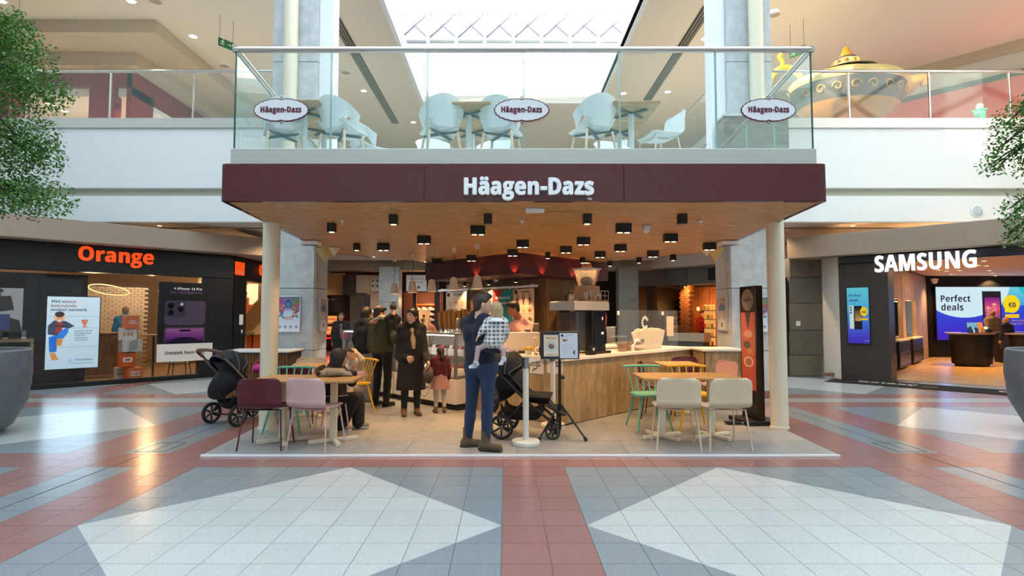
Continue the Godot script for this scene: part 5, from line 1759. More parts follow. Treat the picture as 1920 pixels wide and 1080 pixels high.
func display_case(l: Transform3D,x0: float,x1: float,label: String,kind: int) -> void:
	var o := thing("display_case",label,"display case")
	var w := x1 - x0
	var m := (x0 + x1) / 2
	var zf := 0.30
	var dep := 0.85
	var white := M("case_white",C(226,218,206),0.35)
	var steel := M("case_steel",C(150,148,145),0.3,0.85)
	part(o,"plinth",S(l).box(V(m,0.065,zf - dep / 2 - 0.03),V(w - 0.04,0.09,dep - 0.08)),M("plinth_dark",C(46,42,40),0.6))
	part(o,"base",S(l).box(V(m,0.305,zf - dep / 2),V(w,0.39,dep),0.008),white)
	part(o,"deck",S(l).box(V(m,0.515,zf - dep / 2),V(w,0.03,dep),0.004),steel)
	for sx: float in [x0 + 0.02,x1 - 0.02]:
		part(o,"corner_post",S(l).box(V(sx,0.86,zf - 0.025),V(0.04,0.66,0.045),0.004),steel)
		part(o,"corner_post",S(l).box(V(sx,0.86,zf - dep + 0.03),V(0.04,0.66,0.045),0.004),steel)
	part(o,"top_frame",S(l).box(V(m,1.19,zf - dep / 2),V(w,0.022,dep),0.004),steel)
	part(o,"glass_pane",S(l * xf(V(m,0.86,zf - 0.01))).quad_pane(w - 0.08,0.64),glass("case_glass",Color(0.86,0.93,0.93,0.08)))
	part(o,"glass_pane",S(l * xf(V(x1 - 0.01,0.86,zf - dep / 2),PI / 2)).quad_pane(dep - 0.1,0.64),glass("case_glass"))
	part(o,"back_panel",S(l).box(V(m,0.86,zf - dep + 0.02),V(w - 0.06,0.64,0.02)),M("case_inside",C(200,198,196),0.3))
	part(o,"light_strip",S(l).box(V(m,1.168,zf - 0.06),V(w - 0.1,0.014,0.03)),glow("case_light",Color(1.0,0.97,0.92),5.0))
	area(l * V(m,1.155,zf - 0.12),l * V(m,0.6,zf - 0.3),w - 0.1,0.06,0.5,Color(1.0,0.95,0.9))
	part(o,"shelf",S(l).box(V(m,0.80,zf - 0.56),V(w - 0.1,0.012,0.34),0.002),glass("shelf_glass",Color(0.8,0.9,0.9,0.2)))
	var cols := [C(236,226,210),C(214,60,110),C(226,214,196),C(196,60,56),C(222,150,150),C(236,226,216),C(196,150,110),C(120,80,60)]
	var n := int(w / 0.24)
	for row in 2:
		for k in n:
			var x := x0 + 0.14 + (w - 0.28) * k / (n - 1)
			var y := 0.532 if row == 0 else 0.808
			var zz := zf - 0.22 if row == 0 else zf - 0.54
			var c: Color = cols[(k * 3 + row * 2 + kind) % 8]
			var tb := thing("ice_cream_tub" if kind == 1 else "cake_tray","%s, %s row, %s from the right end" % [["","ice cream pan in the display case","cake tray in the far pastry case"][kind],"lower" if row == 0 else "upper",NTH[n - k - 1]],"ice cream" if kind == 1 else "cake",l * V(x,y,zz),PI / 4)
			tb.rotation.y = -PI / 4
			part(tb,"pan",S().box(V(0,0.06,0),V(0.17,0.12,0.26),0.008),M("pan_white",C(236,232,226),0.4))
			part(tb,"scoop",S().ball(V(0,0.12,0),V(0.075,0.05,0.115),10),M("ice_%d" % ((k * 3 + row * 2 + kind) % 8),c,0.6,0.0,"fine",4.0,0.3))
			part(tb,"name_tag",S(xf(V(0,0.15,0.13),0,-0.3)).box(Z3,V(0.08,0.05,0.004)),M("tag_%d" % ((k + row) % 2),[C(220,40,110),C(238,232,224)][(k + row) % 2],0.5))
	if kind == 1:
		var f := l * xf(V(x0 + w * 0.52,0.32,zf + 0.001))
		part(o,"logo_ring",S(f).ring(0.155,0.148,0.002),M("ink_burgundy",C(92,24,44),0.6))
		lettering(o,"lettering","H\u00e4agen-Dazs", 0.26, f, M("ink_burgundy"))
	else:
		for x: float in [x0 + 0.12,x1 - 0.12]:
			part(o,"pink_disc",S(l * xf(V(x,1.08,zf - 0.008))).prism(ring2(0.07,20),0.004),M("disc_pink",C(206,50,110),0.5))
func build_kiosk_goods() -> void:
	var r := arm_right()
	var l := arm_left()
	var black := M("machine_black",C(22,20,20),0.25)
	var silver := M("machine_silver",C(176,172,166),0.4,0.4)
	var wood := M("bowl_wood",C(176,120,70),0.6,0.0,"wood_v",3.0)
	var white := M("letter_white")
	var cream := M("carton_cream",C(232,222,198),0.7)
	var mx := Transform3D(r.basis,r * V(1.02,0,-0.30))
	var d := thing("ice_dispenser","tall black dispenser tower with a wide silver canopy on the right counter","machine")
	part(d,"tower",S(mx).box(V(0.0,TOP_Y + 0.34,-0.02),V(0.34,0.62,0.34),0.012),black)
	part(d,"door",S(mx).box(V(0.0,TOP_Y + 0.36,0.155),V(0.28,0.5,0.014),0.006),M("machine_gloss",C(14,13,13),0.12))
	part(d,"base",S(mx).box(V(0.0,TOP_Y + 0.02,0.02),V(0.38,0.04,0.42),0.006),black)
	part(d,"side_column",S(mx).box(V(-0.50,TOP_Y + 0.32,-0.06),V(0.14,0.60,0.22),0.01),M("column_brown",C(70,56,46),0.5,0.0,"wood_v",1.5))
	part(d,"glass_pane",S(mx * xf(V(-0.30,TOP_Y + 0.32,0.02))).quad_pane(0.28,0.6),glass("case_glass"))
	part(d,"canopy",S(mx * xf(V(-0.2,TOP_Y + 0.64,0.0)) * Transform3D(Basis(Vector3.RIGHT,-PI / 2),V(0,0,0))).prism(PackedVector2Array([W(-0.46,-0.2),W(0.3,-0.26),W(0.44,-0.1),W(0.44,0.26),W(-0.46,0.26)]),0.13,0.02),silver)
	part(d,"flame_mark",S(mx * xf(V(0.06,TOP_Y + 0.52,0.163))).prism(ring2(0.018,10,0.028),0.003),white)
	part(d,"white_mark",S(mx * xf(V(0.06,TOP_Y + 0.30,0.163))).prism(round_rect(0.06,0.035,0.01),0.003),white)
	part(d,"red_flag",S(mx).box(V(0.19,TOP_Y + 0.48,0.1),V(0.012,0.26,0.08),0.003),M("flag_red",C(176,34,48),0.5))
	var top := TOP_Y + 0.771
	var bk := thing("wire_basket","wire basket of glasses on the dispenser's silver canopy","basket")
	for z: float in [-0.18,0.18]:
		for k in 3:
			part(bk,"wire",S(mx).cyl(V(-0.26,top + 0.02 + k * 0.07,z),V(0.20,top + 0.02 + k * 0.07,z),0.004,-1,5),M("rail_steel"))
	for k in 6:
		part(bk,"wire",S(mx).tube([V(-0.26 + k * 0.092,top + 0.16,0.18),V(-0.26 + k * 0.092,top + 0.005,0.18),V(-0.26 + k * 0.092,top + 0.005,-0.18),V(-0.26 + k * 0.092,top + 0.16,-0.18)],0.004,5),M("rail_steel"))
	for k in 4:
		var gl := thing("tumbler","drinking glass in the wire basket, %s" % ["left end","second from the left","third from the left","right end"][k],"glass",mx * V(-0.19 + k * 0.105,top + 0.012,0.05),0.0,"")
		part(gl,"cup",S().lathe([W(0.03,0.0),W(0.04,0.12),W(0.037,0.12),W(0.027,0.006)],14),glass("cup_glass",Color(0.85,0.8,0.74,0.14)))
		part(gl,"drink",S().cyl(V(0,0.008,0),V(0,0.07,0),0.027,0.032,10),M("drink_%d" % (k % 2),[C(206,150,80),C(206,60,30)][k % 2],0.3))
	var bx := thing("carton","tan carton in the middle of the silver canopy","carton",mx * V(0.02,top + 0.19,-0.08),-PI / 4)
	bx.rotation.y = PI / 4
	part(bx,"body",S().box(V(0,0.0,0),V(0.34,0.10,0.22),0.004),M("carton_tan"))
	part(bx,"tray",S().box(V(0,-0.10,0),V(0.36,0.10,0.24),0.004),M("carton_tan"))
	part(bx,"stand",S().box(V(0,-0.17,0),V(0.2,0.04,0.16)),M("carton_tan"))
	var jr := thing("glass_jar","large square glass jar of wafers topping the dispenser","jar",mx * V(-0.02,top + 0.245,-0.06))
	jr.rotation.y = PI / 4
	part(jr,"jar",S(Transform3D(Basis(Vector3.UP,PI / 4),Z3)).lathe([W(0.13,0.0),W(0.20,0.24),W(0.215,0.245),W(0.19,0.24),W(0.12,0.01)],4,Z3,true),glass("cup_glass"))
	part(jr,"rim",S(Transform3D(Basis(Vector3.UP,PI / 4),Z3)).lathe([W(0.20,0.24),W(0.225,0.24),W(0.225,0.262),W(0.20,0.262)],4,Z3,true),M("jar_lid",C(206,190,172),0.4))
	part(jr,"lid",S().lathe([W(0.001,0.262),W(0.08,0.262),W(0.07,0.33),W(0.05,0.345),W(0.001,0.345)],16),wood)
	part(jr,"wafers",S().ball(V(0,0.07,0),V(0.11,0.07,0.1),10),M("wafer",C(216,150,96),0.7,0.0,"fine",3.0,0.5))
	var ch := thing("cup_holder","small black holder with a white emblem beside the dispenser","holder")
	part(ch,"box",S(mx).box(V(-0.34,TOP_Y + 0.07,0.24),V(0.14,0.14,0.1),0.006),black)
	part(ch,"emblem",S(mx * xf(V(-0.34,TOP_Y + 0.08,0.291))).prism(PackedVector2Array([W(-0.03,0.02),W(-0.01,-0.02),W(0,0.01),W(0.01,-0.02),W(0.03,0.02),W(0.01,0.0),W(0,0.03),W(-0.01,0.0)]),0.002),white)
	var gs := thing("glass_screen","clear glass screens with white clips standing along the right counter","screen")
	var cuts := [1.36,1.95,2.72,3.25]
	for k in 3:
		part(gs,"pane",S(r * xf(V((cuts[k] + cuts[k + 1]) / 2,TOP_Y + 0.33,-0.06))).quad_pane(cuts[k + 1] - cuts[k] - 0.01,0.64),glass("case_glass"))
	for x: float in [1.38,2.72]:
		part(gs,"clip",S(r).box(V(x,TOP_Y + 0.60,-0.055),V(0.06,0.06,0.012),0.004),white)
	var ring := S(r * xf(V(2.15,TOP_Y + 0.42,-0.055)))
	for k in 12:
		var a := TAU * k / 14 + 0.5
		ring.t = r * xf(V(2.15 + cos(a) * 0.085,TOP_Y + 0.45 + sin(a) * 0.085,-0.055),0,0,a)
		ring.box(Z3,V(0.05,0.022,0.002))
	part(gs,"decal",ring,white)
	part(gs,"paper_notice",S(r).box(V(2.96,TOP_Y + 0.38,-0.05),V(0.24,0.34,0.003)),M("notice_tan",C(222,200,174),0.7))
	part(gs,"shelf_stack",S(r).box(V(1.52,TOP_Y + 0.14,-0.14),V(0.2,0.02,0.16)).box(V(1.52,TOP_Y + 0.24,-0.14),V(0.2,0.02,0.16)).box(V(1.52,TOP_Y + 0.04,-0.14),V(0.2,0.02,0.16)),M("shelf_glass",C(210,206,200),0.3))
	for k in 7:
		var bg := thing("paper_bag","tall cream paper cone bag in the row on the right counter, %s" % ["first from the left","second from the left","third from the left","fourth from the left","fifth from the left","sixth from the left","last at the right"][k],"paper bag",r * V(2.26 + k * 0.075,TOP_Y,-0.20),-PI / 4 + 0.9 + (k - 3) * 0.03)
		var hh := 0.30 + 0.012 * ((k * 3) % 4)
		part(bg,"bag",S(xf(Z3,0,0,(k - 3) * -0.05)).prism(PackedVector2Array([W(-0.085,0),W(0.085,0),W(0.12,hh),W(0.06,hh + 0.02),W(0,hh),W(-0.06,hh + 0.02),W(-0.12,hh)]),0.05,0.004),cream)
		part(bg,"fold",S(xf(V(0,0,0.05),0,0,(k - 3) * -0.05)).box(V(0,0.15,0),V(0.004,0.28,0.003)),M("fold_tan",C(206,192,164),0.7))
	for k in 2:
		var bw := thing("wooden_bowl","tapered wooden tub on the right counter, %s" % ["beside the dispenser","beside the white-lidded jar"][k],"tub",r * V(1.72 + k * 0.16,TOP_Y,-0.22))
		part(bw,"tub",S().lathe([W(0.06,0.0),W(0.085,0.15),W(0.078,0.15),W(0.055,0.01)],16,Z3,true),wood)
		part(bw,"hoop",S().lathe([W(0.086,0.10),W(0.088,0.105),W(0.088,0.125),W(0.084,0.13)],16),M("hoop_dark",C(120,80,46),0.6))
	for k in 2:
		var jj := thing("topping_jar","topping jar on the right counter, %s" % ["with a white lid and handle","with brown letters, beside the paper bags"][k],"jar",r * V(2.05 + k * 0.12,TOP_Y,-0.14))
		part(jj,"jar",S().lathe([W(0.045,0.0),W(0.05,0.01),W(0.05,0.12),W(0.04,0.14)],14),M("jar_%d" % k,[C(150,118,92),C(196,176,150)][k],0.35))
		part(jj,"lid",S().lathe([W(0.001,0.14),W(0.055,0.14),W(0.055,0.175),W(0.001,0.18)],14,Z3,true),[white,M("print_grey")][k])
		part(jj,"label",S().lathe([W(0.0508,0.04),W(0.0508,0.09)],14),M("tag_1",C(238,232,224),0.5))
	var sp := thing("scoop","long white-handled scoop leaning from the lidded jar","scoop")
	part(sp,"handle",S(r).tube(spline([V(1.72,TOP_Y + 0.09,-0.02),V(1.84,TOP_Y + 0.12,-0.06),V(1.95,TOP_Y + 0.17,-0.10),V(2.03,TOP_Y + 0.19,-0.13)],4),0.010,8),white)
	part(sp,"bowl",S(r).ball(V(1.70,TOP_Y + 0.08,-0.01),V(0.03,0.02,0.03),8),white)
	var tl := thing("till_screen","cream back of the till screen on the left counter arm, under the toddler","till",l * V(-0.98,TOP_Y,-0.25))
	tl.rotation.y = 0.15
	part(tl,"panel",S().box(V(0,0.17,0),V(0.50,0.29,0.04),0.01),M("till_cream",C(232,216,192),0.5))
	part(tl,"stand",S().box(V(0,0.02,0),V(0.2,0.04,0.16),0.006),black)
	var kb := thing("till_keyboard","black tilted touch panel beside the cream till screen","touch panel",l * V(-0.55,TOP_Y,-0.32))
	kb.rotation.y = 0.2
	part(kb,"panel",S(xf(V(0,0.14,0),0,-0.5)).box(Z3,V(0.16,0.26,0.03),0.008),black)
	part(kb,"base",S().box(V(0,0.02,0),V(0.12,0.04,0.14),0.006),black)
	var cd := thing("card_terminal","black and white card terminal at the counter's front corner","card terminal",l * V(-0.48,TOP_Y,-0.12))
	part(cd,"body",S().box(V(0,0.07,0),V(0.11,0.14,0.1),0.012),black)
	part(cd,"handle",S().tube(spline([V(-0.055,0.03,0.04),V(-0.10,0.05,0.05),V(-0.10,0.10,0.05),V(-0.055,0.12,0.04)],4),0.010,8),white)
	var tub := thing("yellow_tub","clear tub with a yellow lid in front of the till screen","tub",l * V(-0.74,TOP_Y,-0.10))
	part(tub,"tub",S().lathe([W(0.045,0.0),W(0.055,0.075),W(0.001,0.075)],16),M("tub_tan",C(220,190,140),0.4))
	part(tub,"lid",S().lathe([W(0.06,0.075),W(0.06,0.105),W(0.001,0.108)],16,Z3,true),M("lid_yellow",C(232,178,30),0.5))
	part(tub,"label",S().lathe([W(0.0475,0.01),W(0.054,0.06)],16),M("tag_1"))
	var ct := thing("cup_tower","white paper cup stack beside the till screen","cup stack",l * V(-1.28,TOP_Y,-0.16))
	part(ct,"cup",S().lathe([W(0.035,0.0),W(0.05,0.13),W(0.001,0.13)],14),M("cup_paper",C(226,206,180),0.6))
	part(ct,"rim",S().lathe([W(0.05,0.125),W(0.054,0.13),W(0.054,0.20),W(0.05,0.205)],14),M("cup_paper"))
	var inner := thing("back_counter","dark back counter with open shelves inside the kiosk","counter",V(1.55,0,-10.2),PI / 4)
	part(inner,"body",S().box(V(0,0.45,0),V(2.1,0.86,0.5),0.006),M("oak_dark_a"))
	part(inner,"top",S().box(V(0,0.90,0),V(2.16,0.04,0.56),0.004),M("worktop"))
	part(inner,"shelf",S().box(V(0.35,1.26,-0.14),V(1.1,0.02,0.24),0.003),M("shelf_glass"))
	for s: float in [-0.19,0.89]:
		part(inner,"upright",S().box(V(s,1.09,-0.14),V(0.02,0.34,0.2),0.003),M("rail_steel"))
	var it := inner.transform
	var cm := thing("coffee_machine","black coffee machine with a red curved hood and blue lamps behind the menu stand","coffee machine",it * V(-0.42,0.921,0.0),PI / 4)
	part(cm,"body",S().box(V(0,0.17,0),V(0.62,0.34,0.4),0.02),black)
	part(cm,"hood",S(xf(V(0.1,0.36,0.02))).ball(Z3,V(0.26,0.10,0.22),16),M("hood_red",C(150,18,28),0.15))
	for k in 2:
		part(cm,"button",S().ball(V(-0.06 + k * 0.2,0.27,0.2),V(0.022,0.022,0.012),10),glow("blue_led",Color(0.15,0.25,1.0),2.0))
		part(cm,"spout",S().cyl(V(-0.06 + k * 0.2,0.16,0.22),V(-0.06 + k * 0.2,0.10,0.22),0.014,-1,8),M("rail_steel"))
	part(cm,"drip_tray",S().box(V(0,0.03,0.26),V(0.5,0.03,0.14),0.006),M("rail_steel"))
	var gr := thing("coffee_grinder","tall dark brown grinder column on the back counter","grinder",it * V(-0.52,0.921,-0.17),PI / 4)
	part(gr,"column",S().box(V(0,0.32,0),V(0.17,0.64,0.12),0.02),M("grinder_brown",C(44,30,26),0.5))
	part(gr,"cap",S().box(V(0,0.655,0),V(0.18,0.04,0.13),0.012),black)
	var pr := thing("till_printer","grey sloping-backed till monitor beside the barista","monitor",V(0.42,TOP_Y,-9.25),0.3)
	part(pr,"screen",S(xf(V(0,0.34,0),0,0.35)).box(Z3,V(0.26,0.2,0.03),0.008),M("monitor_grey",C(120,116,122),0.4))
	part(pr,"post",S().cyl(V(0,0.0,0),V(0,0.3,-0.02),0.02,-1,8),black)
	part(pr,"foot",S().box(V(0,-0.02,0),V(0.2,0.03,0.16),0.005),black)
	var pst := thing("till_pedestal","dark pedestal carrying the grey till monitor behind the counter","pedestal",V(0.42,0,-9.25),0.3)
	part(pst,"body",S().box(V(0,0.45,0),V(0.3,0.86,0.3),0.01),M("oak_dark_b"))
	part(pst,"top",S().box(V(0,0.885,0),V(0.32,0.015,0.32)),black)
	var bt := thing("brass_taps","pair of pale sauce pumps behind the menu stand","sauce pump",r * V(0.10,TOP_Y,-0.60))
	for k in 2:
		part(bt,"bottle",S().lathe([W(0.026,0.0),W(0.026,0.13),W(0.010,0.16),W(0.010,0.23),W(0.02,0.235),W(0.02,0.25),W(0.001,0.25)],12,V(k * 0.085,0,0)),M("pump_cream",C(214,186,140),0.4))
		part(bt,"spout",S().tube([V(k * 0.085,0.24,0),V(k * 0.085,0.24,0.05),V(k * 0.085,0.22,0.06)],0.006,6),M("rail_steel"))
	var rr := RandomNumberGenerator.new()
	rr.seed = 17
	for k in 12:
		var row := k / 6
		var q := thing("cup_stack","stack of red-topped paper cups on the back shelf, %s row, %s from left" % ["rear" if row == 0 else "front",NTH[k % 6]],"paper cups",it * V(-0.08 + (k % 6) * 0.135,1.271,-0.20 + row * 0.11),0.0)
		var h := 0.18 + 0.05 * (1 - row) + rr.randf() * 0.05
		part(q,"cup",S().lathe([W(0.034,0.0),W(0.044,h * 0.62),W(0.001,h * 0.62)],12),M("cup_%d" % (k % 2),[C(222,160,110),C(226,190,150)][k % 2],0.6))
		part(q,"rim",S().lathe([W(0.046,h * 0.62),W(0.05,h),W(0.001,h)],12),M("cup_red",C(176,32,40),0.5))
	var fr := thing("fridge","grey glass-fronted fridge against the kiosk's right wall","fridge",at(1092,590,11.6) * V(1,0,1))
	fr.rotation.y = -0.0
	part(fr,"body",S().box(V(0,0.97,-0.3),V(0.62,1.94,0.5),0.01),M("fridge_grey",C(96,90,86),0.4,0.3))
	part(fr,"door",S().box(V(0.0,1.60,-0.035),V(0.54,0.62,0.03),0.006),M("fridge_frame",C(150,140,130),0.4))
	part(fr,"glass_pane",S().box(V(0.0,1.60,-0.015),V(0.44,0.50,0.008)),M("fridge_glass_reflection",C(96,130,112),0.05))  # green reflection put into the pane colour
	part(fr,"handle",S().cyl(V(0.24,1.4,0.01),V(0.24,1.75,0.01),0.012,-1,8),M("rail_steel"))
	for k in 2:
		var cb := thing("copper_bowl","shallow copper bowl on top of the kiosk fridge, %s" % ["left one","right one"][k],"bowl",fr.position + V(-0.12 + k * 0.26,1.942,-0.25))
		part(cb,"bowl",S().lathe([W(0.06,0.0),W(0.14,0.05),W(0.15,0.08),W(0.14,0.08),W(0.05,0.012)],18),M("copper",C(206,130,90),0.3,0.8))
		part(cb,"rim",S().lathe([W(0.15,0.078),W(0.155,0.082),W(0.15,0.086)],18),M("copper"))
	var ctop := 1.202
	for k in 14:
		var cn := thing("wafer_cones","golden stack of waffle cones on the display case, %s row, %s from left" % ["rear" if k % 2 else "front",NTH[k / 2]],"waffle cones",l * V(-2.72 + (k / 2) * 0.125,ctop,-0.06 - (k % 2) * 0.13))
		var hh := 0.34 - 0.05 * (k % 2) + 0.02 * ((k * 5) % 3)
		part(cn,"cones",S().lathe([W(0.018,0.02),W(0.05,hh * 0.5),W(0.045,hh * 0.52),W(0.055,hh * 0.75),W(0.05,hh * 0.77),W(0.058,hh),W(0.045,hh)],10),M("cone_gold",C(204,142,62),0.7,0.0,"fine",6.0,0.4))
		part(cn,"holder",S().lathe([W(0.03,0.0),W(0.03,0.05),W(0.02,0.06)],10),M("rail_steel"))
	var crd := thing("tasting_card","cream table card with a sundae picture leaning on the display case","card",l * V(-3.2,ctop,0.0))
	crd.rotation.y = 0.0
	crd.rotation.z = -0.16
	var pc := Paint.new(60,100,C(232,206,172))
	pc.oval(0.5,0.3,0.13,0.08,C(90,56,44))
	pc.oval(0.5,0.5,0.18,0.09,C(60,36,34))
	pc.poly([W(0.36,0.56),W(0.64,0.56),W(0.56,0.78),W(0.44,0.78)],C(120,70,50))
	poster(crd,"card",xf(V(0,0.2,0.0),0,-0.12),Z3,0.2,0.38,picture("card_print",pc.im,0.6),M("poster_white"),0.006)
	part(crd,"foot",S().box(V(0,0.01,-0.04),V(0.14,0.02,0.08)),M("poster_white"))
	for k in 2:
		var dm := thing("cloche","clear sloped guard on the display case, %s" % ["beside the tasting card","beside the waffle cones"][k],"guard",l * V(-2.92 + k * 0.95,ctop,0.1))
		part(dm,"pane",S(xf(V(0,0.12,0),0,0.4)).quad_pane(0.2,0.24),glass("cup_glass"))
		part(dm,"frame",S().tube([V(-0.1,0.0,0.05),V(-0.1,0.23,-0.05),V(0.1,0.23,-0.05),V(0.1,0.0,0.05)],0.005,6),M("rail_steel"))
# ---------- lamps and fittings under the kiosk roof and on the upper ceilings ----------
func build_ceiling_fittings() -> void:
	var black := M("lamp_black",C(20,19,19),0.45)
	var lens := glow("spot_lens",Color(1.0,0.86,0.66),7.0)
	var off := M("lens_off",C(90,86,82),0.3)
	var list := [[915,411,1,0],[896,432,2,1],[980,457,2,1],[961,474,2,1],[884,484,2,1],[1027,479,1,1],[1061,468,2,1],[1094,452,2,1],[1101,411,1,1],[1169,428,2,1],[1163,465,2,1],[1125,477,2,1],[1092,488,1,1],[1144,494,1,1],[1198,488,1,1],[1224,476,2,1],[1262,483,1,1],[1257,446,2,1],[1279,411,1,0],[1330,462,2,1],[622,427,1,1],[738,412,1,1],[719,463,2,1],[669,463,1,1],[795,450,2,1],[820,490,2,0]]
	var rows := []
	for q: Array in list:
		var band := func(y: float) -> int: return 0 if y < 420 else 1 if y < 440 else 2 if y < 460 else 3 if y < 472 else 4 if y < 482 else 5
		var nth := 0
		for e: Array in list:
			if band.call(e[1]) == band.call(q[1]) and e[0] < q[0]:
				nth += 1
		rows.append([band.call(q[1]),nth])
	for k in list.size():
		var q: Array = list[k]
		var p := on(q[0],q[1],2.64)
		var n: int = q[2]
		var o := thing("ceiling_spot","black %s spotlight on the kiosk soffit, %s row behind the fascia, %s from left" % ["single" if n == 1 else "twin",NTH[rows[k][0]],NTH[rows[k][1]]],"ceiling light",p,0.0,"")
		part(o,"housing",S().box(Z3,V(0.10 * n,0.118,0.10),0.004),black)
		for j in n:
			var x := (j - (n - 1) * 0.5) * 0.095
			part(o,"lens",S().lathe([W(0.034,-0.0605),W(0.001,-0.0605)],14,V(x,0,0)),lens if q[3] else off)
		if q[3]:
			spot(p + V(0,-0.075,0),p + V(0,-2,0),1.25 * n,52.0,Color(1.0,0.79,0.54))
	for k in 3:
		var q: Array = [[871,533],[916,530],[967,525]][k]
		var p := on(q[0],q[1],2.24)
		var o := thing("ceiling_spot","small black spotlight under the burgundy header, %s" % ["over the leftmost menu board","behind the rightmost pendant lamp","over the winter board"][k],"ceiling light",p)
		part(o,"housing",S().cyl(V(0,0.05,0),V(0,-0.05,0),0.045,-1,14),black)
		part(o,"lens",S().lathe([W(0.034,-0.051),W(0.001,-0.051)],12),lens)
		spot(p + V(0,-0.06,0),p + V(-0.1,-2,-0.35),1.5,45.0,Color(1.0,0.80,0.56))
	var wl := wall_left_face()
	for px: Array in [[902,505],[968,503],[1008,505],[1081,508]]:
		pass
	for q: Array in [[-0.62,-11.42],[0.16,-10.64],[0.72,-11.04],[1.42,-11.74]]:
		var n := V(0.70711 * (1.0 if q[0] > 0.2 else -1.0),0,0.70711)
		var p := V(q[0],2.30,q[1]) + n * 0.05
		spot(p,p + V(0,1,0) - n * 0.25,0.16,50.0,Color(1.0,0.55,0.35),0.02)  # unseen uplights, placed to throw red arcs of light on the header
	var shade := M("shade_cream",C(222,210,192),0.6)
	shade.backlight_enabled = true
	shade.backlight = Color(0.25,0.2,0.15)
	for k in 5:
		var q: Array = [[740,482],[774,476],[810,471],[851,464],[895,457]][k]
		var c := on(q[0],q[1],2.70)
		var o := thing("pendant_lamp","cream cone pendant lamp over the display cases, %s of five" % ["leftmost","second from the left","middle one","second from the right","rightmost"][k],"lamp",c)
		part(o,"ceiling_cap",S().lathe([W(0.03,-0.10),W(0.045,-0.001),W(0.001,-0.001)],14),shade)
		part(o,"cord",S().tube(spline([V(0,-0.09,0),V(0.012,-0.25,0),V(-0.006,-0.42,0),V(0,-0.56,0)],3),0.005,6),black)
		part(o,"shade",S().lathe([W(0.010,-0.53),W(0.056,-0.55),W(0.096,-0.765),W(0.092,-0.765),W(0.052,-0.556)],24),shade)
		part(o,"bulb",S().ball(V(0,-0.70,0),V(0.035,0.045,0.035),10),glow("pendant_bulb",Color(1.0,0.82,0.58),8.0))
		omni(c + V(0,-0.70,0),0.22,Color(1.0,0.76,0.5),0.03)
	var white := M("letter_white")
	for k in 3:
		var o := thing("sprinkler","small white sprinkler head on the soffit, %s" % ["left of the name","under the name","right of the name"][k],"sprinkler",on([642,979,1314][k],413,2.70))
		part(o,"plate",S().lathe([W(0.04,-0.012),W(0.045,0.0),W(0.001,-0.001)],14),white)
		part(o,"head",S().lathe([W(0.012,-0.012),W(0.008,-0.05),W(0.02,-0.055),W(0.001,-0.058)],10),white)
	var em := thing("emergency_light","white rectangular emergency light on the front of the soffit","emergency light",on(1003,395,2.68))
	part(em,"case",S().box(Z3,V(0.21,0.04,0.10),0.006),white)
	part(em,"lens",S().box(V(0,-0.022,0),V(0.18,0.006,0.07)),M("tag_1"))
	var dc := thing("dome_camera","white dome camera on the soffit right of the twin spots","camera",on(1212,422,2.70))
	part(dc,"base",S().lathe([W(0.062,-0.05),W(0.066,-0.001),W(0.001,-0.001)],18),white)
	part(dc,"dome",S().ball(V(0,-0.055,0),V(0.052,0.06,0.052),14),M("dome_white",C(226,226,222),0.2))
	for k in 2:
		var sx: float = [582,1367][k]
		var b := thing("speaker_box","flat white speaker box on the soffit near the %s stone pillar" % ["left","right"][k],"speaker",on(sx,456,2.66))
		part(b,"case",S().box(Z3,V(0.30,0.06,0.22),0.008),white)
		part(b,"grille",S().box(V(0,-0.031,0),V(0.24,0.006,0.16)),M("print_grey"))
		var tx: float = [609,1341][k]
		var t := thing("paper_pyramid","folded golden paper pyramid hanging under the soffit by the %s stone pillar" % ["left","right"][k],"decoration",on(tx,466,2.70))
		part(t,"fold",S(xf(Z3,0.4)).lathe([W(0.001,-0.24),W(0.2,-0.002)],4),M("paper_gold",C(196,170,110),0.6))
		part(t,"flap",S(xf(V(0.2 * (1 if k else -1) * -1.0,-0.002,0.1),0.9)).lathe([W(0.001,-0.16),W(0.12,-0.002)],4),M("paper_pale",C(222,206,170),0.6))
	var sd := thing("smoke_detector","round white smoke detector under the burgundy header","smoke detector",on(930,524,2.29))
	part(sd,"body",S().lathe([W(0.001,-0.05),W(0.045,-0.045),W(0.06,-0.001),W(0.001,-0.001)],16),white)
	part(sd,"led",S().ball(V(0.03,-0.046,0),V(0.005,0.004,0.005),6),M("flag_red",C(176,34,48),0.5))
	var dl := [[3,2,CEIL],[246,2,CEIL],[362,68,CEIL],[622,70,CEIL],[682,170,CEIL],[775,229,CEIL],[1451,20,CEIL],[1322,72,CEIL],[1252,172,CEIL],[1169,175,CEIL],[150,167,8.0],[252,195,8.0],[274,208,8.0],[122,208,8.0],[95,195,8.0]]
	var where := ["at the top left corner","over the stepped bulkhead's corner","over the left balustrade","beside the left air vent","at the middle of the left vent","near the far end of the left vent","above the right pillar","beside the right pillar","beyond the right terrace table","at the edge of the roof slot","first inside the red shop","inside the red shop near the side opening","second inside the side opening","low behind the tree in the red shop","behind the tree's edge in the red shop"]
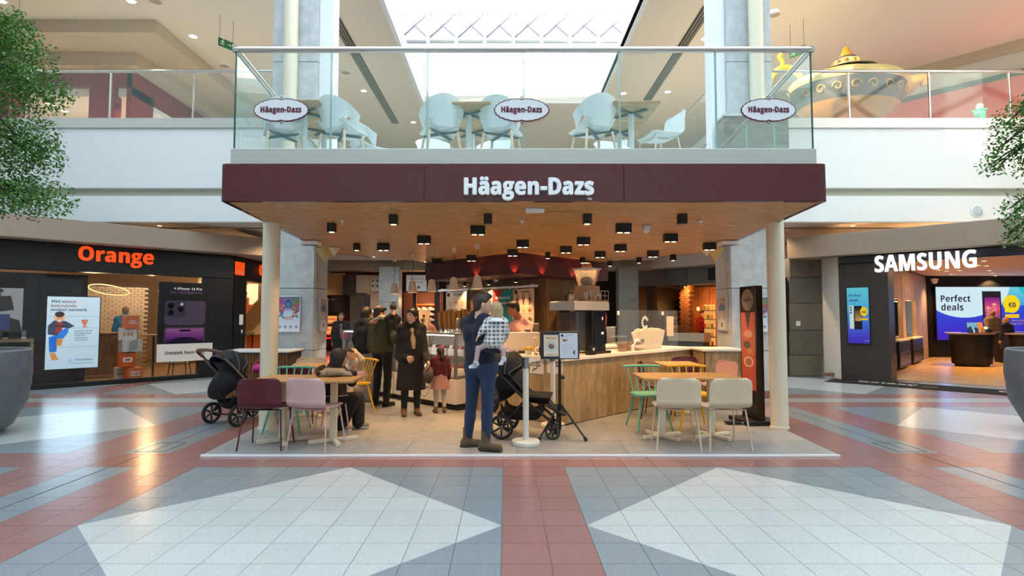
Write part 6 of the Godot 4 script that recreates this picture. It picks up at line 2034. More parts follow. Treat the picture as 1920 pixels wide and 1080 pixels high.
	for k in dl.size():
		var p := on(dl[k][0],dl[k][1],dl[k][2])
		if p.z < -26.0 or p.z > -12.6:
			p.z = clampf(p.z,-26.0,-12.7)
		if dl[k][2] < CEIL:
			p.z = minf(p.z,-16.5)
		var o := thing("downlight","round white recessed downlight in the upper ceiling, %s" % where[k],"ceiling light",p)
		part(o,"rim",S().lathe([W(0.10,-0.012),W(0.135,-0.014),W(0.14,-0.001)],18),white)
		part(o,"lens",S().lathe([W(0.001,-0.008),W(0.10,-0.008)],18),glow("gallery_lens",Color(1.0,0.93,0.82),4.0))
		spot(p + V(0,-0.03,0),p + V(0,-3,0),4.0 if p.x < 0 else 9.0,60.0,Color(1.0,0.92,0.80),0.08)
	for k in 4:
		var q: Array = [[292,2],[421,123],[1452,27],[648,136]][k]
		var p := on(q[0],q[1],CEIL)
		p.z = minf(p.z,-12.8)
		var o := thing("ceiling_speaker","round grey ceiling speaker grille, %s" % ["at the top edge left","right of the hanging exit sign","over the right gallery","beside the left air vent"][k],"speaker",p)
		part(o,"grille",S().lathe([W(0.001,-0.012),W(0.13,-0.012),W(0.15,-0.001)],20),M("grille_grey",C(176,164,150),0.7))
		part(o,"rim",S().lathe([W(0.145,-0.014),W(0.165,-0.012),W(0.165,-0.001)],20),M("letter_white"))
# ---------- chairs and tables ----------
# moulded shell chair on four thin legs,facing +z
func shell_chair(label: String,col: Color,where: Vector3,turn: float) -> Node3D:
	var o := thing("shell_chair",label,"chair",where,turn)
	var m := M("plastic_" + col.to_html(),col,0.42)
	var f := func(u: float,v: float) -> Vector3:
		var w := 0.235
		if v > 0.86:
			w -= 0.07 * (1.0 - sqrt(maxf(0.0,1.0 - pow((v - 0.86) / 0.14,2.0))))
		if v < 0.10:
			w -= 0.05 * (1.0 - sqrt(maxf(0.0,1.0 - pow((0.10 - v) / 0.10,2.0))))
		var x := (u * 2.0 - 1.0) * w
		var q := PI * 0.5 * clampf((v - 0.42) / 0.20,0.0,1.0)
		var y := 0.452 - 0.012 * sin(minf(v / 0.42,1.0) * PI) + 0.085 * (1.0 - cos(q)) + maxf(v - 0.62,0.0) * 0.66
		var z := 0.20 - minf(v,0.42) * 0.86 - 0.085 * sin(q) - maxf(v - 0.62,0.0) * 0.10
		var e := absf(u * 2.0 - 1.0)
		return V(x,y + 0.018 * e * e * (1.0 - clampf((v - 0.4) * 3.0,0.0,1.0)),z + 0.035 * e * e * clampf((v - 0.42) * 3.0,0.0,1.0))
	part(o,"shell",S().shell(f,14,26,0.009),m)
	for sx: float in [-1.0,1.0]:
		for sz: float in [-1.0,1.0]:
			part(o,"leg",S().tube(spline([V(0.05 * sx,0.425,0.10 * sz),V(0.18 * sx,0.428,0.14 * sz),V(0.20 * sx,0.38,0.155 * sz),V(0.235 * sx,0.0,0.215 * sz)],4),0.009,8),m)
	part(o,"crossbar",S().box(V(0,0.424,0),V(0.12,0.012,0.22),0.004),m)
	return o
# painted wooden chair with a spindle back,facing +z
func spindle_chair(label: String,col: Color,where: Vector3,turn: float) -> Node3D:
	var o := thing("spindle_chair",label,"chair",where,turn)
	var m := M("paint_" + col.to_html(),col,0.45)
	part(o,"seat",S(xf(V(0,0.425,0),0,-PI / 2)).prism(round_rect(0.43,0.40,0.12,6),0.03,0.008),m)
	part(o,"rail",S().tube([V(-0.26,0.78,-0.24),V(-0.1,0.785,-0.265),V(0.1,0.785,-0.265),V(0.26,0.78,-0.24)],0.03,8,true,0.55),m)
	for k in 5:
		part(o,"spindle",S().cyl(V(-0.15 + k * 0.075,0.44,-0.15),V(-0.20 + k * 0.10,0.77,-0.25),0.011,0.010,8),m)
	for sx: float in [-1.0,1.0]:
		for sz: float in [-1.0,1.0]:
			part(o,"leg",S().cyl(V(0.14 * sx,0.43,0.13 * sz),V(0.23 * sx,0.0,0.22 * sz),0.019,0.012,10),m)
	return o
func cafe_table(label: String,where: Vector3,turn: float,group := "") -> Node3D:
	var o := thing("cafe_table",label,"table",where,turn,group)
	var oak := M("table_oak",C(206,164,104),0.4,0.0,"wood_h",1.2)
	var cream := M("table_cream",C(222,210,184),0.4)
	part(o,"top",S().box(V(0,0.725,0),V(0.585,0.028,0.68),0.004),oak)
	part(o,"column",S().box(V(0,0.375,0),V(0.075,0.67,0.075),0.008),cream)
	for k in 2:
		part(o,"foot_bar",S(xf(V(0,0.022,0),0.45 + k * PI / 2)).box(Z3,V(0.56,0.042,0.055),0.006),cream)
	return o
func build_furniture() -> void:
	var wine := C(84,22,34)
	var pink := C(206,168,166)
	var sand := C(212,192,162)
	var mint := C(104,176,156)
	var yellow := C(226,176,24)
	var p := func(x: float,z: float) -> Vector3: return V(x,PLAT,-z)
	cafe_table("oak-topped table at the far left front, in front of the burgundy chair",p.call(-2.60,6.47),0.0)
	cafe_table("oak-topped table with a coat on it, beside the seated woman",p.call(-2.01,6.47),0.05)
	shell_chair("burgundy shell chair in the front row, left",wine,p.call(-2.68,6.22),PI + 0.06)
	shell_chair("pink shell chair in the front row beside the burgundy one",pink,p.call(-2.12,6.22),PI - 0.22)
	spindle_chair("mint spindle-back chair behind the left tables",mint,p.call(-2.78,7.05),0.05)
	shell_chair("pink shell chair under the seated woman in black",C(200,164,160),p.call(-2.20,7.14),1.7)
	cafe_table("oak-topped table in the second row, behind the mint chair",p.call(-2.85,8.15),0.3)
	shell_chair("burgundy shell chair behind the mint spindle-back chair",wine,p.call(-2.85,7.72),PI)
	shell_chair("sand shell chair by the timber serving box at the left",sand,p.call(-3.08,8.62),0.2)
	spindle_chair("yellow spindle-back chair of the girl in white",yellow,p.call(-2.31,8.47),-0.9)
	cafe_table("oak-topped table behind the left sand chair, right front group",p.call(1.88,6.70),0.0)
	cafe_table("oak-topped table behind the right sand chair, right front group",p.call(2.48,6.72),0.0)
	shell_chair("sand shell chair in the right front row, left one",sand,p.call(1.90,6.24),PI - 0.12)
	shell_chair("sand shell chair in the right front row, right one",sand,p.call(2.42,6.22),PI + 0.05)
	spindle_chair("mint spindle-back chair between the right table and the oak counter",mint,p.call(1.86,7.24),0.12)
	spindle_chair("yellow spindle-back chair behind the right front tables",yellow,p.call(2.44,7.26),-0.02)
	cafe_table("oak-topped table in the second row by the counter's right arm",p.call(2.62,8.45),0.0)
	shell_chair("burgundy shell chair against the counter behind the mint chair",wine,p.call(2.20,8.02),1.2)
	shell_chair("burgundy shell chair behind the second-row table on the right",wine,p.call(2.98,8.85),0.2)
	shell_chair("pink shell chair turned sideways at the right second-row table",pink,p.call(3.06,8.15),-1.25)
	var ct := thing("folded_coat","beige coat with a fur-trimmed hood lying on the left table","coat",p.call(-2.03,6.60) + V(0,0.741,0),0.1)
	ct.scale = Vector3.ONE * 0.62
	var f := Field.new(V(-0.42,0,-0.22),V(0.42,0.24,0.22),0.013)
	f.cap(V(-0.28,0.05,0.05),V(0.24,0.045,0.02),0.06,0.05,0.05)
	f.cap(V(-0.2,0.09,-0.05),V(0.12,0.10,-0.03),0.07,0.05,0.05)
	f.cap(V(-0.1,0.08,0.10),V(0.06,0.08,0.10),0.065,0.06,0.02)
	f.cap(V(0.02,0.06,0.0),V(0.30,0.03,0.08),0.05,0.03,0.03)
	f.cut(Vector3.DOWN,-0.001)
	var cs := S()
	f.mesh_into(cs)
	part(ct,"cloth",cs,M("coat_beige",C(168,150,126),0.85,0.0,"cloth",6.0))
	part(ct,"fur_trim",S().tube(spline([V(-0.30,0.05,0.12),V(-0.34,0.11,0.04),V(-0.31,0.15,-0.05),V(-0.22,0.18,-0.09)],5),0.045,10),M("fur_tan",C(156,132,106),0.95,0.0,"fine",9.0,1.5))
# white armchair shell with wrap-round back,wooden legs on a dark cross
func build_mezzanine_furniture() -> void:
	var y := 3.291
	var white := M("chair_white",C(220,232,234),0.4)
	var legw := M("leg_ash",C(214,196,164),0.5)
	var dark := M("frame_slate",C(52,62,72),0.5)
	var proto: Node3D = null
	var seats := [[640,0,6.72,2.75,"right of the left name plaque"],[530,0,6.75,3.6,"behind the left name plaque"],[826,0,6.68,3.5,"left of the middle terrace table"],[940,0,6.72,2.85,"under the middle name plaque"],[1112,0,6.66,3.5,"left of the right terrace table"],[690,0,7.5,2.2,"beyond the left terrace chair"],[815,0,7.8,0.3,"beyond the middle terrace table, left"],[925,0,7.8,-0.3,"beyond the middle terrace table, right"],[1150,0,7.9,0.2,"beyond the right terrace table"]]
	for k in seats.size():
		var q: Array = seats[k]
		var at0 := at(q[0],270,q[2])
		var pos := V(at0.x,y,at0.z)
		var lab := "white wrap-backed terrace chair with ash legs, %s" % q[4]
		if proto:
			copy(proto,lab,pos,q[3],"terrace_chair")
			continue
		var o := thing("terrace_chair",lab,"chair",pos,q[3],"white chairs on the terrace")
		proto = o
		var pan := func(u: float,v: float) -> Vector3:
			var e := u * 2.0 - 1.0
			return V(e * lerpf(0.22,0.20,v),0.44 + 0.035 * e * e + 0.10 * pow(v,4.0),0.22 - 0.42 * v)
		part(o,"seat",S().shell(pan,10,10,0.010),white)
		var back := func(u: float,v: float) -> Vector3:
			var a := (u * 2.0 - 1.0) * 1.75
			var mid := cos(a * 0.5)
			var hole := 0.15 * exp(-pow((absf(a) - 1.12) / 0.36,2.0))
			var lo := 0.44 + hole + 0.02
			var hi := 0.64 + 0.19 * pow(maxf(cos(a * 0.9),0.0),1.2)
			var r := lerpf(0.21,0.27,v)
			return V(sin(a) * r,lerpf(lo,hi,v),-cos(a) * r * 0.95 - 0.01 - 0.03 * v * mid)
		part(o,"back",S().shell(back,30,8,0.010),white)
		for sx: float in [-1.0,1.0]:
			for sz: float in [-1.0,1.0]:
				part(o,"leg",S().cyl(V(0.17 * sx,0.43,0.16 * sz),V(0.23 * sx,0.0,0.22 * sz),0.018,0.013,10),legw)
			part(o,"cross_bar",S(xf(V(0,0.425,0),atan2(0.16,0.17 * sx))).box(Z3,V(0.50,0.022,0.04),0.006),dark)
	var side := shell_chair("thin-legged white shell chair seen sideways at the right terrace table",C(222,232,230),V(at(1235,270,6.9).x,y,-6.9),-1.3)
	var oak := M("table_oak")
	var tables := [[572,6.72,"left"],[879,6.78,"middle"],[1183,6.75,"right"]]
	for q: Array in tables:
		for r in 2:
			var x := at(q[0],200,q[1]).x
			terrace_table("oak terrace table on a slim white column, %s position, %s row" % [q[2],["front","second"][r]],V(x,y,-q[1] - r * 0.72))
	terrace_table("small oak terrace table deep in the right of the terrace",V(at(1262,255,8.6).x,y,-8.6))
	var pot := setting("wall_parapet",S().box(V(4.42,4.2,-9.72),V(1.14,1.6,0.36),0.006),M("parapet_grey",C(150,148,142),0.6,0.0,"wood_h",0.6),"grey stone parapet block beside the right pillar above the terrace","parapet")
	part(pot,"coping",S().box(V(4.42,5.02,-9.72),V(1.18,0.05,0.40),0.006),M("stone_a"))
	var wm := thing("menu_card","small white card holder with a dark mark on the terrace","card",V(at(1167,240,8.6).x,y,-8.6))
	part(wm,"panel",S().box(V(0,0.98,0),V(0.16,0.34,0.02),0.006),white)
	part(wm,"post",S().cyl(V(0,0.0,0),V(0,0.82,0),0.014,-1,8),legw)
	part(wm,"mark",S(xf(V(0,1.0,0.011))).prism(PackedVector2Array([W(-0.03,0.03),W(0.03,0.03),W(0,-0.03)]),0.003),dark)
func terrace_table(label: String,where: Vector3) -> void:
	var o := thing("terrace_table",label,"table",where)
	part(o,"top",S().box(V(0,0.735,0),V(0.56,0.028,0.66),0.004),M("table_oak"))
	for k in 2:
		part(o,"bracket",S(xf(V(0,0.708,0),0.7 + k * 1.74)).box(Z3,V(0.44,0.024,0.04),0.006),M("frame_slate"))
	part(o,"column",S().cyl(V(0,0.02,0),V(0,0.70,0),0.035,-1,16),M("chair_white"))
	part(o,"base",S().lathe([W(0.22,0.002),W(0.22,0.012),W(0.05,0.03),W(0.001,0.03)],20),M("chair_white"))
# ---------- pushchairs ----------
func wheel(parent: Node,c: Vector3,r: float,w: float) -> void:
	var turn := Transform3D(Basis(Vector3.BACK,PI / 2),c)
	var o := part(parent,"wheel",S(turn).lathe([W(r * 0.80,-w * 0.4),W(r * 0.94,-w * 0.5),W(r,-w * 0.2),W(r,w * 0.2),W(r * 0.94,w * 0.5),W(r * 0.80,w * 0.4),W(r * 0.80,-w * 0.4)],28),M("tyre",C(30,29,29),0.8))
	part(o,"rim",S(turn).lathe([W(r * 0.72,-w * 0.3),W(r * 0.82,-w * 0.3),W(r * 0.82,w * 0.3),W(r * 0.72,w * 0.3),W(r * 0.72,-w * 0.3)],24,Z3,true),M("rim_grey",C(120,118,116),0.35,0.7))
	for k in 6:
		var a := TAU * k / 6
		part(o,"spoke",S().cyl(c,c + V(0,cos(a),sin(a)) * r * 0.76,w * 0.22,-1,6),M("tyre"))
	part(o,"hub",S(turn).lathe([W(0.001,-w * 0.5),W(r * 0.16,-w * 0.5),W(r * 0.16,w * 0.5),W(0.001,w * 0.5)],14),M("rim_grey"))
# faces +z; fabric col,tube metal,grip on the handle
func pushchair(label: String,where: Vector3,turn: float,col: Color,tube: Material,grip: Material,tall: float) -> Node3D:
	var o := thing("pushchair",label,"pushchair",where,turn)
	var fab := M("fabric_" + col.to_html(),col,0.75,0.0,"cloth",8.0)
	var black := M("tyre")
	for s: float in [-1.0,1.0]:
		wheel(o,V(0.26 * s,0.145,-0.24),0.145,0.05)
		wheel(o,V(0.17 * s,0.09,0.36),0.09,0.04)
		part(o,"side_tube",S().tube(spline([V(0.17 * s,0.20,0.36),V(0.21 * s,0.36,0.16),V(0.23 * s,0.60,-0.10),V(0.22 * s,0.84,-0.34),V(0.20 * s,0.96,-0.46)],5),0.015,8),tube)
		part(o,"rear_strut",S().cyl(V(0.25 * s,0.15,-0.24),V(0.22 * s,0.46,0.04),0.013,-1,8),black)
		part(o,"fork",S().cyl(V(0.17 * s,0.09,0.36),V(0.17 * s,0.24,0.34),0.016,-1,8),black)
	part(o,"rear_axle",S().cyl(V(-0.26,0.145,-0.24),V(0.26,0.145,-0.24),0.012,-1,8),black)
	part(o,"handle",S().tube(spline([V(-0.21,0.93,-0.43),V(-0.20,1.01,-0.52),V(0,1.03,-0.55),V(0.20,1.01,-0.52),V(0.21,0.93,-0.43)],6),0.021,10),grip)
	part(o,"seat_back",S(xf(V(0,0.44 + tall * 0.42,-0.20),0,-0.75)).ball(Z3,V(0.195,0.15,0.31 + tall * 0.08),20),fab)
	var seat := func(u: float,v: float) -> Vector3:
		var e := u * 2.0 - 1.0
		var p := W(0.30,0.40).lerp(W(0.04,0.42),v / 0.4) if v < 0.4 else W(0.04,0.42).lerp(W(-0.36,0.42 + tall),(v - 0.4) / 0.6)
		return V(e * 0.19,p.y + 0.10 * e * e * (1.0 - v * 0.3),p.x + 0.04 * e * e)
	part(o,"seat",S().shell(seat,12,16,0.03),fab)
	var hood := func(u: float,v: float) -> Vector3:
		var a := (u * 2.0 - 1.0) * 1.5
		var b := lerpf(-0.75,1.05,v)
		var r := 0.29 + 0.006 * cos(v * TAU * 3.0)
		return V(sin(a) * 0.225,0.42 + tall * 0.70 + cos(a) * cos(b) * r,-0.22 + sin(b) * r * maxf(cos(a),0.25))
	part(o,"canopy",S().shell(hood,18,18,0.012),fab)
	for k in 2:
		var b := [0.15,1.02][k] as float
		var pts := []
		for q in 13:
			var a := (q / 12.0 * 2.0 - 1.0) * 1.5
			pts.append(V(sin(a) * 0.230,0.42 + tall * 0.70 + cos(a) * cos(b) * 0.303,-0.22 + sin(b) * 0.303 * maxf(cos(a),0.25)))
		part(o,"canopy_bow",S().tube(pts,0.007,6),M("piping_grey",C(96,96,98),0.6))
	var bas := func(u: float,v: float) -> Vector3:
		var e := u * 2.0 - 1.0
		return V(e * 0.19,0.20 + 0.12 * pow(absf(e),4.0) + 0.10 * pow(absf(v * 2.0 - 1.0),6.0),lerpf(-0.26,0.24,v))
	part(o,"basket",S().shell(bas,10,10,0.010),M("basket_black",C(26,25,25),0.8))
	part(o,"foot_loop",S().tube(spline([V(-0.15,0.40,0.28),V(-0.14,0.30,0.46),V(0,0.27,0.50),V(0.14,0.30,0.46),V(0.15,0.40,0.28)],5),0.016,8),black)
	part(o,"leg_rest",S(xf(V(0,0.35,0.37),0,0.85)).box(Z3,V(0.28,0.02,0.20),0.008),fab)
	return o
func build_pushchairs() -> void:
	var metal := M("tube_grey",C(150,148,146),0.35,0.8)
	var black := M("tyre",C(30,29,29),0.8)
	var a := pushchair("navy pushchair with a brown handle and raised hood beside the left cream column",V(-3.72,PLAT,-7.75),2.7,C(30,36,46),metal,M("leather_brown",C(104,68,46),0.5),0.42)
	a.position.y = 0.001
	var bag := thing("shoulder_bag","bright pink bag beside the navy pushchair, behind the cream column","bag",V(at(484,690,8.0).x,at(484,698,8.0).y,-8.0))
	part(bag,"body",S().ball(V(0,0.05,0),V(0.09,0.07,0.05),14),M("bag_pink",C(196,40,140),0.6))
	part(bag,"strap",S().tube(spline([V(-0.07,0.08,0),V(0,0.17,0),V(0.07,0.08,0)],5),0.007,6),M("bag_pink"))
	pushchair("black pushchair with big rear wheels beside the young man, facing the counter",V(0.22,PLAT,-6.80),1.42,C(20,20,21),black,black,0.46)
	var cb := thing("changing_bag","black bag with orange panel and white dots hung on the black pushchair","bag",V(-0.16,PLAT + 0.30,-6.64),1.42)
	part(cb,"body",S().ball(V(0,0.16,0),V(0.15,0.16,0.085),16),M("bag_black",C(28,26,26),0.7))
	part(cb,"orange_panel",S(xf(V(0.09,0.19,-0.03),0,0,-0.3)).ball(Z3,V(0.05,0.13,0.075),12),M("bag_orange",C(206,84,40),0.7))
	var rr := RandomNumberGenerator.new()
	rr.seed = 3
	var dots := S()
	for k in 60:
		var u := V(rr.randf_range(-0.9,1),rr.randf_range(-0.8,0.3),rr.randf_range(-0.6,0.6)).normalized()
		dots.ball(V(0,0.16,0) + u * V(0.151,0.161,0.086),V(0.004,0.004,0.004),4)
	part(cb,"dots",dots,M("letter_white")).set_meta("kind","stuff")
	part(cb,"strap",S().tube(spline([V(-0.10,0.28,0),V(-0.03,0.42,0),V(0.06,0.42,0),V(0.10,0.28,0)],5),0.009,6),M("bag_black"))
# ---------- signs,stands and decorations ----------
func plaque_outline(w: float,h: float,grow: float) -> PackedVector2Array:
	var p := PackedVector2Array()
	var n := 132
	for k in n:
		var a := TAU * k / n
		var lobes := 0.036 * absf(sin(a * 12.0))
		var c := cos(a)
		var dip := 0.10 * exp(-pow((absf(a - PI / 2) if a < PI else absf(a - 1.5 * PI)) / 0.13,2.0))
		p.append(W(c * (w / 2) * (1.0 + lobes),sin(a) * (h / 2) * (1.0 + lobes - dip)) * (1.0 + grow * 0.0) + W(c,sin(a)) * grow)
	return p
func build_signage() -> void:
	var white := M("letter_white")
	var black := M("shop_black")
	var wine := M("ink_burgundy")
	var zf := 5.81
	var sg := thing("kiosk_sign","large raised white letters of the ice-cream name on the burgundy fascia","sign")
	var a := at(871,332,zf - 0.05)
	var b := at(1113,374,zf - 0.05)
	lettering(sg,"letters","H\u00e4agen-Dazs", b.x - a.x, xf(V((a.x + b.x) / 2, (a.y + b.y) / 2, -zf)), M("sign_white", C(246, 248, 250), 0.35), 0.055, "bold",a.y - b.y,0.006)
	var tm := at(1105,373,zf)
	lettering(sg,"trademark","TM",0.05,xf(tm + V(0,0,0.0)),white,0.01)
	part(sg,"fixing_rail",S().box(V((a.x + b.x) / 2,(a.y + b.y) / 2 - 0.05,-zf - 0.012),V(b.x - a.x - 0.1,0.03,0.02)),M("burgundy_matte"))
	for k in 3:
		var c := at([528,978,1440][k],207,5.886)
		var o := thing("name_plaque","scalloped white name plaque hung on the glass balustrade, %s of three" % ["left","middle","right"][k],"plaque",c)
		part(o,"border",S().prism(plaque_outline(0.575,0.245,0.007),0.012),wine)
		part(o,"face",S(xf(V(0,0,0.004))).prism(plaque_outline(0.565,0.237,0.0),0.012),M("plaque_white",C(226,228,234),0.4))
		lettering(o,"lettering","H\u00e4agen-Dazs", 0.44, xf(V(0, -0.005, 0.016)), wine, 0.003, "bold",0.085,0.002)
		for s: float in [-1.0,1.0]:
			part(o,"curl",S().tube([V(-0.012,0.115 * s,0.006),V(-0.012,0.138 * s,0.006),V(0.0,0.15 * s,0.006),V(0.012,0.138 * s,0.006),V(0.012,0.115 * s,0.006)],0.004,6),wine)
	var posts := [[986,838,6.23],[1037,806,7.3]]
	var cream := M("post_white",C(222,218,208),0.4)
	var tops := []
	for k in 2:
		var p: Vector3 = on(posts[k][0],posts[k][1] - 5,PLAT)
		var o := thing("queue_post","white queue post on a round base, %s" % ["nearest the viewer","behind the menu stand"][k],"queue post",p)
		part(o,"base",S().lathe([W(0.155,0.0),W(0.16,0.01),W(0.16,0.04),W(0.15,0.05),W(0.001,0.052)],32,Z3),cream)
		part(o,"pole",S().cyl(V(0,0.05,0),V(0,0.90,0),0.034,-1,20),cream)
		part(o,"head",S().cyl(V(0,0.86,0),V(0,0.985,0),0.036,-1,20),M("case_steel"))
		part(o,"slot",S().box(V(-0.03,0.93,0.02),V(0.03,0.10,0.03),0.004),black)
		tops.append(p + V(0,0.94,0))
	var bl := thing("queue_belt","white belt stretched between the two queue posts","belt")
	var d: Vector3 = (tops[1] - tops[0]).normalized()
	part(bl,"belt",S().quad_strip(tops[0] + d * 0.04,tops[1] - d * 0.04,0.05),M("belt_white",C(226,216,196),0.7))
	part(bl,"clip",S(xf(tops[0] + d * 0.045)).box(Z3,V(0.03,0.055,0.03),0.004),white)
	var g := on(1050,822,PLAT)
	var st := thing("menu_stand","black tripod stand holding a framed two-page menu","menu stand",V(g.x,PLAT,g.z))
	part(st,"pole",S().cyl(V(0,0.12,0),V(0,1.10,0),0.017,-1,14),black)
	part(st,"hub",S().cyl(V(0,0.36,0),V(0,0.41,0),0.03,-1,14),black)
	part(st,"clamp",S().box(V(0.03,0.72,0.0),V(0.06,0.035,0.03),0.006),black)
	for k in 3:
		var an := 0.45 + k * TAU / 3
		var e := V(cos(an),0,sin(an))
		part(st,"leg",S().cyl(e * 0.03 + V(0,0.385,0),e * 0.32 + V(0,0.02,0),0.011,-1,8),black)
		part(st,"foot",S().cyl(e * 0.30 + V(0,0.045,0),e * 0.33 + V(0,0.004,0),0.018,0.021,8),black)
		part(st,"brace",S().cyl(e * 0.02 + V(0,0.15,0),e * 0.17 + V(0,0.205,0),0.006,-1,6),black)
	var c0 := V(0,at(1048,647,-g.z).y - PLAT,0.03)
	part(st,"frame",S(xf(c0,0,-0.08)).box(Z3,V(0.465,0.335,0.022),0.006),M("frame_navy",C(34,38,46),0.5))
	var p1 := Paint.new(90,130,C(232,214,184))
	p1.fade(0,0,1,1,C(232,206,176),C(226,214,190))
	p1.oval(0.5,0.55,0.42,0.24,C(186,206,208))
	p1.oval(0.52,0.53,0.2,0.12,C(120,70,60))
	p1.oval(0.56,0.5,0.09,0.05,C(196,140,130))
	p1.rect(0.12,0.91,0.78,0.02,C(170,60,50))
	var p2 := Paint.new(100,140,C(206,218,232))
	p2.oval(0.13,0.09,0.07,0.05,C(70,30,60))
	p2.oval(0.3,0.27,0.18,0.05,C(206,160,90))
	p2.oval(0.26,0.30,0.09,0.03,C(60,70,60))
	for k in 9:
		p2.rect(0.1,0.46 + k * 0.05,0.34,0.008,C(150,160,180))
		p2.rect(0.52,0.46 + k * 0.05,0.3 if k < 4 else 0.12,0.008,C(150,160,180))
	p2.poly([W(0.76,0.72),W(0.86,0.68),W(0.84,0.88),W(0.72,0.8)],C(96,80,70))
	var fr := xf(c0,0,-0.08)
	var pg := part(st,"page",S(fr).box(V(-0.105,-0.005,0.013),V(0.175,0.255,0.004)),M("poster_white"))
	part(pg,"print",print_face(fr * xf(V(-0.105,-0.005,0.0154)),0.17,0.25),picture("page_dish",p1.im,0.5))
	lettering(pg,"lettering","Oh La La !",0.12,fr * xf(V(-0.105,0.085,0.0156)),M("letter_black"),0.001)
	var pg2 := part(st,"page",S(fr).box(V(0.105,-0.005,0.015),V(0.215,0.30,0.004)),M("poster_white"))
	part(pg2,"print",print_face(fr * xf(V(0.105,-0.005,0.0174)),0.21,0.295),picture("page_list",p2.im,0.4))
	lettering(pg2,"lettering","WINTER MENU",0.07,fr * xf(V(0.105,0.115,0.0176)),M("print_dark",C(44,48,56),0.6),0.001)
	var l := arm_left()
	for k in 2:
		var n0 := loc(l,[987,1026][k],672)
		var n1 := loc(l,[1020,1057][k],702)
		var nt := thing("counter_notice","white paper notice on the counter's left arm, %s" % ["left one with an arrow","right one behind the tripod"][k],"notice")
		part(nt,"sheet",S(l).box(V((n0.x + n1.x) / 2,(n0.y + n1.y) / 2,0.004),V(n1.x - n0.x,n0.y - n1.y,0.004),0.001),M("poster_white"))
		lettering(nt,"lettering",["PLEASE WAIT\nHERE TO ORDER", "TAKE AWAY\nORDERS"][k], (n1.x - n0.x) * 0.7, l * xf(V((n0.x + n1.x) / 2, n0.y - 0.07, 0.007)), M("letter_black"),0.001)
		if k == 0:
			part(nt,"arrow",S(l).tube([V(n0.x + 0.12,n1.y + 0.03,0.007),V(n0.x + 0.15,n1.y + 0.07,0.007),V(n0.x + 0.18,n1.y + 0.06,0.007),V(n0.x + 0.22,n1.y + 0.10,0.007)],0.006,5),M("letter_black"))
	var t0 := V(at(1415,700,7.62).x - 0.03,PLAT,-7.62)
	var tt := thing("display_totem","tall black display totem with a coral strip, between the chairs and the right column","display totem",t0,-1.48)
	part(tt,"slab",S().box(V(0,0.96,0),V(0.42,1.82,0.10),0.006),M("machine_gloss",C(14,13,13),0.12))
	part(tt,"base",S().box(V(0,0.03,0.0),V(0.50,0.06,0.46),0.006),black)
	var tp := Paint.new(60,200,C(206,96,78))
	tp.fade(0,0,1,1,C(214,110,86),C(196,84,72))
	tp.poly([W(0.3,0),W(0.7,0),W(0.55,0.2),W(0.45,0.2)],C(70,70,80))
	tp.oval(0.5,0.28,0.3,0.05,C(226,170,150))
	tp.oval(0.4,0.42,0.26,0.05,C(90,80,80))
	tp.oval(0.6,0.5,0.22,0.04,C(206,150,80))
	tp.oval(0.5,0.64,0.34,0.07,C(236,216,206))
	tp.oval(0.5,0.64,0.24,0.05,C(180,110,70))
	part(tt,"print",print_face(xf(V(0,0.98,0.0515)),0.36,1.06),picture("totem_print",tp.im,0.3))
	part(tt,"disc",S(xf(V(0,1.68,0.050))).prism(ring2(0.15,28),0.004),M("disc_grey",C(150,136,128),0.5))
	lettering(tt,"lettering","lepl\u00e9o", 0.2, xf(V(0, 1.68, 0.0545)), M("letter_black"),0.001)
	var cbl := thing("power_cable","coiled dark cable beside the totem's base on the floor","cable",t0 + V(-0.36,0.0,0.14))
	var pts := []
	for k in 60:
		pts.append(V(cos(k * 0.8) * 0.06 + k * 0.0028 - 0.05,0.012 + 0.012 * sin(k * 0.4) + 0.012,sin(k * 0.8) * 0.045))
	part(cbl,"cable",S().tube(pts,0.008,6),black)
	part(cbl,"plug",S().box(V(0.15,0.02,0.03),V(0.06,0.035,0.04),0.008),M("print_grey"))
	var kinds := [[519,563,556,622,9.97,0.0,"front of the left stone pillar"],[598,611,559,620,0.0,1.0,"inner side of the left stone pillar"],[1392,1440,557,622,9.97,0.0,"front of the right stone pillar"],[1346,1365,559,620,0.0,-1.0,"inner side of the right stone pillar"]]
	for k in 4:
		var q: Array = kinds[k]
		var f := xf(V(0,0,-9.985))
		if q[5] != 0.0:
			f = xf(V(-3.48 if q[5] > 0 else 4.08,0,0),PI / 2 * q[5])
		var u0 := loc(f,q[0],q[2])
		var u1 := loc(f,q[1],q[3])
		if k == 1:
			u0.x = minf(u0.x,u1.x)
		var w := maxf(absf(u1.x - u0.x),0.30)
		var h := absf(u0.y - u1.y)
		var cen := V((u0.x + u1.x) / 2,(u0.y + u1.y) / 2,0.02)
		var o := thing("framed_poster","colourful winter poster in a silver frame on the %s" % q[6],"poster")
		var pt := Paint.new(120,170,C(206,226,240))
		if q[5] == 0.0:
			pt.fade(0,0,1,1,C(120,110,160),C(226,232,240))
			pt.fade(0,0.4,1,0.6,C(196,216,236),C(236,236,240))
			pt.poly([W(0.2,0),W(0.46,0.3),W(0.2,0.42),W(0,0.3),W(0,0.1)],C(160,90,150))
			pt.poly([W(0.8,0),W(0.54,0.3),W(0.8,0.42),W(1,0.3),W(1,0.1)],C(110,130,90))
			pt.oval(0.5,0.2,0.13,0.12,C(44,84,140))
			pt.oval(0.5,0.22,0.08,0.07,C(70,150,196))
			var rr := RandomNumberGenerator.new()
			rr.seed = 40
			for j in 46:
				var sd := -1.0 if rr.randf() < 0.5 else 1.0
				pt.oval(0.5 + sd * rr.randf_range(0.2,0.46),rr.randf_range(0.2,0.62),0.05,0.035,[C(206,70,110),C(226,150,60),C(90,120,190),C(120,70,140),C(70,150,130)][rr.randi() % 5])
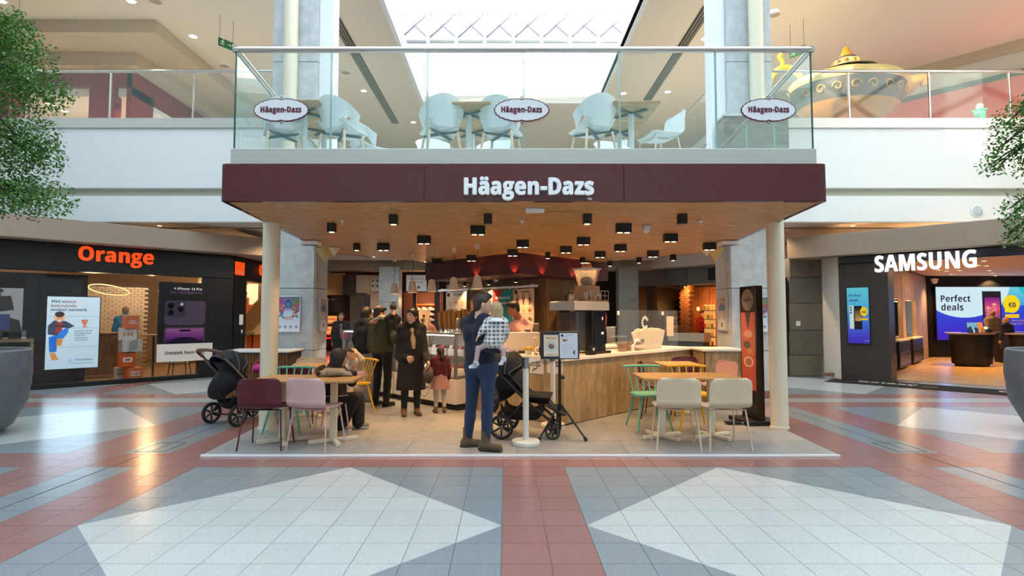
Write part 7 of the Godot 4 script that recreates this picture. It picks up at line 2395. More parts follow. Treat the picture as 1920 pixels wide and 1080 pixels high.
			for j in 4:
				pt.oval(0.16 + j * 0.23,0.86,0.07,0.05,C(160,170,190))
		else:
			pt.fade(0,0,1,1,C(186,160,150),C(206,206,206))
			pt.poly([W(0.1,0.3),W(0.5,0.16),W(0.9,0.3),W(0.8,0.4),W(0.2,0.4)],C(90,120,140))
			pt.poly([W(0.12,1),W(0.12,0.7),W(0.4,0.66),W(0.5,0.5),W(0.6,0.66),W(0.88,0.7),W(0.88,1)],C(232,228,222))
			pt.rect(0.44,0.76,0.12,0.14,C(90,80,80))
		poster(o,"frame",f,cen,w,h,picture("poster_%d" % int(absf(q[5])),pt.im,0.35),M("frame_silver",C(206,210,214),0.3,0.6),0.03)
		for sx: float in [-1.0,1.0]:
			part(o,"frame_edge",S(f).box(cen + V(sx * w / 2,0,0.002),V(0.022,h + 0.02,0.02),0.004),M("frame_silver"))
			part(o,"frame_edge",S(f).box(cen + V(0,sx * h / 2,0.002),V(w + 0.02,0.022,0.02),0.004),M("frame_silver"))
		if q[5] == 0.0:
			lettering(o,"lettering","WinterDazs\nin Wijnegem", w * 0.42, f * xf(cen + V(0, -h * 0.12, 0.002)), M("print_orange",C(222,112,62),0.6),0.001)
	var bx := thing("slatted_counter","timber-slatted serving box with a white top left of the stone pillar","counter",V(-4.16,0,-9.45))
	part(bx,"carcass",S().box(V(0,0.44,0),V(1.08,0.84,0.62)),M("counter_core"))
	for k in 22:
		part(bx,"slat",S().box(V(-0.525 + k * 0.05,0.44,0.322),V(0.04,0.84,0.022),0.003),M("slat_%d" % (k % 2),[C(150,104,60),C(138,94,54)][k % 2],0.5,0.0,"wood_v",1.0))
	part(bx,"top",S().box(V(0,0.885,0),V(1.14,0.03,0.70),0.004),M("worktop"))
	part(bx,"dark_edge",S().box(V(0,0.862,0),V(1.15,0.018,0.71),0.003),black)
	part(bx,"notice",S().box(V(0.24,0.60,0.336),V(0.13,0.25,0.003)),M("notice_tan",C(222,200,174),0.7))
	lettering(bx,"lettering","PLEASE\nDO NOT\nSIT\nHERE", 0.09, xf(V(0.24, 0.60, 0.338)), M("letter_black"),0.001)
	for k in 2:
		var e0 := at([424,1495][k],[83,97][k],[14.4,14.6][k])
		var o := thing("exit_sign","green hanging exit sign with a running figure, %s gallery" % ["left","right"][k],"exit sign",e0,[0.95,-0.95][k])
		part(o,"panel",S().box(Z3,V(0.42,0.22,0.03),0.004),M("exit_panel",C(24,110,62),0.4))
		var fig := S(xf(V(-0.10,0,0.016)))
		fig.tube([V(0,0.05,0),V(-0.01,-0.01,0)],0.014,6).tube([V(-0.01,-0.01,0),V(0.03,-0.03,0),V(0.02,-0.075,0)],0.009,6).tube([V(-0.01,-0.01,0),V(-0.03,-0.05,0),V(-0.065,-0.055,0)],0.009,6).tube([V(0,0.045,0),V(0.04,0.02,0),V(0.055,0.04,0)],0.007,6).tube([V(0,0.045,0),V(-0.04,0.03,0),V(-0.05,0.0,0)],0.007,6).ball(V(0.012,0.075,0),V(0.016,0.016,0.008),8)
		part(o,"figure",fig,white)
		part(o,"arrow",S().box(V(0.06,0,0.017),V(0.09,0.016,0.006)).prism_at(PackedVector2Array([W(0.10,0.035),W(0.14,0),W(0.10,-0.035)]),0.02),white)
		part(o,"doorway",S().box(V(0.18,0,0.017),V(0.04,0.15,0.006)),white)
		for s: float in [-0.18,0.18]:
			part(o,"wire",S().cyl(V(s,0.1,0),V(s,CEIL - e0.y,0),0.006,-1,5),M("print_grey"))
	var sp := thing("wall_speaker","round grey speaker on the white band at the right","speaker",at(1832,396,12.46))
	part(sp,"grille",S(xf(Z3,0,PI / 2)).lathe([W(0.001,0.03),W(0.10,0.028),W(0.125,0.0)],24),M("grille_pale",C(186,200,204),0.7))
	part(sp,"rim",S(xf(Z3,0,PI / 2)).lathe([W(0.12,0.02),W(0.14,0.018),W(0.145,0.0)],24),white)
	var ht := thing("heart_ornament","red heart ornament hanging beside the left tree over the gallery","ornament",at(31,185,13.0))
	var hp := PackedVector2Array()
	for k in 40:
		var t := TAU * k / 40
		hp.append(W(16 * pow(sin(t),3.0),13 * cos(t) - 5 * cos(2 * t) - 2 * cos(3 * t) - cos(4 * t)) * 0.0125)
	part(ht,"heart",S().prism(hp,0.07,0.015),M("heart_red",C(196,50,44),0.45))
	part(ht,"cord",S().cyl(V(0,0.1,0.03),V(0,2.8,0.03),0.006,-1,5),M("print_grey"))
	golden_lamp()
	var deck := UPPER - 0.15
	var fp := at(1660,205,14.6)
	var post := thing("fence_post","green square post with a cream ball on the right gallery","post",V(at(1837,210,13.6).x,deck,-13.6))
	var green := M("fence_green",C(70,190,130),0.5)
	part(post,"shaft",S().box(V(0,0.42,0),V(0.17,0.84,0.17),0.008),green)
	part(post,"cap",S().box(V(0,0.85,0),V(0.22,0.04,0.22),0.006),green)
	part(post,"ball",S().ball(V(0,0.95,0),V(0.085,0.085,0.085),14),M("ball_cream",C(226,214,180),0.4))
	var fn := thing("picket_fence","green picket fence with round-topped boards running back from the ball post","fence")
	var q1 := post.position
	for k in 4:
		var pp := V(at([1820,1800,1783,1768][k],210,13.75).x,deck,-13.75 - 0.28 * k)
		var pk := PackedVector2Array([W(-0.06,0)])
		for t in 9:
			var an := PI - PI * t / 8
			pk.append(W(cos(an) * 0.075,0.62 + sin(an) * 0.09))
		pk.append(W(0.06,0))
		part(fn,"picket",S(xf(pp,0.5)).prism(pk,0.035,0.006),green)
	part(fn,"rail",S().cyl(q1 + V(-0.08,0.52,0),V(at(1765,210,14.6).x,deck + 0.45,-14.6),0.03,-1,8),green)
# a gilded oil lamp as tall as a person,behind the right balustrade
func golden_lamp() -> void:
	var d := 13.7
	var c := at(1590,225,d)
	var k := d / FOCAL   # metres per picture pixel at that depth
	var o := thing("oil_lamp","huge gilded oil lamp decoration with a long spout on the right gallery","decoration",c)
	var gold := M("gold_paint",C(176,116,30),0.35,0.35)
	var pale := M("gold_pale",C(206,180,118),0.4,0.2)
	var dark := M("lamp_umber",C(58,46,36),0.5)
	var body := [W(30,-10),W(62,2),W(80,13),W(89,22)]
	var band := [W(89,22),W(99,40),W(102,58)]
	var rim := [W(102,58),W(108,65),W(100,75),W(74,83),W(52,92)]
	var put := func(a: Array) -> Array:
		var r := []
		for p: Vector2 in a:
			r.append(p * k)
		return r
	part(o,"bowl",S().lathe(put.call(body),40,Z3,false,0.75),gold)
	part(o,"dark_band",S().lathe(put.call(band),40,Z3,false,0.75),dark)
	part(o,"shoulder",S().lathe(put.call(rim),40,Z3,false,0.75),pale)
	part(o,"neck",S().lathe(put.call([W(52,92),W(34,96),W(26,100),W(24,104)]),32),M("lamp_blue",C(150,160,160),0.5))
	part(o,"foot",S().lathe(put.call([W(44,-30),W(40,-22),W(22,-14),W(30,-8)]),32),gold)
	part(o,"lid_ring",S().lathe(put.call([W(26,98),W(27,103),W(24,113),W(18,116)]),32),pale)
	part(o,"lid",S().lathe(put.call([W(18,116),W(17,120),W(9,124)]),28),dark)
	part(o,"knob",S().lathe(put.call([W(12,121),W(11,126),W(7,133),W(6,138),W(3,142),W(0.01,143)]),20),gold)
	for q in 12:
		var a := TAU * q / 12
		part(o,"petal",S(Transform3D(Basis(Vector3.UP,a),V(0,106 * k,0))).ball(V(0,0,24.5 * k),V(4.5,6,2.5) * k,8),gold)
	var sp := [V(84,56,0),V(106,62,4),V(122,72,6),V(138,76,8),V(146,68,9)]
	for q in sp.size():
		sp[q] = sp[q] * k
	part(o,"spout",S().tube(spline(sp,5),[26 * k,24.5 * k,23 * k,21.5 * k,20 * k,18.5 * k,17 * k,15.5 * k,14 * k,13 * k,12 * k,11 * k,10.5 * k,10 * k,10 * k,10 * k,10.5 * k,11 * k,11.5 * k,11 * k,9 * k],18),gold)
	var hd := []
	for q in 17:
		var a := -0.9 + q * 0.27
		hd.append(V(-116 - sin(a) * 0 - 34 * cos(a),58 + 44 * sin(a),0) * k)
	part(o,"handle",S().tube(hd,5.5 * k,12),M("gold_bright",C(226,186,40),0.3,0.3))
	part(o,"handle_curl",S().tube(spline([V(-126,100,0) * k,V(-122,112,0) * k,V(-128,124,0) * k,V(-124,128,0) * k],4),4 * k,8),M("gold_bright"))
	for q in 9:
		var a := -1.2 + q * 0.30
		var b := Transform3D(Basis(Vector3.UP,a),Z3)
		var curl := []
		for t in 14:
			var u := t * 0.5
			var rr := 9.0 - t * 0.5
			curl.append(b * (V(cos(u) * rr * (1 if q % 2 else -1),40 + sin(u) * rr,(99.5 + sin(u) * rr * 0.3) * (1.0 - 0.25 * cos(a) * cos(a) * 0.0)) * k * V(1,1,1)))
		for t in curl.size():
			curl[t] = V(curl[t].x,curl[t].y,curl[t].z * 0.76)
		part(o,"scroll",S().tube(curl,1.5 * k,6),gold)
# ---------- trees in pots ----------
func build_trees() -> void:
	var lobes_l := [[-10,110,105,90],[62,168,72,46],[5,250,100,55],[62,292,56,46],[64,372,72,42],[-20,350,90,56],[-150,180,130,210],[12,60,50,50]]
	var lobes_r := [[1925,228,62,40],[1884,272,36,34],[1862,308,26,24],[1925,300,30,40],[1912,400,36,44],[1898,445,20,20],[2050,260,120,180],[1925,195,22,22]]
	tree("leafy green tree in a grey pot at the left edge",V(-6.78,0,-6.8),lobes_l,91,1.0)
	tree("leafy green tree at the right edge, mostly outside the view",V(7.1,0,-6.8),lobes_r,92,0.8)
func tree(label: String,where: Vector3,lobes: Array,sd: int,dense: float) -> void:
	var o := thing("tree",label,"tree",where)
	var rr := RandomNumberGenerator.new()
	rr.seed = sd
	var bark := M("bark",C(96,74,54),0.9,0.0,"fine",3.0,1.0)
	var k := 6.8 / FOCAL
	part(o,"trunk",S().tube(spline([V(0,0.85,0),V(0.05,2.0,0.05),V(-0.04,3.4,0),V(0,5.2,0)],5),[0.11,0.105,0.10,0.095,0.09,0.088,0.085,0.08,0.075,0.07,0.065,0.06,0.055,0.05,0.045,0.04],12),bark)
	var leaf := S()
	for s: float in [-1.0,1.0]:
		leaf.tri(V(0,0,0),V(0.30 * s,0.10,0.45),V(0,0,1)) if s > 0 else leaf.tri(V(0,0,0),V(0,0,1),V(0.30 * s,0.10,0.45))
	var lm := M("leaf_green",C(255,255,255),0.45)
	lm.vertex_color_use_as_albedo = true
	lm.backlight_enabled = true
	lm.backlight = Color(0.35,0.45,0.15)
	lm.cull_mode = BaseMaterial3D.CULL_DISABLED
	var spots := []
	for q: Array in lobes:
		var c := at(q[0],q[1],6.8) - where
		var r := V(q[2] * k,q[3] * k,q[2] * k * 0.85)
		var top := V(0,clampf(c.y + 0.3,1.8,5.0),0)
		var twigs := 3
		for t in twigs:
			var e := c + V(rr.randf_range(-0.5,0.5),rr.randf_range(-0.5,0.4),rr.randf_range(-0.5,0.5)) * r
			part(o,"branch",S().tube(spline([top,top.lerp(e,0.5) + V(0,0.15,0),e],4),[0.03,0.026,0.022,0.019,0.016,0.013,0.011,0.009,0.006],6),bark)
		var n := int(3600.0 * dense * (r.x * r.y + r.x * r.z + r.y * r.z) / 1.0)
		for t in n:
			var u := V(rr.randfn(),rr.randfn(),rr.randfn()).normalized() * pow(rr.randf(),0.42)
			var g := sin(u.x * 9.0 + q[0]) * sin(u.y * 8.0 + q[1]) * sin(u.z * 9.0)
			if g < -0.25 and rr.randf() < 0.75:
				continue
			spots.append(c + u * r * rr.randf_range(0.92,1.08))
	var mm := MultiMesh.new()
	mm.transform_format = MultiMesh.TRANSFORM_3D
	mm.use_colors = true
	mm.mesh = leaf.mesh(lm)
	mm.instance_count = spots.size()
	for i in spots.size():
		var b := Basis.from_euler(V(rr.randf_range(-0.3,1.2),rr.randf() * TAU,rr.randf_range(-0.6,0.6))).scaled(Vector3.ONE * rr.randf_range(0.036,0.060))
		mm.set_instance_transform(i,Transform3D(b,spots[i]))
		var v := rr.randf()
		mm.set_instance_color(i,Color(0.055 + 0.06 * v,0.15 + 0.13 * v,0.03 + 0.02 * v))
	var mi := MultiMeshInstance3D.new()
	mi.name = "foliage"
	mi.multimesh = mm
	mi.set_meta("kind","stuff")
	o.add_child(mi,true)
	var pot := thing("planter","large round grey planter at the %s edge of the view" % ("left" if where.x < 0 else "right"),"planter",where)
	part(pot,"bowl",S().lathe([W(0.42,0.0),W(0.56,0.10),W(0.70,0.40),W(0.735,0.75),W(0.72,1.03),W(0.70,1.06),W(0.66,1.05),W(0.66,0.90)],48),M("pot_grey",C(104,106,112),0.5,0.0,"cloud",2.0))
	part(pot,"soil",S().lathe([W(0.66,0.92),W(0.2,0.95),W(0.13,0.95)],32),M("soil",C(58,44,34),0.95,0.0,"fine",3.0,1.0))
# ---------- people ----------
# a distance field on a grid,meshed as surface nets
class Field:
	var o: Vector3
	var c: float
	var n: Vector3i
	var d := PackedFloat32Array()
	func _init(lo: Vector3,hi: Vector3,cell: float) -> void:
		c = cell
		o = lo - Vector3.ONE * cell * 2
		var e := (hi - lo) / cell
		n = Vector3i(ceili(e.x) + 5,ceili(e.y) + 5,ceili(e.z) + 5)
		d.resize(n.x * n.y * n.z)
		d.fill(9.0)
	func cap(a: Vector3,b: Vector3,ra: float,rb: float,k := 0.02) -> void:
		var r := maxf(ra,rb) + k + 2 * c
		var lo := Vector3i(((a.min(b) - Vector3.ONE * r - o) / c).floor()).clamp(Vector3i.ZERO,n - Vector3i.ONE)
		var hi := Vector3i(((a.max(b) + Vector3.ONE * r - o) / c).ceil()).clamp(Vector3i.ZERO,n - Vector3i.ONE)
		var ba := b - a
		var inv := 1.0 / maxf(ba.length_squared(),1e-9)
		for z in range(lo.z,hi.z + 1):
			for y in range(lo.y,hi.y + 1):
				var i := (z * n.y + y) * n.x + lo.x
				var pa := o + Vector3(lo.x,y,z) * c - a
				for x in range(lo.x,hi.x + 1):
					var h := clampf(pa.dot(ba) * inv,0.0,1.0)
					var q := (pa - ba * h).length() - ra - (rb - ra) * h
					var e := d[i]
					var m := maxf(k - absf(e - q),0.0)
					d[i] = minf(e,q) - m * m * 0.25 / k
					pa.x += c
					i += 1
	func egg(p: Vector3,r: Vector3,b := Basis(),k := 0.02,dig := false) -> void:
		var g := maxf(r.x,maxf(r.y,r.z)) + k + 2 * c
		var lo := Vector3i(((p - Vector3.ONE * g - o) / c).floor()).clamp(Vector3i.ZERO,n - Vector3i.ONE)
		var hi := Vector3i(((p + Vector3.ONE * g - o) / c).ceil()).clamp(Vector3i.ZERO,n - Vector3i.ONE)
		var inv := b.transposed()
		for z in range(lo.z,hi.z + 1):
			for y in range(lo.y,hi.y + 1):
				var i := (z * n.y + y) * n.x + lo.x
				for x in range(lo.x,hi.x + 1):
					var w := inv * (o + Vector3(x,y,z) * c - p) / r
					var k0 := w.length()
					var q := k0 * (k0 - 1.0) / maxf((w / r).length(),1e-6)
					var e := d[i]
					if dig:
						q = -q
						var m := maxf(k - absf(e - q),0.0)
						d[i] = maxf(e,q) + m * m * 0.25 / k
					else:
						var m := maxf(k - absf(e - q),0.0)
						d[i] = minf(e,q) - m * m * 0.25 / k
					i += 1
	func cut(nn: Vector3,w: float) -> void:
		var i := 0
		for z in n.z:
			for y in n.y:
				var q := nn.dot(o + Vector3(0,y,z) * c) - w
				for x in n.x:
					d[i] = maxf(d[i],q + nn.x * x * c)
					i += 1
	func mesh_into(s: Shape) -> void:
		var at_cell := PackedInt32Array()
		at_cell.resize(d.size())
		at_cell.fill(-1)
		var sx := 1
		var sy := n.x
		var sz := n.x * n.y
		var off := [0,sx,sy,sx + sy,sz,sx + sz,sy + sz,sx + sy + sz]
		for z in n.z - 1:
			for y in n.y - 1:
				var i := (z * n.y + y) * n.x
				for x in n.x - 1:
					var d0 := d[i]
					if absf(d0) < 2.5 * c:
						var v := PackedFloat32Array([d0,d[i + 1],d[i + sy],d[i + 1 + sy],d[i + sz],d[i + 1 + sz],d[i + sy + sz],d[i + 1 + sy + sz]])
						var neg := 0
						for q in v:
							if q < 0:
								neg += 1
						if neg > 0 and neg < 8:
							var p := Vector3.ZERO
							var m := 0
							for e: Vector2i in EDGES:
								var a := v[e.x]
								var b := v[e.y]
								if (a < 0) != (b < 0):
									var f := a / (a - b)
									p += CORNERS[e.x].lerp(CORNERS[e.y],f)
									m += 1
							p /= m
							var g := Vector3(v[1] + v[3] + v[5] + v[7] - v[0] - v[2] - v[4] - v[6],v[2] + v[3] + v[6] + v[7] - v[0] - v[1] - v[4] - v[5],v[4] + v[5] + v[6] + v[7] - v[0] - v[1] - v[2] - v[3])
							at_cell[i] = s.vert(o + (Vector3(x,y,z) + p) * c,g,Vector2.ZERO)
					i += 1
		var st := [sx,sy,sz]
		for z in range(1,n.z - 1):
			for y in range(1,n.y - 1):
				var i := (z * n.y + y) * n.x + 1
				for x in range(1,n.x - 1):
					var a := d[i]
					if absf(a) < 2.5 * c:
						for ax in 3:
							var b := d[i + st[ax]]
							if (a < 0) != (b < 0):
								var u: int = st[(ax + 1) % 3]
								var w: int = st[(ax + 2) % 3]
								var q0 := at_cell[i - u - w]
								var q1 := at_cell[i - w]
								var q2 := at_cell[i]
								var q3 := at_cell[i - u]
								if q0 < 0 or q1 < 0 or q2 < 0 or q3 < 0:
									continue
								if a < 0:
									s.ix.append_array(PackedInt32Array([q0,q2,q1,q0,q3,q2]))
								else:
									s.ix.append_array(PackedInt32Array([q0,q1,q2,q0,q2,q3]))
					i += 1
	const CORNERS: Array[Vector3] = [Vector3(0,0,0),Vector3(1,0,0),Vector3(0,1,0),Vector3(1,1,0),Vector3(0,0,1),Vector3(1,0,1),Vector3(0,1,1),Vector3(1,1,1)]
	const EDGES: Array[Vector2i] = [Vector2i(0,1),Vector2i(2,3),Vector2i(4,5),Vector2i(6,7),Vector2i(0,2),Vector2i(1,3),Vector2i(4,6),Vector2i(5,7),Vector2i(0,4),Vector2i(1,5),Vector2i(2,6),Vector2i(3,7)]
# joints of a person of height h,at rest,facing +z; l_ is the left side (+x)
func skeleton(h: float,child := 0.0) -> Dictionary:
	var s := h / 1.75
	var j := {}
	var lower := 1.0 - 0.10 * child
	for k: String in ["l","r"]:
		var g := 1.0 if k == "l" else -1.0
		j[k + "_shoulder"] = V(0.170 * g,1.42 * lower,-0.01) * s
		j[k + "_elbow"] = V(0.225 * g,1.14 * lower,-0.04) * s
		j[k + "_wrist"] = V(0.235 * g,0.89 * lower,0.04) * s
		j[k + "_hip"] = V(0.088 * g,0.92 * lower,0) * s
		j[k + "_knee"] = V(0.100 * g,0.50 * lower,0.02) * s
		j[k + "_ankle"] = V(0.105 * g,0.085,-0.03) * s
		j[k + "_toe"] = V(0.125 * g,0.03,0.145) * s
	j.pelvis = V(0,0.97 * lower,0) * s
	j.waist = V(0,1.10 * lower,0.0) * s
	j.chest = V(0,1.29 * lower,0.0) * s
	j.neck = V(0,1.465 * lower,-0.02) * s
	j.head = V(0,(1.62 - 0.03 * child) if child < 0.5 else 1.75 - 0.135 * (1.0 + 0.25 * child) / s - 0.0,0.015) * s
	return j
# opts: joints by name in world space (p_),head_turn (world yaw),head_nod,skin,hair [style,colour],cell,wear [[kind,colour,...]]
func person(label: String,where: Vector3,yaw: float,h: float,opt: Dictionary) -> Node3D:
	var o := thing("person",label,"person",where,yaw)
	var s := h / 1.75
	var child: float = opt.get("child",0.0)
	var j := skeleton(h,child)
	var inv := o.transform.affine_inverse()
	for k: String in opt.get("p",{}):
		j[k] = inv * (opt.p[k] as Vector3)
	if opt.get("lean"):
		var lb := Basis.from_euler(V(opt.lean[0],0,opt.lean[1]))
		for k: String in ["waist","chest","neck","head","l_shoulder","r_shoulder","l_elbow","r_elbow","l_wrist","r_wrist"]:
			if not opt.get("p",{}).has(k):
				j[k] = j.pelvis + lb * (j[k] - j.pelvis)
	var c: float = opt.get("cell",0.016)
	var skin := M("skin_" + (opt.get("skin",C(206,156,128)) as Color).to_html(),opt.get("skin",C(206,156,128)),0.5)
	var hs := lerpf(s,0.78,0.55) if child > 0 else lerpf(s,1.0,0.6)
	var hb := Basis.from_euler(V(opt.get("nod",0.0),opt.get("turn",yaw) - yaw,opt.get("tilt",0.0)))
	var sh := S()
	var lo := V(9,9,9)
	var hi := -lo
	for k: String in j:
		lo = lo.min(j[k])
		hi = hi.max(j[k])
	var f := Field.new(lo - Vector3.ONE * 0.2 * s,hi + Vector3.ONE * 0.2 * s,maxf(c,0.018))
	trunk(f,j,s,0.0,0.0)
	for k: String in ["l","r"]:
		f.cap(j[k + "_shoulder"],j[k + "_elbow"],0.042 * s,0.035 * s,0.03 * s)
		f.cap(j[k + "_elbow"],j[k + "_wrist"],0.036 * s,0.026 * s,0.02 * s)
		f.cap(j[k + "_hip"],j[k + "_knee"],0.07 * s,0.05 * s,0.03 * s)
		f.cap(j[k + "_knee"],j[k + "_ankle"],0.05 * s,0.030 * s,0.02 * s)
		f.cap(j[k + "_ankle"] + V(0,-0.025,0) * s,j[k + "_toe"],0.020 * s,0.014 * s,0.01 * s)
	f.cap(j.neck,j.head - hb * V(0,0.05,0.02) * hs,0.052 * s,0.050 * s,0.03 * s)
	f.mesh_into(sh)
	var hc: float = opt.get("head_cell",c * 0.42)
	var hp: Vector3 = j.head
	var hf := Field.new(hp - Vector3.ONE * 0.15 * hs,hp + Vector3.ONE * 0.15 * hs,hc)
	var at_head := func(x: float,y: float,z: float) -> Vector3: return hp + hb * V(x,y,z) * hs
	hf.egg(at_head.call(0,0.035,-0.012),V(0.075,0.086,0.092) * hs,hb,0.02)
	hf.egg(at_head.call(0,-0.03,0.02),V(0.060,0.084,0.068) * hs,hb,0.03)
	hf.cap(at_head.call(0,-0.05,-0.02),at_head.call(0,-0.14,-0.035),0.050 * hs,0.052 * hs,0.02)
	hf.egg(at_head.call(0,-0.095,0.058),V(0.026,0.018,0.02) * hs,hb,0.02)
	for g: float in [-1.0,1.0]:
		hf.egg(at_head.call(0.032 * g,0.008,0.090),V(0.017,0.012,0.012) * hs,hb,0.012,true)
		hf.egg(at_head.call(0.034 * g,0.030,0.076),V(0.022,0.009,0.012) * hs,hb,0.012)
		hf.egg(at_head.call(0.078 * g,-0.005,-0.012),V(0.010,0.032,0.020) * hs,hb * Basis(Vector3.UP,-0.35 * g),0.008)
	hf.cap(at_head.call(0,0.014,0.086),at_head.call(0,-0.022,0.102),0.008 * hs,0.014 * hs,0.010)
	hf.cap(at_head.call(-0.018,-0.056,0.080),at_head.call(0.018,-0.056,0.080),0.010 * hs,0.010 * hs,0.012)
	hf.mesh_into(sh)
	for k: String in ["l","r"]:
		if opt.get("hide_hand","") != k:
			hand(sh,j[k + "_elbow"],j[k + "_wrist"],s * (1.12 if child > 0 else 1.0),k == "l",opt.get(k + "_curl",0.35),opt.get(k + "_palm",Z3),opt.get("hand_cell",0.0075))
	part(o,"body",sh,skin)
	for g: float in [-1.0,1.0]:
		var e := part(o,"eye",S(Transform3D(hb,at_head.call(0.032 * g,0.009,0.079))).ball(Z3,V(0.0125,0.0105,0.0125) * hs,10),M("eye_white",C(226,220,214),0.2))
		part(e,"iris",S(Transform3D(hb,at_head.call(0.032 * g,0.009,0.0865))).ball(Z3,V(0.0062,0.0062,0.0055) * hs,8),M("iris_dark",C(40,28,22),0.1))
		part(o,"eyebrow",S(Transform3D(hb,Z3)).tube([hb.transposed() * (at_head.call(0.016 * g,0.030,0.0905) as Vector3),hb.transposed() * (at_head.call(0.033 * g,0.036,0.088) as Vector3),hb.transposed() * (at_head.call(0.05 * g,0.030,0.078) as Vector3)],[0.003 * hs,0.0035 * hs,0.002 * hs],6),M("brow",C(48,34,28),0.8))
	part(o,"lips",S(Transform3D(hb,at_head.call(0,-0.056,0.088))).ball(Z3,V(0.021,0.0075,0.006) * hs,10),M("lip_rose",C(170,96,88),0.45))
	if opt.has("hair"):
		hair(o,opt.hair[0],opt.hair[1],hp,hb,hs,hc * 1.1)
	for w: Array in opt.get("wear",[]):
		garment(o,w,j,s,c,hb)
	return o
# trunk grown by g; flat sides front and back
func trunk(f: Field,j: Dictionary,s: float,g: float,belly: float) -> void:
	var k := 0.05 * s
	for e: float in [-1.0,1.0]:
		var side: Vector3 = ((j.l_shoulder as Vector3) - (j.r_shoulder as Vector3)).normalized() * e
		var hip: Vector3 = ((j.l_hip as Vector3) - (j.r_hip as Vector3)).normalized() * e
		f.cap(j.pelvis + hip * 0.075 * s,j.waist + side * 0.062 * s,(0.098 + belly * 0.3) * s + g,(0.088 + belly) * s + g,k)
		f.cap(j.waist + side * 0.062 * s,j.chest + side * 0.078 * s,(0.088 + belly) * s + g,0.100 * s + g,k)
		f.cap(j.chest + side * 0.078 * s,(j.neck as Vector3).lerp(j["l_shoulder" if e > 0 else "r_shoulder"],0.72) + V(0,-0.035,0) * s,0.098 * s + g,0.062 * s + g,k)
	f.cap((j.l_shoulder as Vector3) + V(0,-0.01,0) * s,j.neck,0.052 * s + g,0.060 * s + g,0.04 * s)
	f.cap((j.r_shoulder as Vector3) + V(0,-0.01,0) * s,j.neck,0.052 * s + g,0.060 * s + g,0.04 * s)
func hand(sh: Shape,elbow: Vector3,wrist: Vector3,s: float,left: bool,curl: float,palm: Vector3,c: float) -> void:
	var d := (wrist - elbow).normalized()
	var side := 1.0 if left else -1.0
	var n := palm if palm != Z3 else V(-side,0,0.25)
	n = (n - d * n.dot(d)).normalized()
	var x := d.cross(n) * side   # towards the thumb
	var f := Field.new(wrist - Vector3.ONE * 0.13 * s + d * 0.06 * s,wrist + Vector3.ONE * 0.13 * s + d * 0.06 * s,c)
	f.cap(wrist - d * 0.03 * s,wrist + d * 0.02 * s,0.025 * s,0.026 * s,0.015)
	f.egg(wrist + d * 0.052 * s,V(0.042,0.052,0.017) * s,Basis(x,d,n),0.015)
	for k in 4:
		var root := wrist + d * (0.088 - 0.006 * absf(k - 1.2)) * s + x * (0.031 - 0.0205 * k) * s
		var ln: float = [0.074,0.083,0.077,0.060][k] * s
		var dir: Vector3 = d + x * (0.10 - 0.07 * k)
		var p: Vector3 = root
		for q in 3:
			dir = (dir.normalized() + n * curl * (0.55 + 0.35 * q)).normalized()
			var e: Vector3 = p + dir * ln * [0.45,0.31,0.24][q]
			f.cap(p,e,(0.0092 - q * 0.0008) * s,(0.0084 - q * 0.0008) * s,0.004)
			p = e
	var t0 := wrist + d * 0.028 * s + x * 0.032 * s
	var t1 := t0 + (d * 0.6 + x * 0.75 + n * 0.25).normalized() * 0.042 * s
	f.cap(t0,t1,0.014 * s,0.0105 * s,0.01)
	f.cap(t1,t1 + (d * 0.9 + x * 0.2 + n * (0.2 + curl)).normalized() * 0.032 * s,0.0105 * s,0.0085 * s,0.004)
	f.mesh_into(sh)
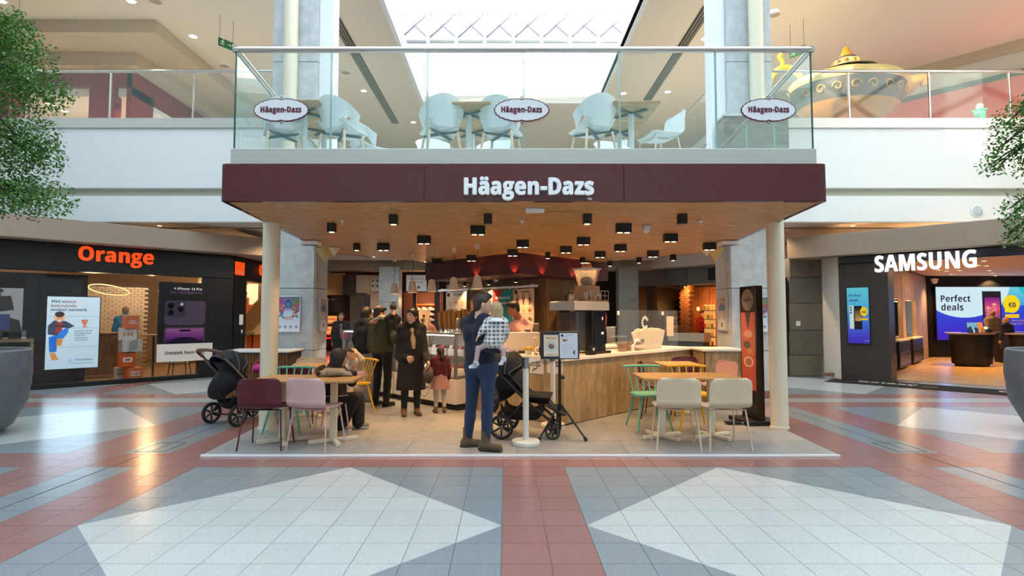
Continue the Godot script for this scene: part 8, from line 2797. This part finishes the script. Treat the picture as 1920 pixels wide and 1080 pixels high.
func hair(o: Node3D,style: String,col: Color,hp: Vector3,hb: Basis,hs: float,c: float) -> void:
	var low := 0.32 if style in ["long","bob","pony"] else 0.16
	var f := Field.new(hp - V(0.17,low,0.19) * hs,hp + V(0.17,0.22,0.19) * hs,c)
	var q := func(x: float,y: float,z: float) -> Vector3: return hp + hb * V(x,y,z) * hs
	match style:
		"short":
			f.egg(q.call(0,0.047,-0.022),V(0.082,0.088,0.096) * hs,hb,0.02)
			f.egg(q.call(0,0.10,0.035),V(0.066,0.035,0.065) * hs,hb,0.02)
			f.egg(q.call(0,-0.02,-0.06),V(0.068,0.06,0.045) * hs,hb,0.03)
			f.egg(q.call(0,-0.055,0.085),V(0.088,0.125,0.085) * hs,hb,0.015,true)
		"cap_short":
			f.egg(q.call(0,0.04,-0.025),V(0.083,0.09,0.096) * hs,hb,0.02)
			f.egg(q.call(0,-0.05,0.08),V(0.09,0.12,0.085) * hs,hb,0.015,true)
		"long":
			f.egg(q.call(0,0.04,-0.02),V(0.090,0.094,0.104) * hs,hb,0.02)
			for g: float in [-1.0,1.0]:
				f.cap(q.call(0.062 * g,0.04,-0.03),q.call(0.078 * g,-0.12,-0.055),0.030 * hs,0.030 * hs,0.03)
				f.cap(q.call(0.078 * g,-0.12,-0.055),q.call(0.082 * g,-0.27,-0.05),0.030 * hs,0.020 * hs,0.03)
			f.cap(q.call(0,0.0,-0.07),q.call(0,-0.27,-0.085),0.07 * hs,0.045 * hs,0.04)
			f.egg(q.call(0,-0.05,0.095),V(0.074,0.122,0.10) * hs,hb,0.012,true)
		"bob":
			f.egg(q.call(0,0.03,-0.02),V(0.094,0.100,0.108) * hs,hb,0.02)
			for k in 7:
				var a := -1.9 + k * 0.633
				f.cap(q.call(sin(a) * 0.070,0.0,-cos(a) * 0.075 - 0.005),q.call(sin(a) * 0.082,-0.125,-cos(a) * 0.082 - 0.005),0.034 * hs,0.020 * hs,0.02)
			f.egg(q.call(0,-0.04,0.10),V(0.066,0.11,0.08) * hs,hb,0.015,true)
		"pony":
			f.egg(q.call(0,0.04,-0.02),V(0.086,0.092,0.101) * hs,hb,0.02)
			f.cap(q.call(0,0.0,-0.09),q.call(0.0,-0.10,-0.12),0.045 * hs,0.04 * hs,0.03)
			f.cap(q.call(0.0,-0.10,-0.12),q.call(0.0,-0.22,-0.10),0.04 * hs,0.018 * hs,0.02)
			f.egg(q.call(0,-0.05,0.09),V(0.085,0.115,0.085) * hs,hb,0.015,true)
		"bun":
			f.egg(q.call(0,0.04,-0.02),V(0.086,0.092,0.101) * hs,hb,0.02)
			f.egg(q.call(0,0.135,-0.03),V(0.042,0.036,0.042) * hs,hb,0.012)
			f.egg(q.call(0,-0.05,0.09),V(0.085,0.115,0.085) * hs,hb,0.015,true)
		"hood":
			f.egg(q.call(0,0.035,-0.02),V(0.10,0.105,0.112) * hs,hb,0.02)
			f.egg(q.call(0,-0.06,-0.05),V(0.09,0.10,0.08) * hs,hb,0.03)
			f.egg(q.call(0,-0.03,0.12),V(0.068,0.10,0.085) * hs,hb,0.012,true)
	var s := S()
	f.mesh_into(s)
	part(o,"headscarf" if style == "hood" else "hair",s,M("hair_" + col.to_html(),col,0.55,0.0,"brush",6.0))
# garments: [kind,colour,part name,...]
func garment(o: Node3D,w: Array,j: Dictionary,s: float,c: float,hb: Basis) -> void:
	var kind: String = w[0]
	var m := M("cloth_" + str(w[2]) + (w[1] as Color).to_html(),w[1],0.85,0.0,w[5] if w.size() > 5 and w[5] is String else "cloth",w[6] if w.size() > 6 else 6.0)
	m.rim_enabled = true
	m.rim = 0.25
	var lo := V(9,9,9)
	var hi := -lo
	for k: String in j:
		lo = lo.min(j[k])
		hi = hi.max(j[k])
	lo -= Vector3.ONE * 0.22 * s
	hi += Vector3.ONE * 0.22 * s
	var a: float = w[3] if w.size() > 3 else 0.0
	var b: float = w[4] if w.size() > 4 else 1.0
	var sh := S()
	match kind:
		"top":   # a: looseness,b: share of the forearm covered (below 0: of the upper arm)
			lo.y = minf(j.pelvis.y,minf(j.l_wrist.y,j.r_wrist.y)) - 0.16 * s
			hi.y = maxf(j.neck.y,maxf(j.l_elbow.y,j.r_elbow.y)) + 0.14 * s
			var f := Field.new(lo,hi,c)
			trunk(f,j,s,0.014 + a,0.0)
			var hem: float = w[7] if w.size() > 7 else 0.10
			f.cut(Vector3.DOWN,-(j.pelvis.y - hem * s))
			for k: String in ["l","r"]:
				var sl: Vector3 = j[k + "_shoulder"]
				var el: Vector3 = j[k + "_elbow"]
				var wr: Vector3 = j[k + "_wrist"]
				if b <= 0.0:
					f.cap(sl,sl.lerp(el,-b),0.062 * s + a,0.060 * s + a,0.03 * s)
				else:
					f.cap(sl,el,0.058 * s + a,0.050 * s + a,0.04 * s)
					f.cap(el,el.lerp(wr,b),0.050 * s + a,0.038 * s + a * 0.6,0.02 * s)
			f.cap(j.neck,(j.neck as Vector3) + (j.head - j.neck).normalized() * 0.055 * s,0.064 * s + a * 0.4,0.060 * s + a * 0.3,0.03 * s)
			f.mesh_into(sh)
		"coat":  # long open-hemmed coat down to height b of the person
			var f := Field.new(lo,hi,c)
			trunk(f,j,s,0.026 + a,0.012)
			for k: String in ["l","r"]:
				var g := 1.0 if k == "l" else -1.0
				f.cap(j[k + "_shoulder"],j[k + "_elbow"],0.070 * s + a,0.064 * s + a,0.04 * s)
				f.cap(j[k + "_elbow"],(j[k + "_elbow"] as Vector3).lerp(j[k + "_wrist"],0.93),0.064 * s + a,0.050 * s + a,0.02 * s)
				f.cap(j.pelvis + V(0.075 * g,0.05,0) * s,V(j.pelvis.x + 0.105 * g * s,b - 0.1,j.pelvis.z),0.125 * s + a,0.15 * s + a,0.05 * s)
			f.cut(Vector3.DOWN,-b)
			f.cap(j.neck,(j.neck as Vector3) + V(0,0.05,-0.01) * s,0.075 * s,0.070 * s,0.02 * s)
			f.mesh_into(sh)
		"trousers":  # a: flare at the ankle
			hi.y = j.pelvis.y + 0.16 * s
			var f := Field.new(lo,hi,c)
			f.cap(j.l_hip,j.r_hip,0.105 * s,0.105 * s,0.05 * s)
			f.cap((j.pelvis as Vector3) + (j.l_hip - j.r_hip) * 0.35,(j.pelvis as Vector3) - (j.l_hip - j.r_hip) * 0.35,0.105 * s,0.105 * s,0.05 * s)
			for k: String in ["l","r"]:
				var hp: Vector3 = j[k + "_hip"]
				var kn: Vector3 = j[k + "_knee"]
				var an: Vector3 = j[k + "_ankle"]
				f.cap(hp,kn,0.096 * s + a * 0.2,0.062 * s + a * 0.5,0.04 * s)
				f.cap(kn,kn.lerp(an,0.35),0.062 * s + a * 0.5,0.060 * s + a * 0.7,0.02 * s)
				f.cap(kn.lerp(an,0.35),kn.lerp(an,1.02 * b),0.060 * s + a * 0.7,0.048 * s + a,0.02 * s)
			f.mesh_into(sh)
		"shoes":  # a: shaft height above the ankle
			for k: String in ["l","r"]:
				var an: Vector3 = j[k + "_ankle"]
				var to: Vector3 = j[k + "_toe"]
				var f := Field.new(an.min(to) - Vector3.ONE * 0.11 * s,an.max(to) + V(0.1,0.1 + a,0.1) * s,c * 0.6)
				var back := (an - to).normalized()
				back.y = 0
				f.cap(an + back * 0.045 * s + V(0,-0.035,0) * s,to,0.040 * s,0.036 * s,0.03 * s)
				f.cap(an + V(0,-0.02,0) * s,an + V(0,a,0) * s,0.050 * s,0.052 * s,0.03 * s)
				f.cut(Vector3.DOWN,-minf(an.y - 0.084 * s,to.y - 0.029 * s))
				f.cut(Vector3.UP,an.y + (a + 0.02) * s)
				var one := S()
				f.mesh_into(one)
				var sp := part(o,str(w[2]),one,m)
				var sole := S()
				var g := Field.new(an.min(to) - Vector3.ONE * 0.12 * s,an.max(to) + Vector3.ONE * 0.06 * s,c * 0.6)
				g.cap(an + back * 0.05 * s + V(0,-0.06,0) * s,to + V(0,-0.01,0) * s,0.043 * s,0.040 * s,0.02 * s)
				var fl := minf(an.y - 0.084 * s,to.y - 0.029 * s)
				g.cut(Vector3.DOWN,-fl)
				g.cut(Vector3.UP,fl + 0.022 * s)
				g.mesh_into(sole)
				part(sp,"sole",sole,M("sole_" + str(w[2]),w[5] if w.size() > 5 and w[5] is Color else C(60,50,44),0.7))
			return
		"tights":
			var f := Field.new(lo,hi,c * 0.8)
			f.cap(j.l_hip,j.r_hip,0.09 * s,0.09 * s,0.05 * s)
			for k: String in ["l","r"]:
				f.cap(j[k + "_hip"],j[k + "_knee"],0.085 * s,0.062 * s,0.03 * s)
				f.cap(j[k + "_knee"],j[k + "_ankle"],0.060 * s,0.045 * s,0.02 * s)
			f.mesh_into(sh)
		"skirt":  # pleated,from the waist to height b
			var y1: float = j.waist.y - 0.02 * s
			var sheet := func(u: float,v: float) -> Vector3:
				var r := lerpf(0.125,0.235,v) * s * (1.0 + 0.05 * v * sin(u * TAU * 18.0))
				return V(j.pelvis.x + cos(u * TAU) * r,lerpf(y1,b,v),j.pelvis.z + sin(u * TAU) * r * 0.86)
			sh.shell(sheet,108,6,0.006)
		"apron":
			var f := Field.new(lo,hi,c)
			trunk(f,j,s,0.026,0.0)
			f.cut(Vector3.UP,j.chest.y + 0.04 * s)
			f.cut(Vector3.DOWN,-(j.pelvis.y - 0.1 * s))
			f.cut(V(0,0,-1),0.03)
			f.mesh_into(sh)
			for g: float in [-1.0,1.0]:
				part(o,"apron_strap",S().tube(spline([j.chest + V(0.07 * g,0.03,0.125) * s,j.neck + V(0.075 * g,0.0,0.07) * s,j.neck + V(0.07 * g,0.03,-0.04) * s],4),0.007,6),m)
		"shirt_front":  # a strip showing in an open coat
			sh.sheet(func(u: float,v: float) -> Vector3:
				var top: Vector3 = (j.neck as Vector3) + V(0,-0.01,0.085) * s
				var bot: Vector3 = (j.pelvis as Vector3) + V(0.02,b,0.178) * s
				var mid: Vector3 = (j.chest as Vector3) + V(0.01,0,0.152) * s
				var p: Vector3 = top.lerp(mid,v * 2.0) if v < 0.5 else mid.lerp(bot,v * 2.0 - 1.0)
				return p + V((u - 0.5) * lerpf(0.15,0.045,v) * s,0,-absf(u - 0.5) * 0.05 * s),6,12)
	part(o,str(w[2]),sh,m)
func build_people() -> void:
	var black := C(24,23,25)
	var navy := C(26,38,62)
	var b := V(-0.29,PLAT,-6.1)
	var man := person("man in navy jumper, jeans and suede boots carrying a toddler, back turned",b,2.45,1.80,{
		"skin": C(214,166,142),"hair": ["short",C(62,46,38)],"cell": 0.012,"hand_cell": 0.0055,"turn": 1.80,"nod": 0.08,
		"p": {"head": at(905,572,6.05),"neck": at(896,594,6.1),"r_shoulder": at(918,604,5.95),"l_shoulder": at(874,606,6.22),"r_elbow": at(899,648,5.86),"r_wrist": at(938,656,5.86),"l_elbow": at(884,652,6.35),"l_wrist": at(925,645,6.25),
			"pelvis": at(902,681,6.1),"waist": at(899,658,6.1),"chest": at(898,622,6.1),"r_hip": at(915,688,6.05),"l_hip": at(889,688,6.15),"r_knee": at(914,756,6.02),"l_knee": at(884,757,6.2),"r_ankle": at(911,829,6.02),"l_ankle": at(877,823,6.22),"r_toe": at(936,839,5.97),"l_toe": at(898,830,6.24)},
		"r_curl": 0.5,"r_palm": V(0,1,0),"hide_hand": "l",
		"wear": [["top",navy,"jumper",0.006,0.95,"cloth",8.0,0.06],["trousers",C(34,54,88),"jeans",0.0,1.0,"cloud",5.0],["shoes",C(112,90,66),"boot",0.11,0.0]]})
	var tod := person("toddler in a checked blouse, pale tights and white shoes held by the man",at(925,700,5.84),2.75,0.86,{
		"child": 1.0,"skin": C(226,180,160),"hair": ["bob",C(188,158,118)],"cell": 0.009,"hand_cell": 0.0055,"turn": 2.7,"head_cell": 0.006,
		"p": {"head": at(932,580,5.84),"neck": at(931,598,5.85),"l_shoulder": at(916,604,5.84),"r_shoulder": at(944,604,5.84),"chest": at(929,616,5.85),"waist": at(928,632,5.85),"pelvis": at(926,641,5.85),"l_elbow": at(906,618,5.80),"l_wrist": at(900,626,5.80),"r_elbow": at(950,622,5.9),"r_wrist": at(948,634,5.95),
			"l_hip": at(918,645,5.84),"r_hip": at(935,646,5.86),"l_knee": at(897,652,5.82),"r_knee": at(944,656,5.80),"l_ankle": at(892,680,5.80),"r_ankle": at(944,672,5.78),"l_toe": at(882,688,5.80),"r_toe": at(938,682,5.76)},
		"wear": [["top",Color.WHITE,"blouse",0.014,0.9,"houndstooth",24.0,0.14],["tights",C(214,178,178),"tights"],["shoes",C(228,230,234),"trainer",0.021,0.0,C(236,236,236)]]})
	part(tod,"collar",S(tod.transform.affine_inverse() * Transform3D(Basis(),at(931,599,5.84))).lathe([W(0.045,0.03),W(0.075,0.012),W(0.10,-0.02),W(0.085,-0.022),W(0.05,0.0)],24),M("lace_white",C(226,228,228),0.8))
	for k in 3:
		part(tod,"shoe_stripe",S(tod.transform.affine_inverse() * Transform3D(Basis(Vector3.BACK,-0.5),at(886 + k * 3,682.5,5.757))).box(Z3,V(0.006,0.022,0.006),0.001),M("letter_black"))
	var ba := person("barista in pink polo shirt and dark apron leaning over behind the counter",V(0.33,0,-8.95),-1.15,1.78,{
		"skin": C(172,108,74),"hair": ["short",C(36,28,26)],"cell": 0.015,"turn": -1.35,"nod": 0.35,
		"p": {"head": at(962,580,8.75),"neck": at(975,599,8.85),"l_shoulder": at(963,612,8.72),"r_shoulder": at(991,610,9.05),"chest": at(978,622,8.9),"waist": at(985,648,8.95),"pelvis": at(988,662,8.98),"l_elbow": at(993,640,8.62),"l_wrist": at(992,661,8.50),"r_elbow": at(968,640,9.1),"r_wrist": at(950,650,9.0)},
		"wear": [["top",C(236,178,172),"polo_shirt",0.008,-0.75,"cloth",6.0,0.12],["trousers",black,"trousers"],["apron",C(62,54,54),"apron"],["shoes",black,"shoe",0.03]]})
	var w := V(-1.41,PLAT,-8.2)
	var wo := person("woman in a long black coat and tan boots looking sideways by the display case",w,0.30,1.57,{
		"skin": C(214,166,140),"hair": ["long",C(24,19,18)],"cell": 0.014,"hand_cell": 0.006,"head_cell": 0.0055,"turn": -0.30,"nod": 0.10,
		"p": {"r_elbow": at(747,668,8.2),"r_wrist": at(764,671,8.0),"l_elbow": at(797,663,8.15),"l_wrist": at(802,678,8.0)},
		"r_curl": 0.3,"r_palm": V(0,0,-1),"l_curl": 0.6,
		"wear": [["coat",black,"coat",0.0,0.37],["trousers",C(26,26,29),"trousers"],["shirt_front",C(206,176,138),"jumper",0.0,0.12],["shoes",C(142,98,60),"boot",0.09]]})
	var pouch := thing("fluffy_bag","pale fluffy bag hanging from the black-coated woman's hand","bag",at(803,692,7.95))
	part(pouch,"bag",S().ball(V(0,-0.08,0),V(0.075,0.13,0.05),16),M("fleece",C(190,172,160),0.95,0.0,"fine",8.0,1.0))
	part(pouch,"strap",S().tube(spline([V(-0.03,0.02,0),V(0,0.09,0),V(0.03,0.02,0)],5),0.008,6),M("fleece"))
	var gp := V((826 - SHIFT_X) * 8.4 / FOCAL,PLAT,-8.4)
	person("little girl in burgundy top and pleated pink skirt facing the display case",gp,3.45,1.06,{
		"child": 0.7,"skin": C(206,156,130),"hair": ["pony",C(52,34,28)],"cell": 0.011,"turn": 3.75,"hand_cell": 0.006,
		"wear": [["top",C(98,20,40),"top",0.004,0.95,"cloth",8.0,-0.02],["tights",C(226,206,190),"tights"],["skirt",C(196,146,142),"skirt",0.0,0.36],["shoes",C(150,108,66),"boot",0.05]]})
	var op := V((718 - SHIFT_X) * 8.98 / FOCAL,PLAT,-8.98)
	person("man in an olive parka and black trousers holding a small child, back turned",op,2.75,1.70,{
		"skin": C(190,140,112),"hair": ["short",C(34,26,24)],"cell": 0.015,"turn": 2.2,"nod": 0.2,
		"p": {"head": at(712,589,8.95),"neck": at(712,607,8.98),"r_elbow": at(742,636,8.75),"r_wrist": at(745,628,8.6),"l_elbow": at(696,650,9.1),"l_wrist": at(712,668,9.15)},
		"wear": [["top",C(72,70,40),"parka",0.026,0.95,"cloud",4.0,0.22],["trousers",black,"trousers",0.006],["shoes",black,"shoe",0.03]]})
	person("small child in black pinafore and white sleeves on the olive parka man's arm",at(737,655,8.80),3.3,0.92,{
		"child": 1.0,"skin": C(206,158,132),"hair": ["bun",C(48,34,28)],"cell": 0.011,"turn": 3.5,
		"p": {"head": at(737,578,8.78),"neck": at(737,592,8.8),"l_shoulder": at(727,597,8.8),"r_shoulder": at(746,598,8.8),"chest": at(737,606,8.82),"waist": at(738,620,8.82),"pelvis": at(739,630,8.82),"l_elbow": at(714,594,8.82),"l_wrist": at(700,601,8.86),"r_elbow": at(752,610,8.84),"r_wrist": at(752,622,8.9),"l_hip": at(732,633,8.8),"r_hip": at(745,633,8.8),"l_knee": at(722,638,8.95),"r_knee": at(752,640,8.95),"l_ankle": at(724,655,9.0),"r_ankle": at(752,658,9.0),"l_toe": at(722,661,8.95),"r_toe": at(753,664,8.95)},
		"wear": [["top",C(214,196,176),"blouse",0.006,0.95],["top",black,"pinafore",0.014,-0.05,"cloth",6.0,0.2],["tights",black,"tights"],["shoes",black,"shoe",0.03]]})
	person("person in black padded coat and loose grey trousers behind the olive parka man",V((688 - SHIFT_X) * 9.5 / FOCAL,PLAT,-9.5),2.6,1.62,{
		"hair": ["long",C(26,21,20)],"cell": 0.018,"turn": 2.4,
		"wear": [["top",black,"padded_coat",0.03,0.95,"cloud",5.0,0.28],["trousers",C(150,146,142),"trousers",0.05],["shoes",C(60,58,56),"shoe",0.03]]})
	var se := person("woman in black sitting beside the left table, leaning on it, hair down",V(-2.10,PLAT,-7.15),1.85,1.62,{
		"hair": ["bob",C(26,20,19)],"cell": 0.014,"hand_cell": 0.006,"turn": 2.1,"nod": 0.25,
		"p": {"head": at(636,671,7.0),"neck": at(627,690,7.02),"r_shoulder": at(618,700,6.92),"l_shoulder": at(640,696,7.22),"chest": at(626,712,7.05),"waist": at(628,734,7.1),"pelvis": at(630,746,7.12),"r_elbow": at(646,702,6.75),"r_wrist": at(667,702,6.72),"l_elbow": at(660,716,7.3),"l_wrist": at(668,704,7.15),
			"r_hip": at(632,751,7.03),"l_hip": at(638,749,7.2),"r_knee": at(664,746,7.02),"l_knee": at(672,746,7.22),"r_ankle": at(640,796,7.12),"l_ankle": at(672,791,7.2),"r_toe": at(655,803,7.1),"l_toe": at(688,797,7.2)},
		"wear": [["top",black,"jacket",0.016,0.95,"cloud",5.0,0.12],["trousers",C(30,29,30),"trousers",0.035],["shoes",C(176,160,144),"trainer",0.02,0.0,C(206,200,190)]]})
	person("girl in white sitting sideways on the yellow chair, hand to her head",V(-2.42,PLAT,-8.5),-0.8,1.25,{
		"child": 0.4,"skin": C(206,160,134),"hair": ["pony",C(50,36,30)],"cell": 0.013,"turn": -0.5,"tilt": 0.2,"nod": 0.2,
		"p": {"head": at(659,664,8.35),"neck": at(664,677,8.42),"l_shoulder": at(675,683,8.35),"r_shoulder": at(656,684,8.5),"chest": at(667,693,8.45),"waist": at(669,712,8.5),"pelvis": at(670,723,8.5),"l_elbow": at(679,675,8.2),"l_wrist": at(671,664,8.22),"r_elbow": at(650,697,8.3),"r_wrist": at(660,690,8.2),
			"l_hip": at(676,726,8.45),"r_hip": at(665,726,8.55),"l_knee": at(655,726,8.15),"r_knee": at(645,727,8.3),"l_ankle": at(658,765,8.1),"r_ankle": at(646,762,8.3),"l_toe": at(650,772,8.0),"r_toe": at(640,769,8.2)},
		"wear": [["top",C(222,206,186),"jumper",0.012,0.95],["trousers",C(206,196,182),"trousers",0.01],["shoes",C(206,200,196),"shoe",0.03]]})
	person("kiosk worker in a pink headscarf bending behind the display case",V(-1.42,0,-10.9),-0.9,1.58,{
		"hair": ["hood",C(206,130,126)],"cell": 0.018,"nod": 0.75,"lean": [0.45,0.0],"turn": -1.1,
		"wear": [["top",C(214,150,142),"shirt",0.012,0.9],["apron",C(70,58,58),"apron"],["trousers",black,"trousers"],["shoes",black,"shoe",0.03]]})
	person("dark-haired worker with bowed head behind the tasting card",V((790 - SHIFT_X) * 11.3 / FOCAL,0,-11.3),0.3,1.55,{
		"hair": ["cap_short",C(22,18,18)],"cell": 0.02,"nod": 0.5,
		"wear": [["top",C(196,140,134),"shirt",0.01,0.9],["trousers",black,"trousers"],["shoes",black,"shoe",0.03]]})
	person("dark-haired customer mostly hidden behind the black-coated woman's head",V((775 - SHIFT_X) * 11.7 / FOCAL,0,-11.7),2.6,1.66,{
		"hair": ["short",C(26,21,20)],"cell": 0.02,
		"wear": [["top",C(40,38,40),"jacket",0.02,0.95],["trousers",black,"trousers"],["shoes",black,"shoe",0.03]]})
	person("woman in open black coat and spotted top walking past the far shops",V((640 - SHIFT_X) * 14.5 / FOCAL,0,-14.5),0.25,1.56,{
		"skin": C(170,120,96),"hair": ["pony",C(30,24,22)],"cell": 0.02,"p": {},
		"wear": [["coat",black,"coat",0.0,0.42],["shirt_front",C(132,108,84),"top",0.0,0.0,"speck",9.0],["trousers",black,"trousers"],["shoes",black,"shoe",0.03]]})
	person("man in beige jacket and trousers with hands behind his back, far right shop",at(1864,674,18.3) * V(1,0,1),2.9,1.64,{
		"skin": C(180,110,84),"hair": ["cap_short",C(150,100,78)],"cell": 0.02,
		"p": {"l_wrist": at(1864,634,18.1),"r_wrist": at(1870,634,18.1),"l_elbow": at(1853,622,18.2),"r_elbow": at(1877,622,18.2)},
		"wear": [["top",C(134,112,92),"jacket",0.024,0.95,"cloud",4.0,0.16],["trousers",C(138,114,88),"trousers",0.012],["shoes",C(206,190,170),"trainer",0.02]]})
	person("fair-haired woman in a long navy coat with her back turned, far right shop",at(1890,681,17.2) * V(1,0,1),3.2,1.42,{
		"skin": C(206,160,130),"hair": ["cap_short",C(206,150,92)],"cell": 0.02,
		"wear": [["coat",C(24,30,66),"coat",0.0,0.45],["trousers",black,"trousers"],["shoes",black,"shoe",0.03]]})
	var f := west_frame()
	person("shop assistant in a bright blue shirt inside the left phone shop",f * V(-1.75,0,-2.6),3.6,1.72,{
		"hair": ["short",C(86,66,52)],"cell": 0.02,
		"wear": [["top",C(28,110,190),"shirt",0.012,0.9],["trousers",black,"trousers"],["shoes",black,"shoe",0.03]]})
	person("soap shop assistant in red behind the pale counter",at(1318,652,21.2) * V(1,0,1),0.2,1.66,{
		"hair": ["short",C(40,28,24)],"cell": 0.024,
		"wear": [["top",C(176,30,30),"shirt",0.014,0.9],["trousers",black,"trousers"],["shoes",black,"shoe",0.03]]})
const Z3 := Vector3.ZERO
func V(x: float, y: float, z: float) -> Vector3: return Vector3(x, y, z)
func W(x: float, y: float) -> Vector2: return Vector2(x, y)
func C(r: int, g: int, b: int) -> Color: return Color8(r, g, b)
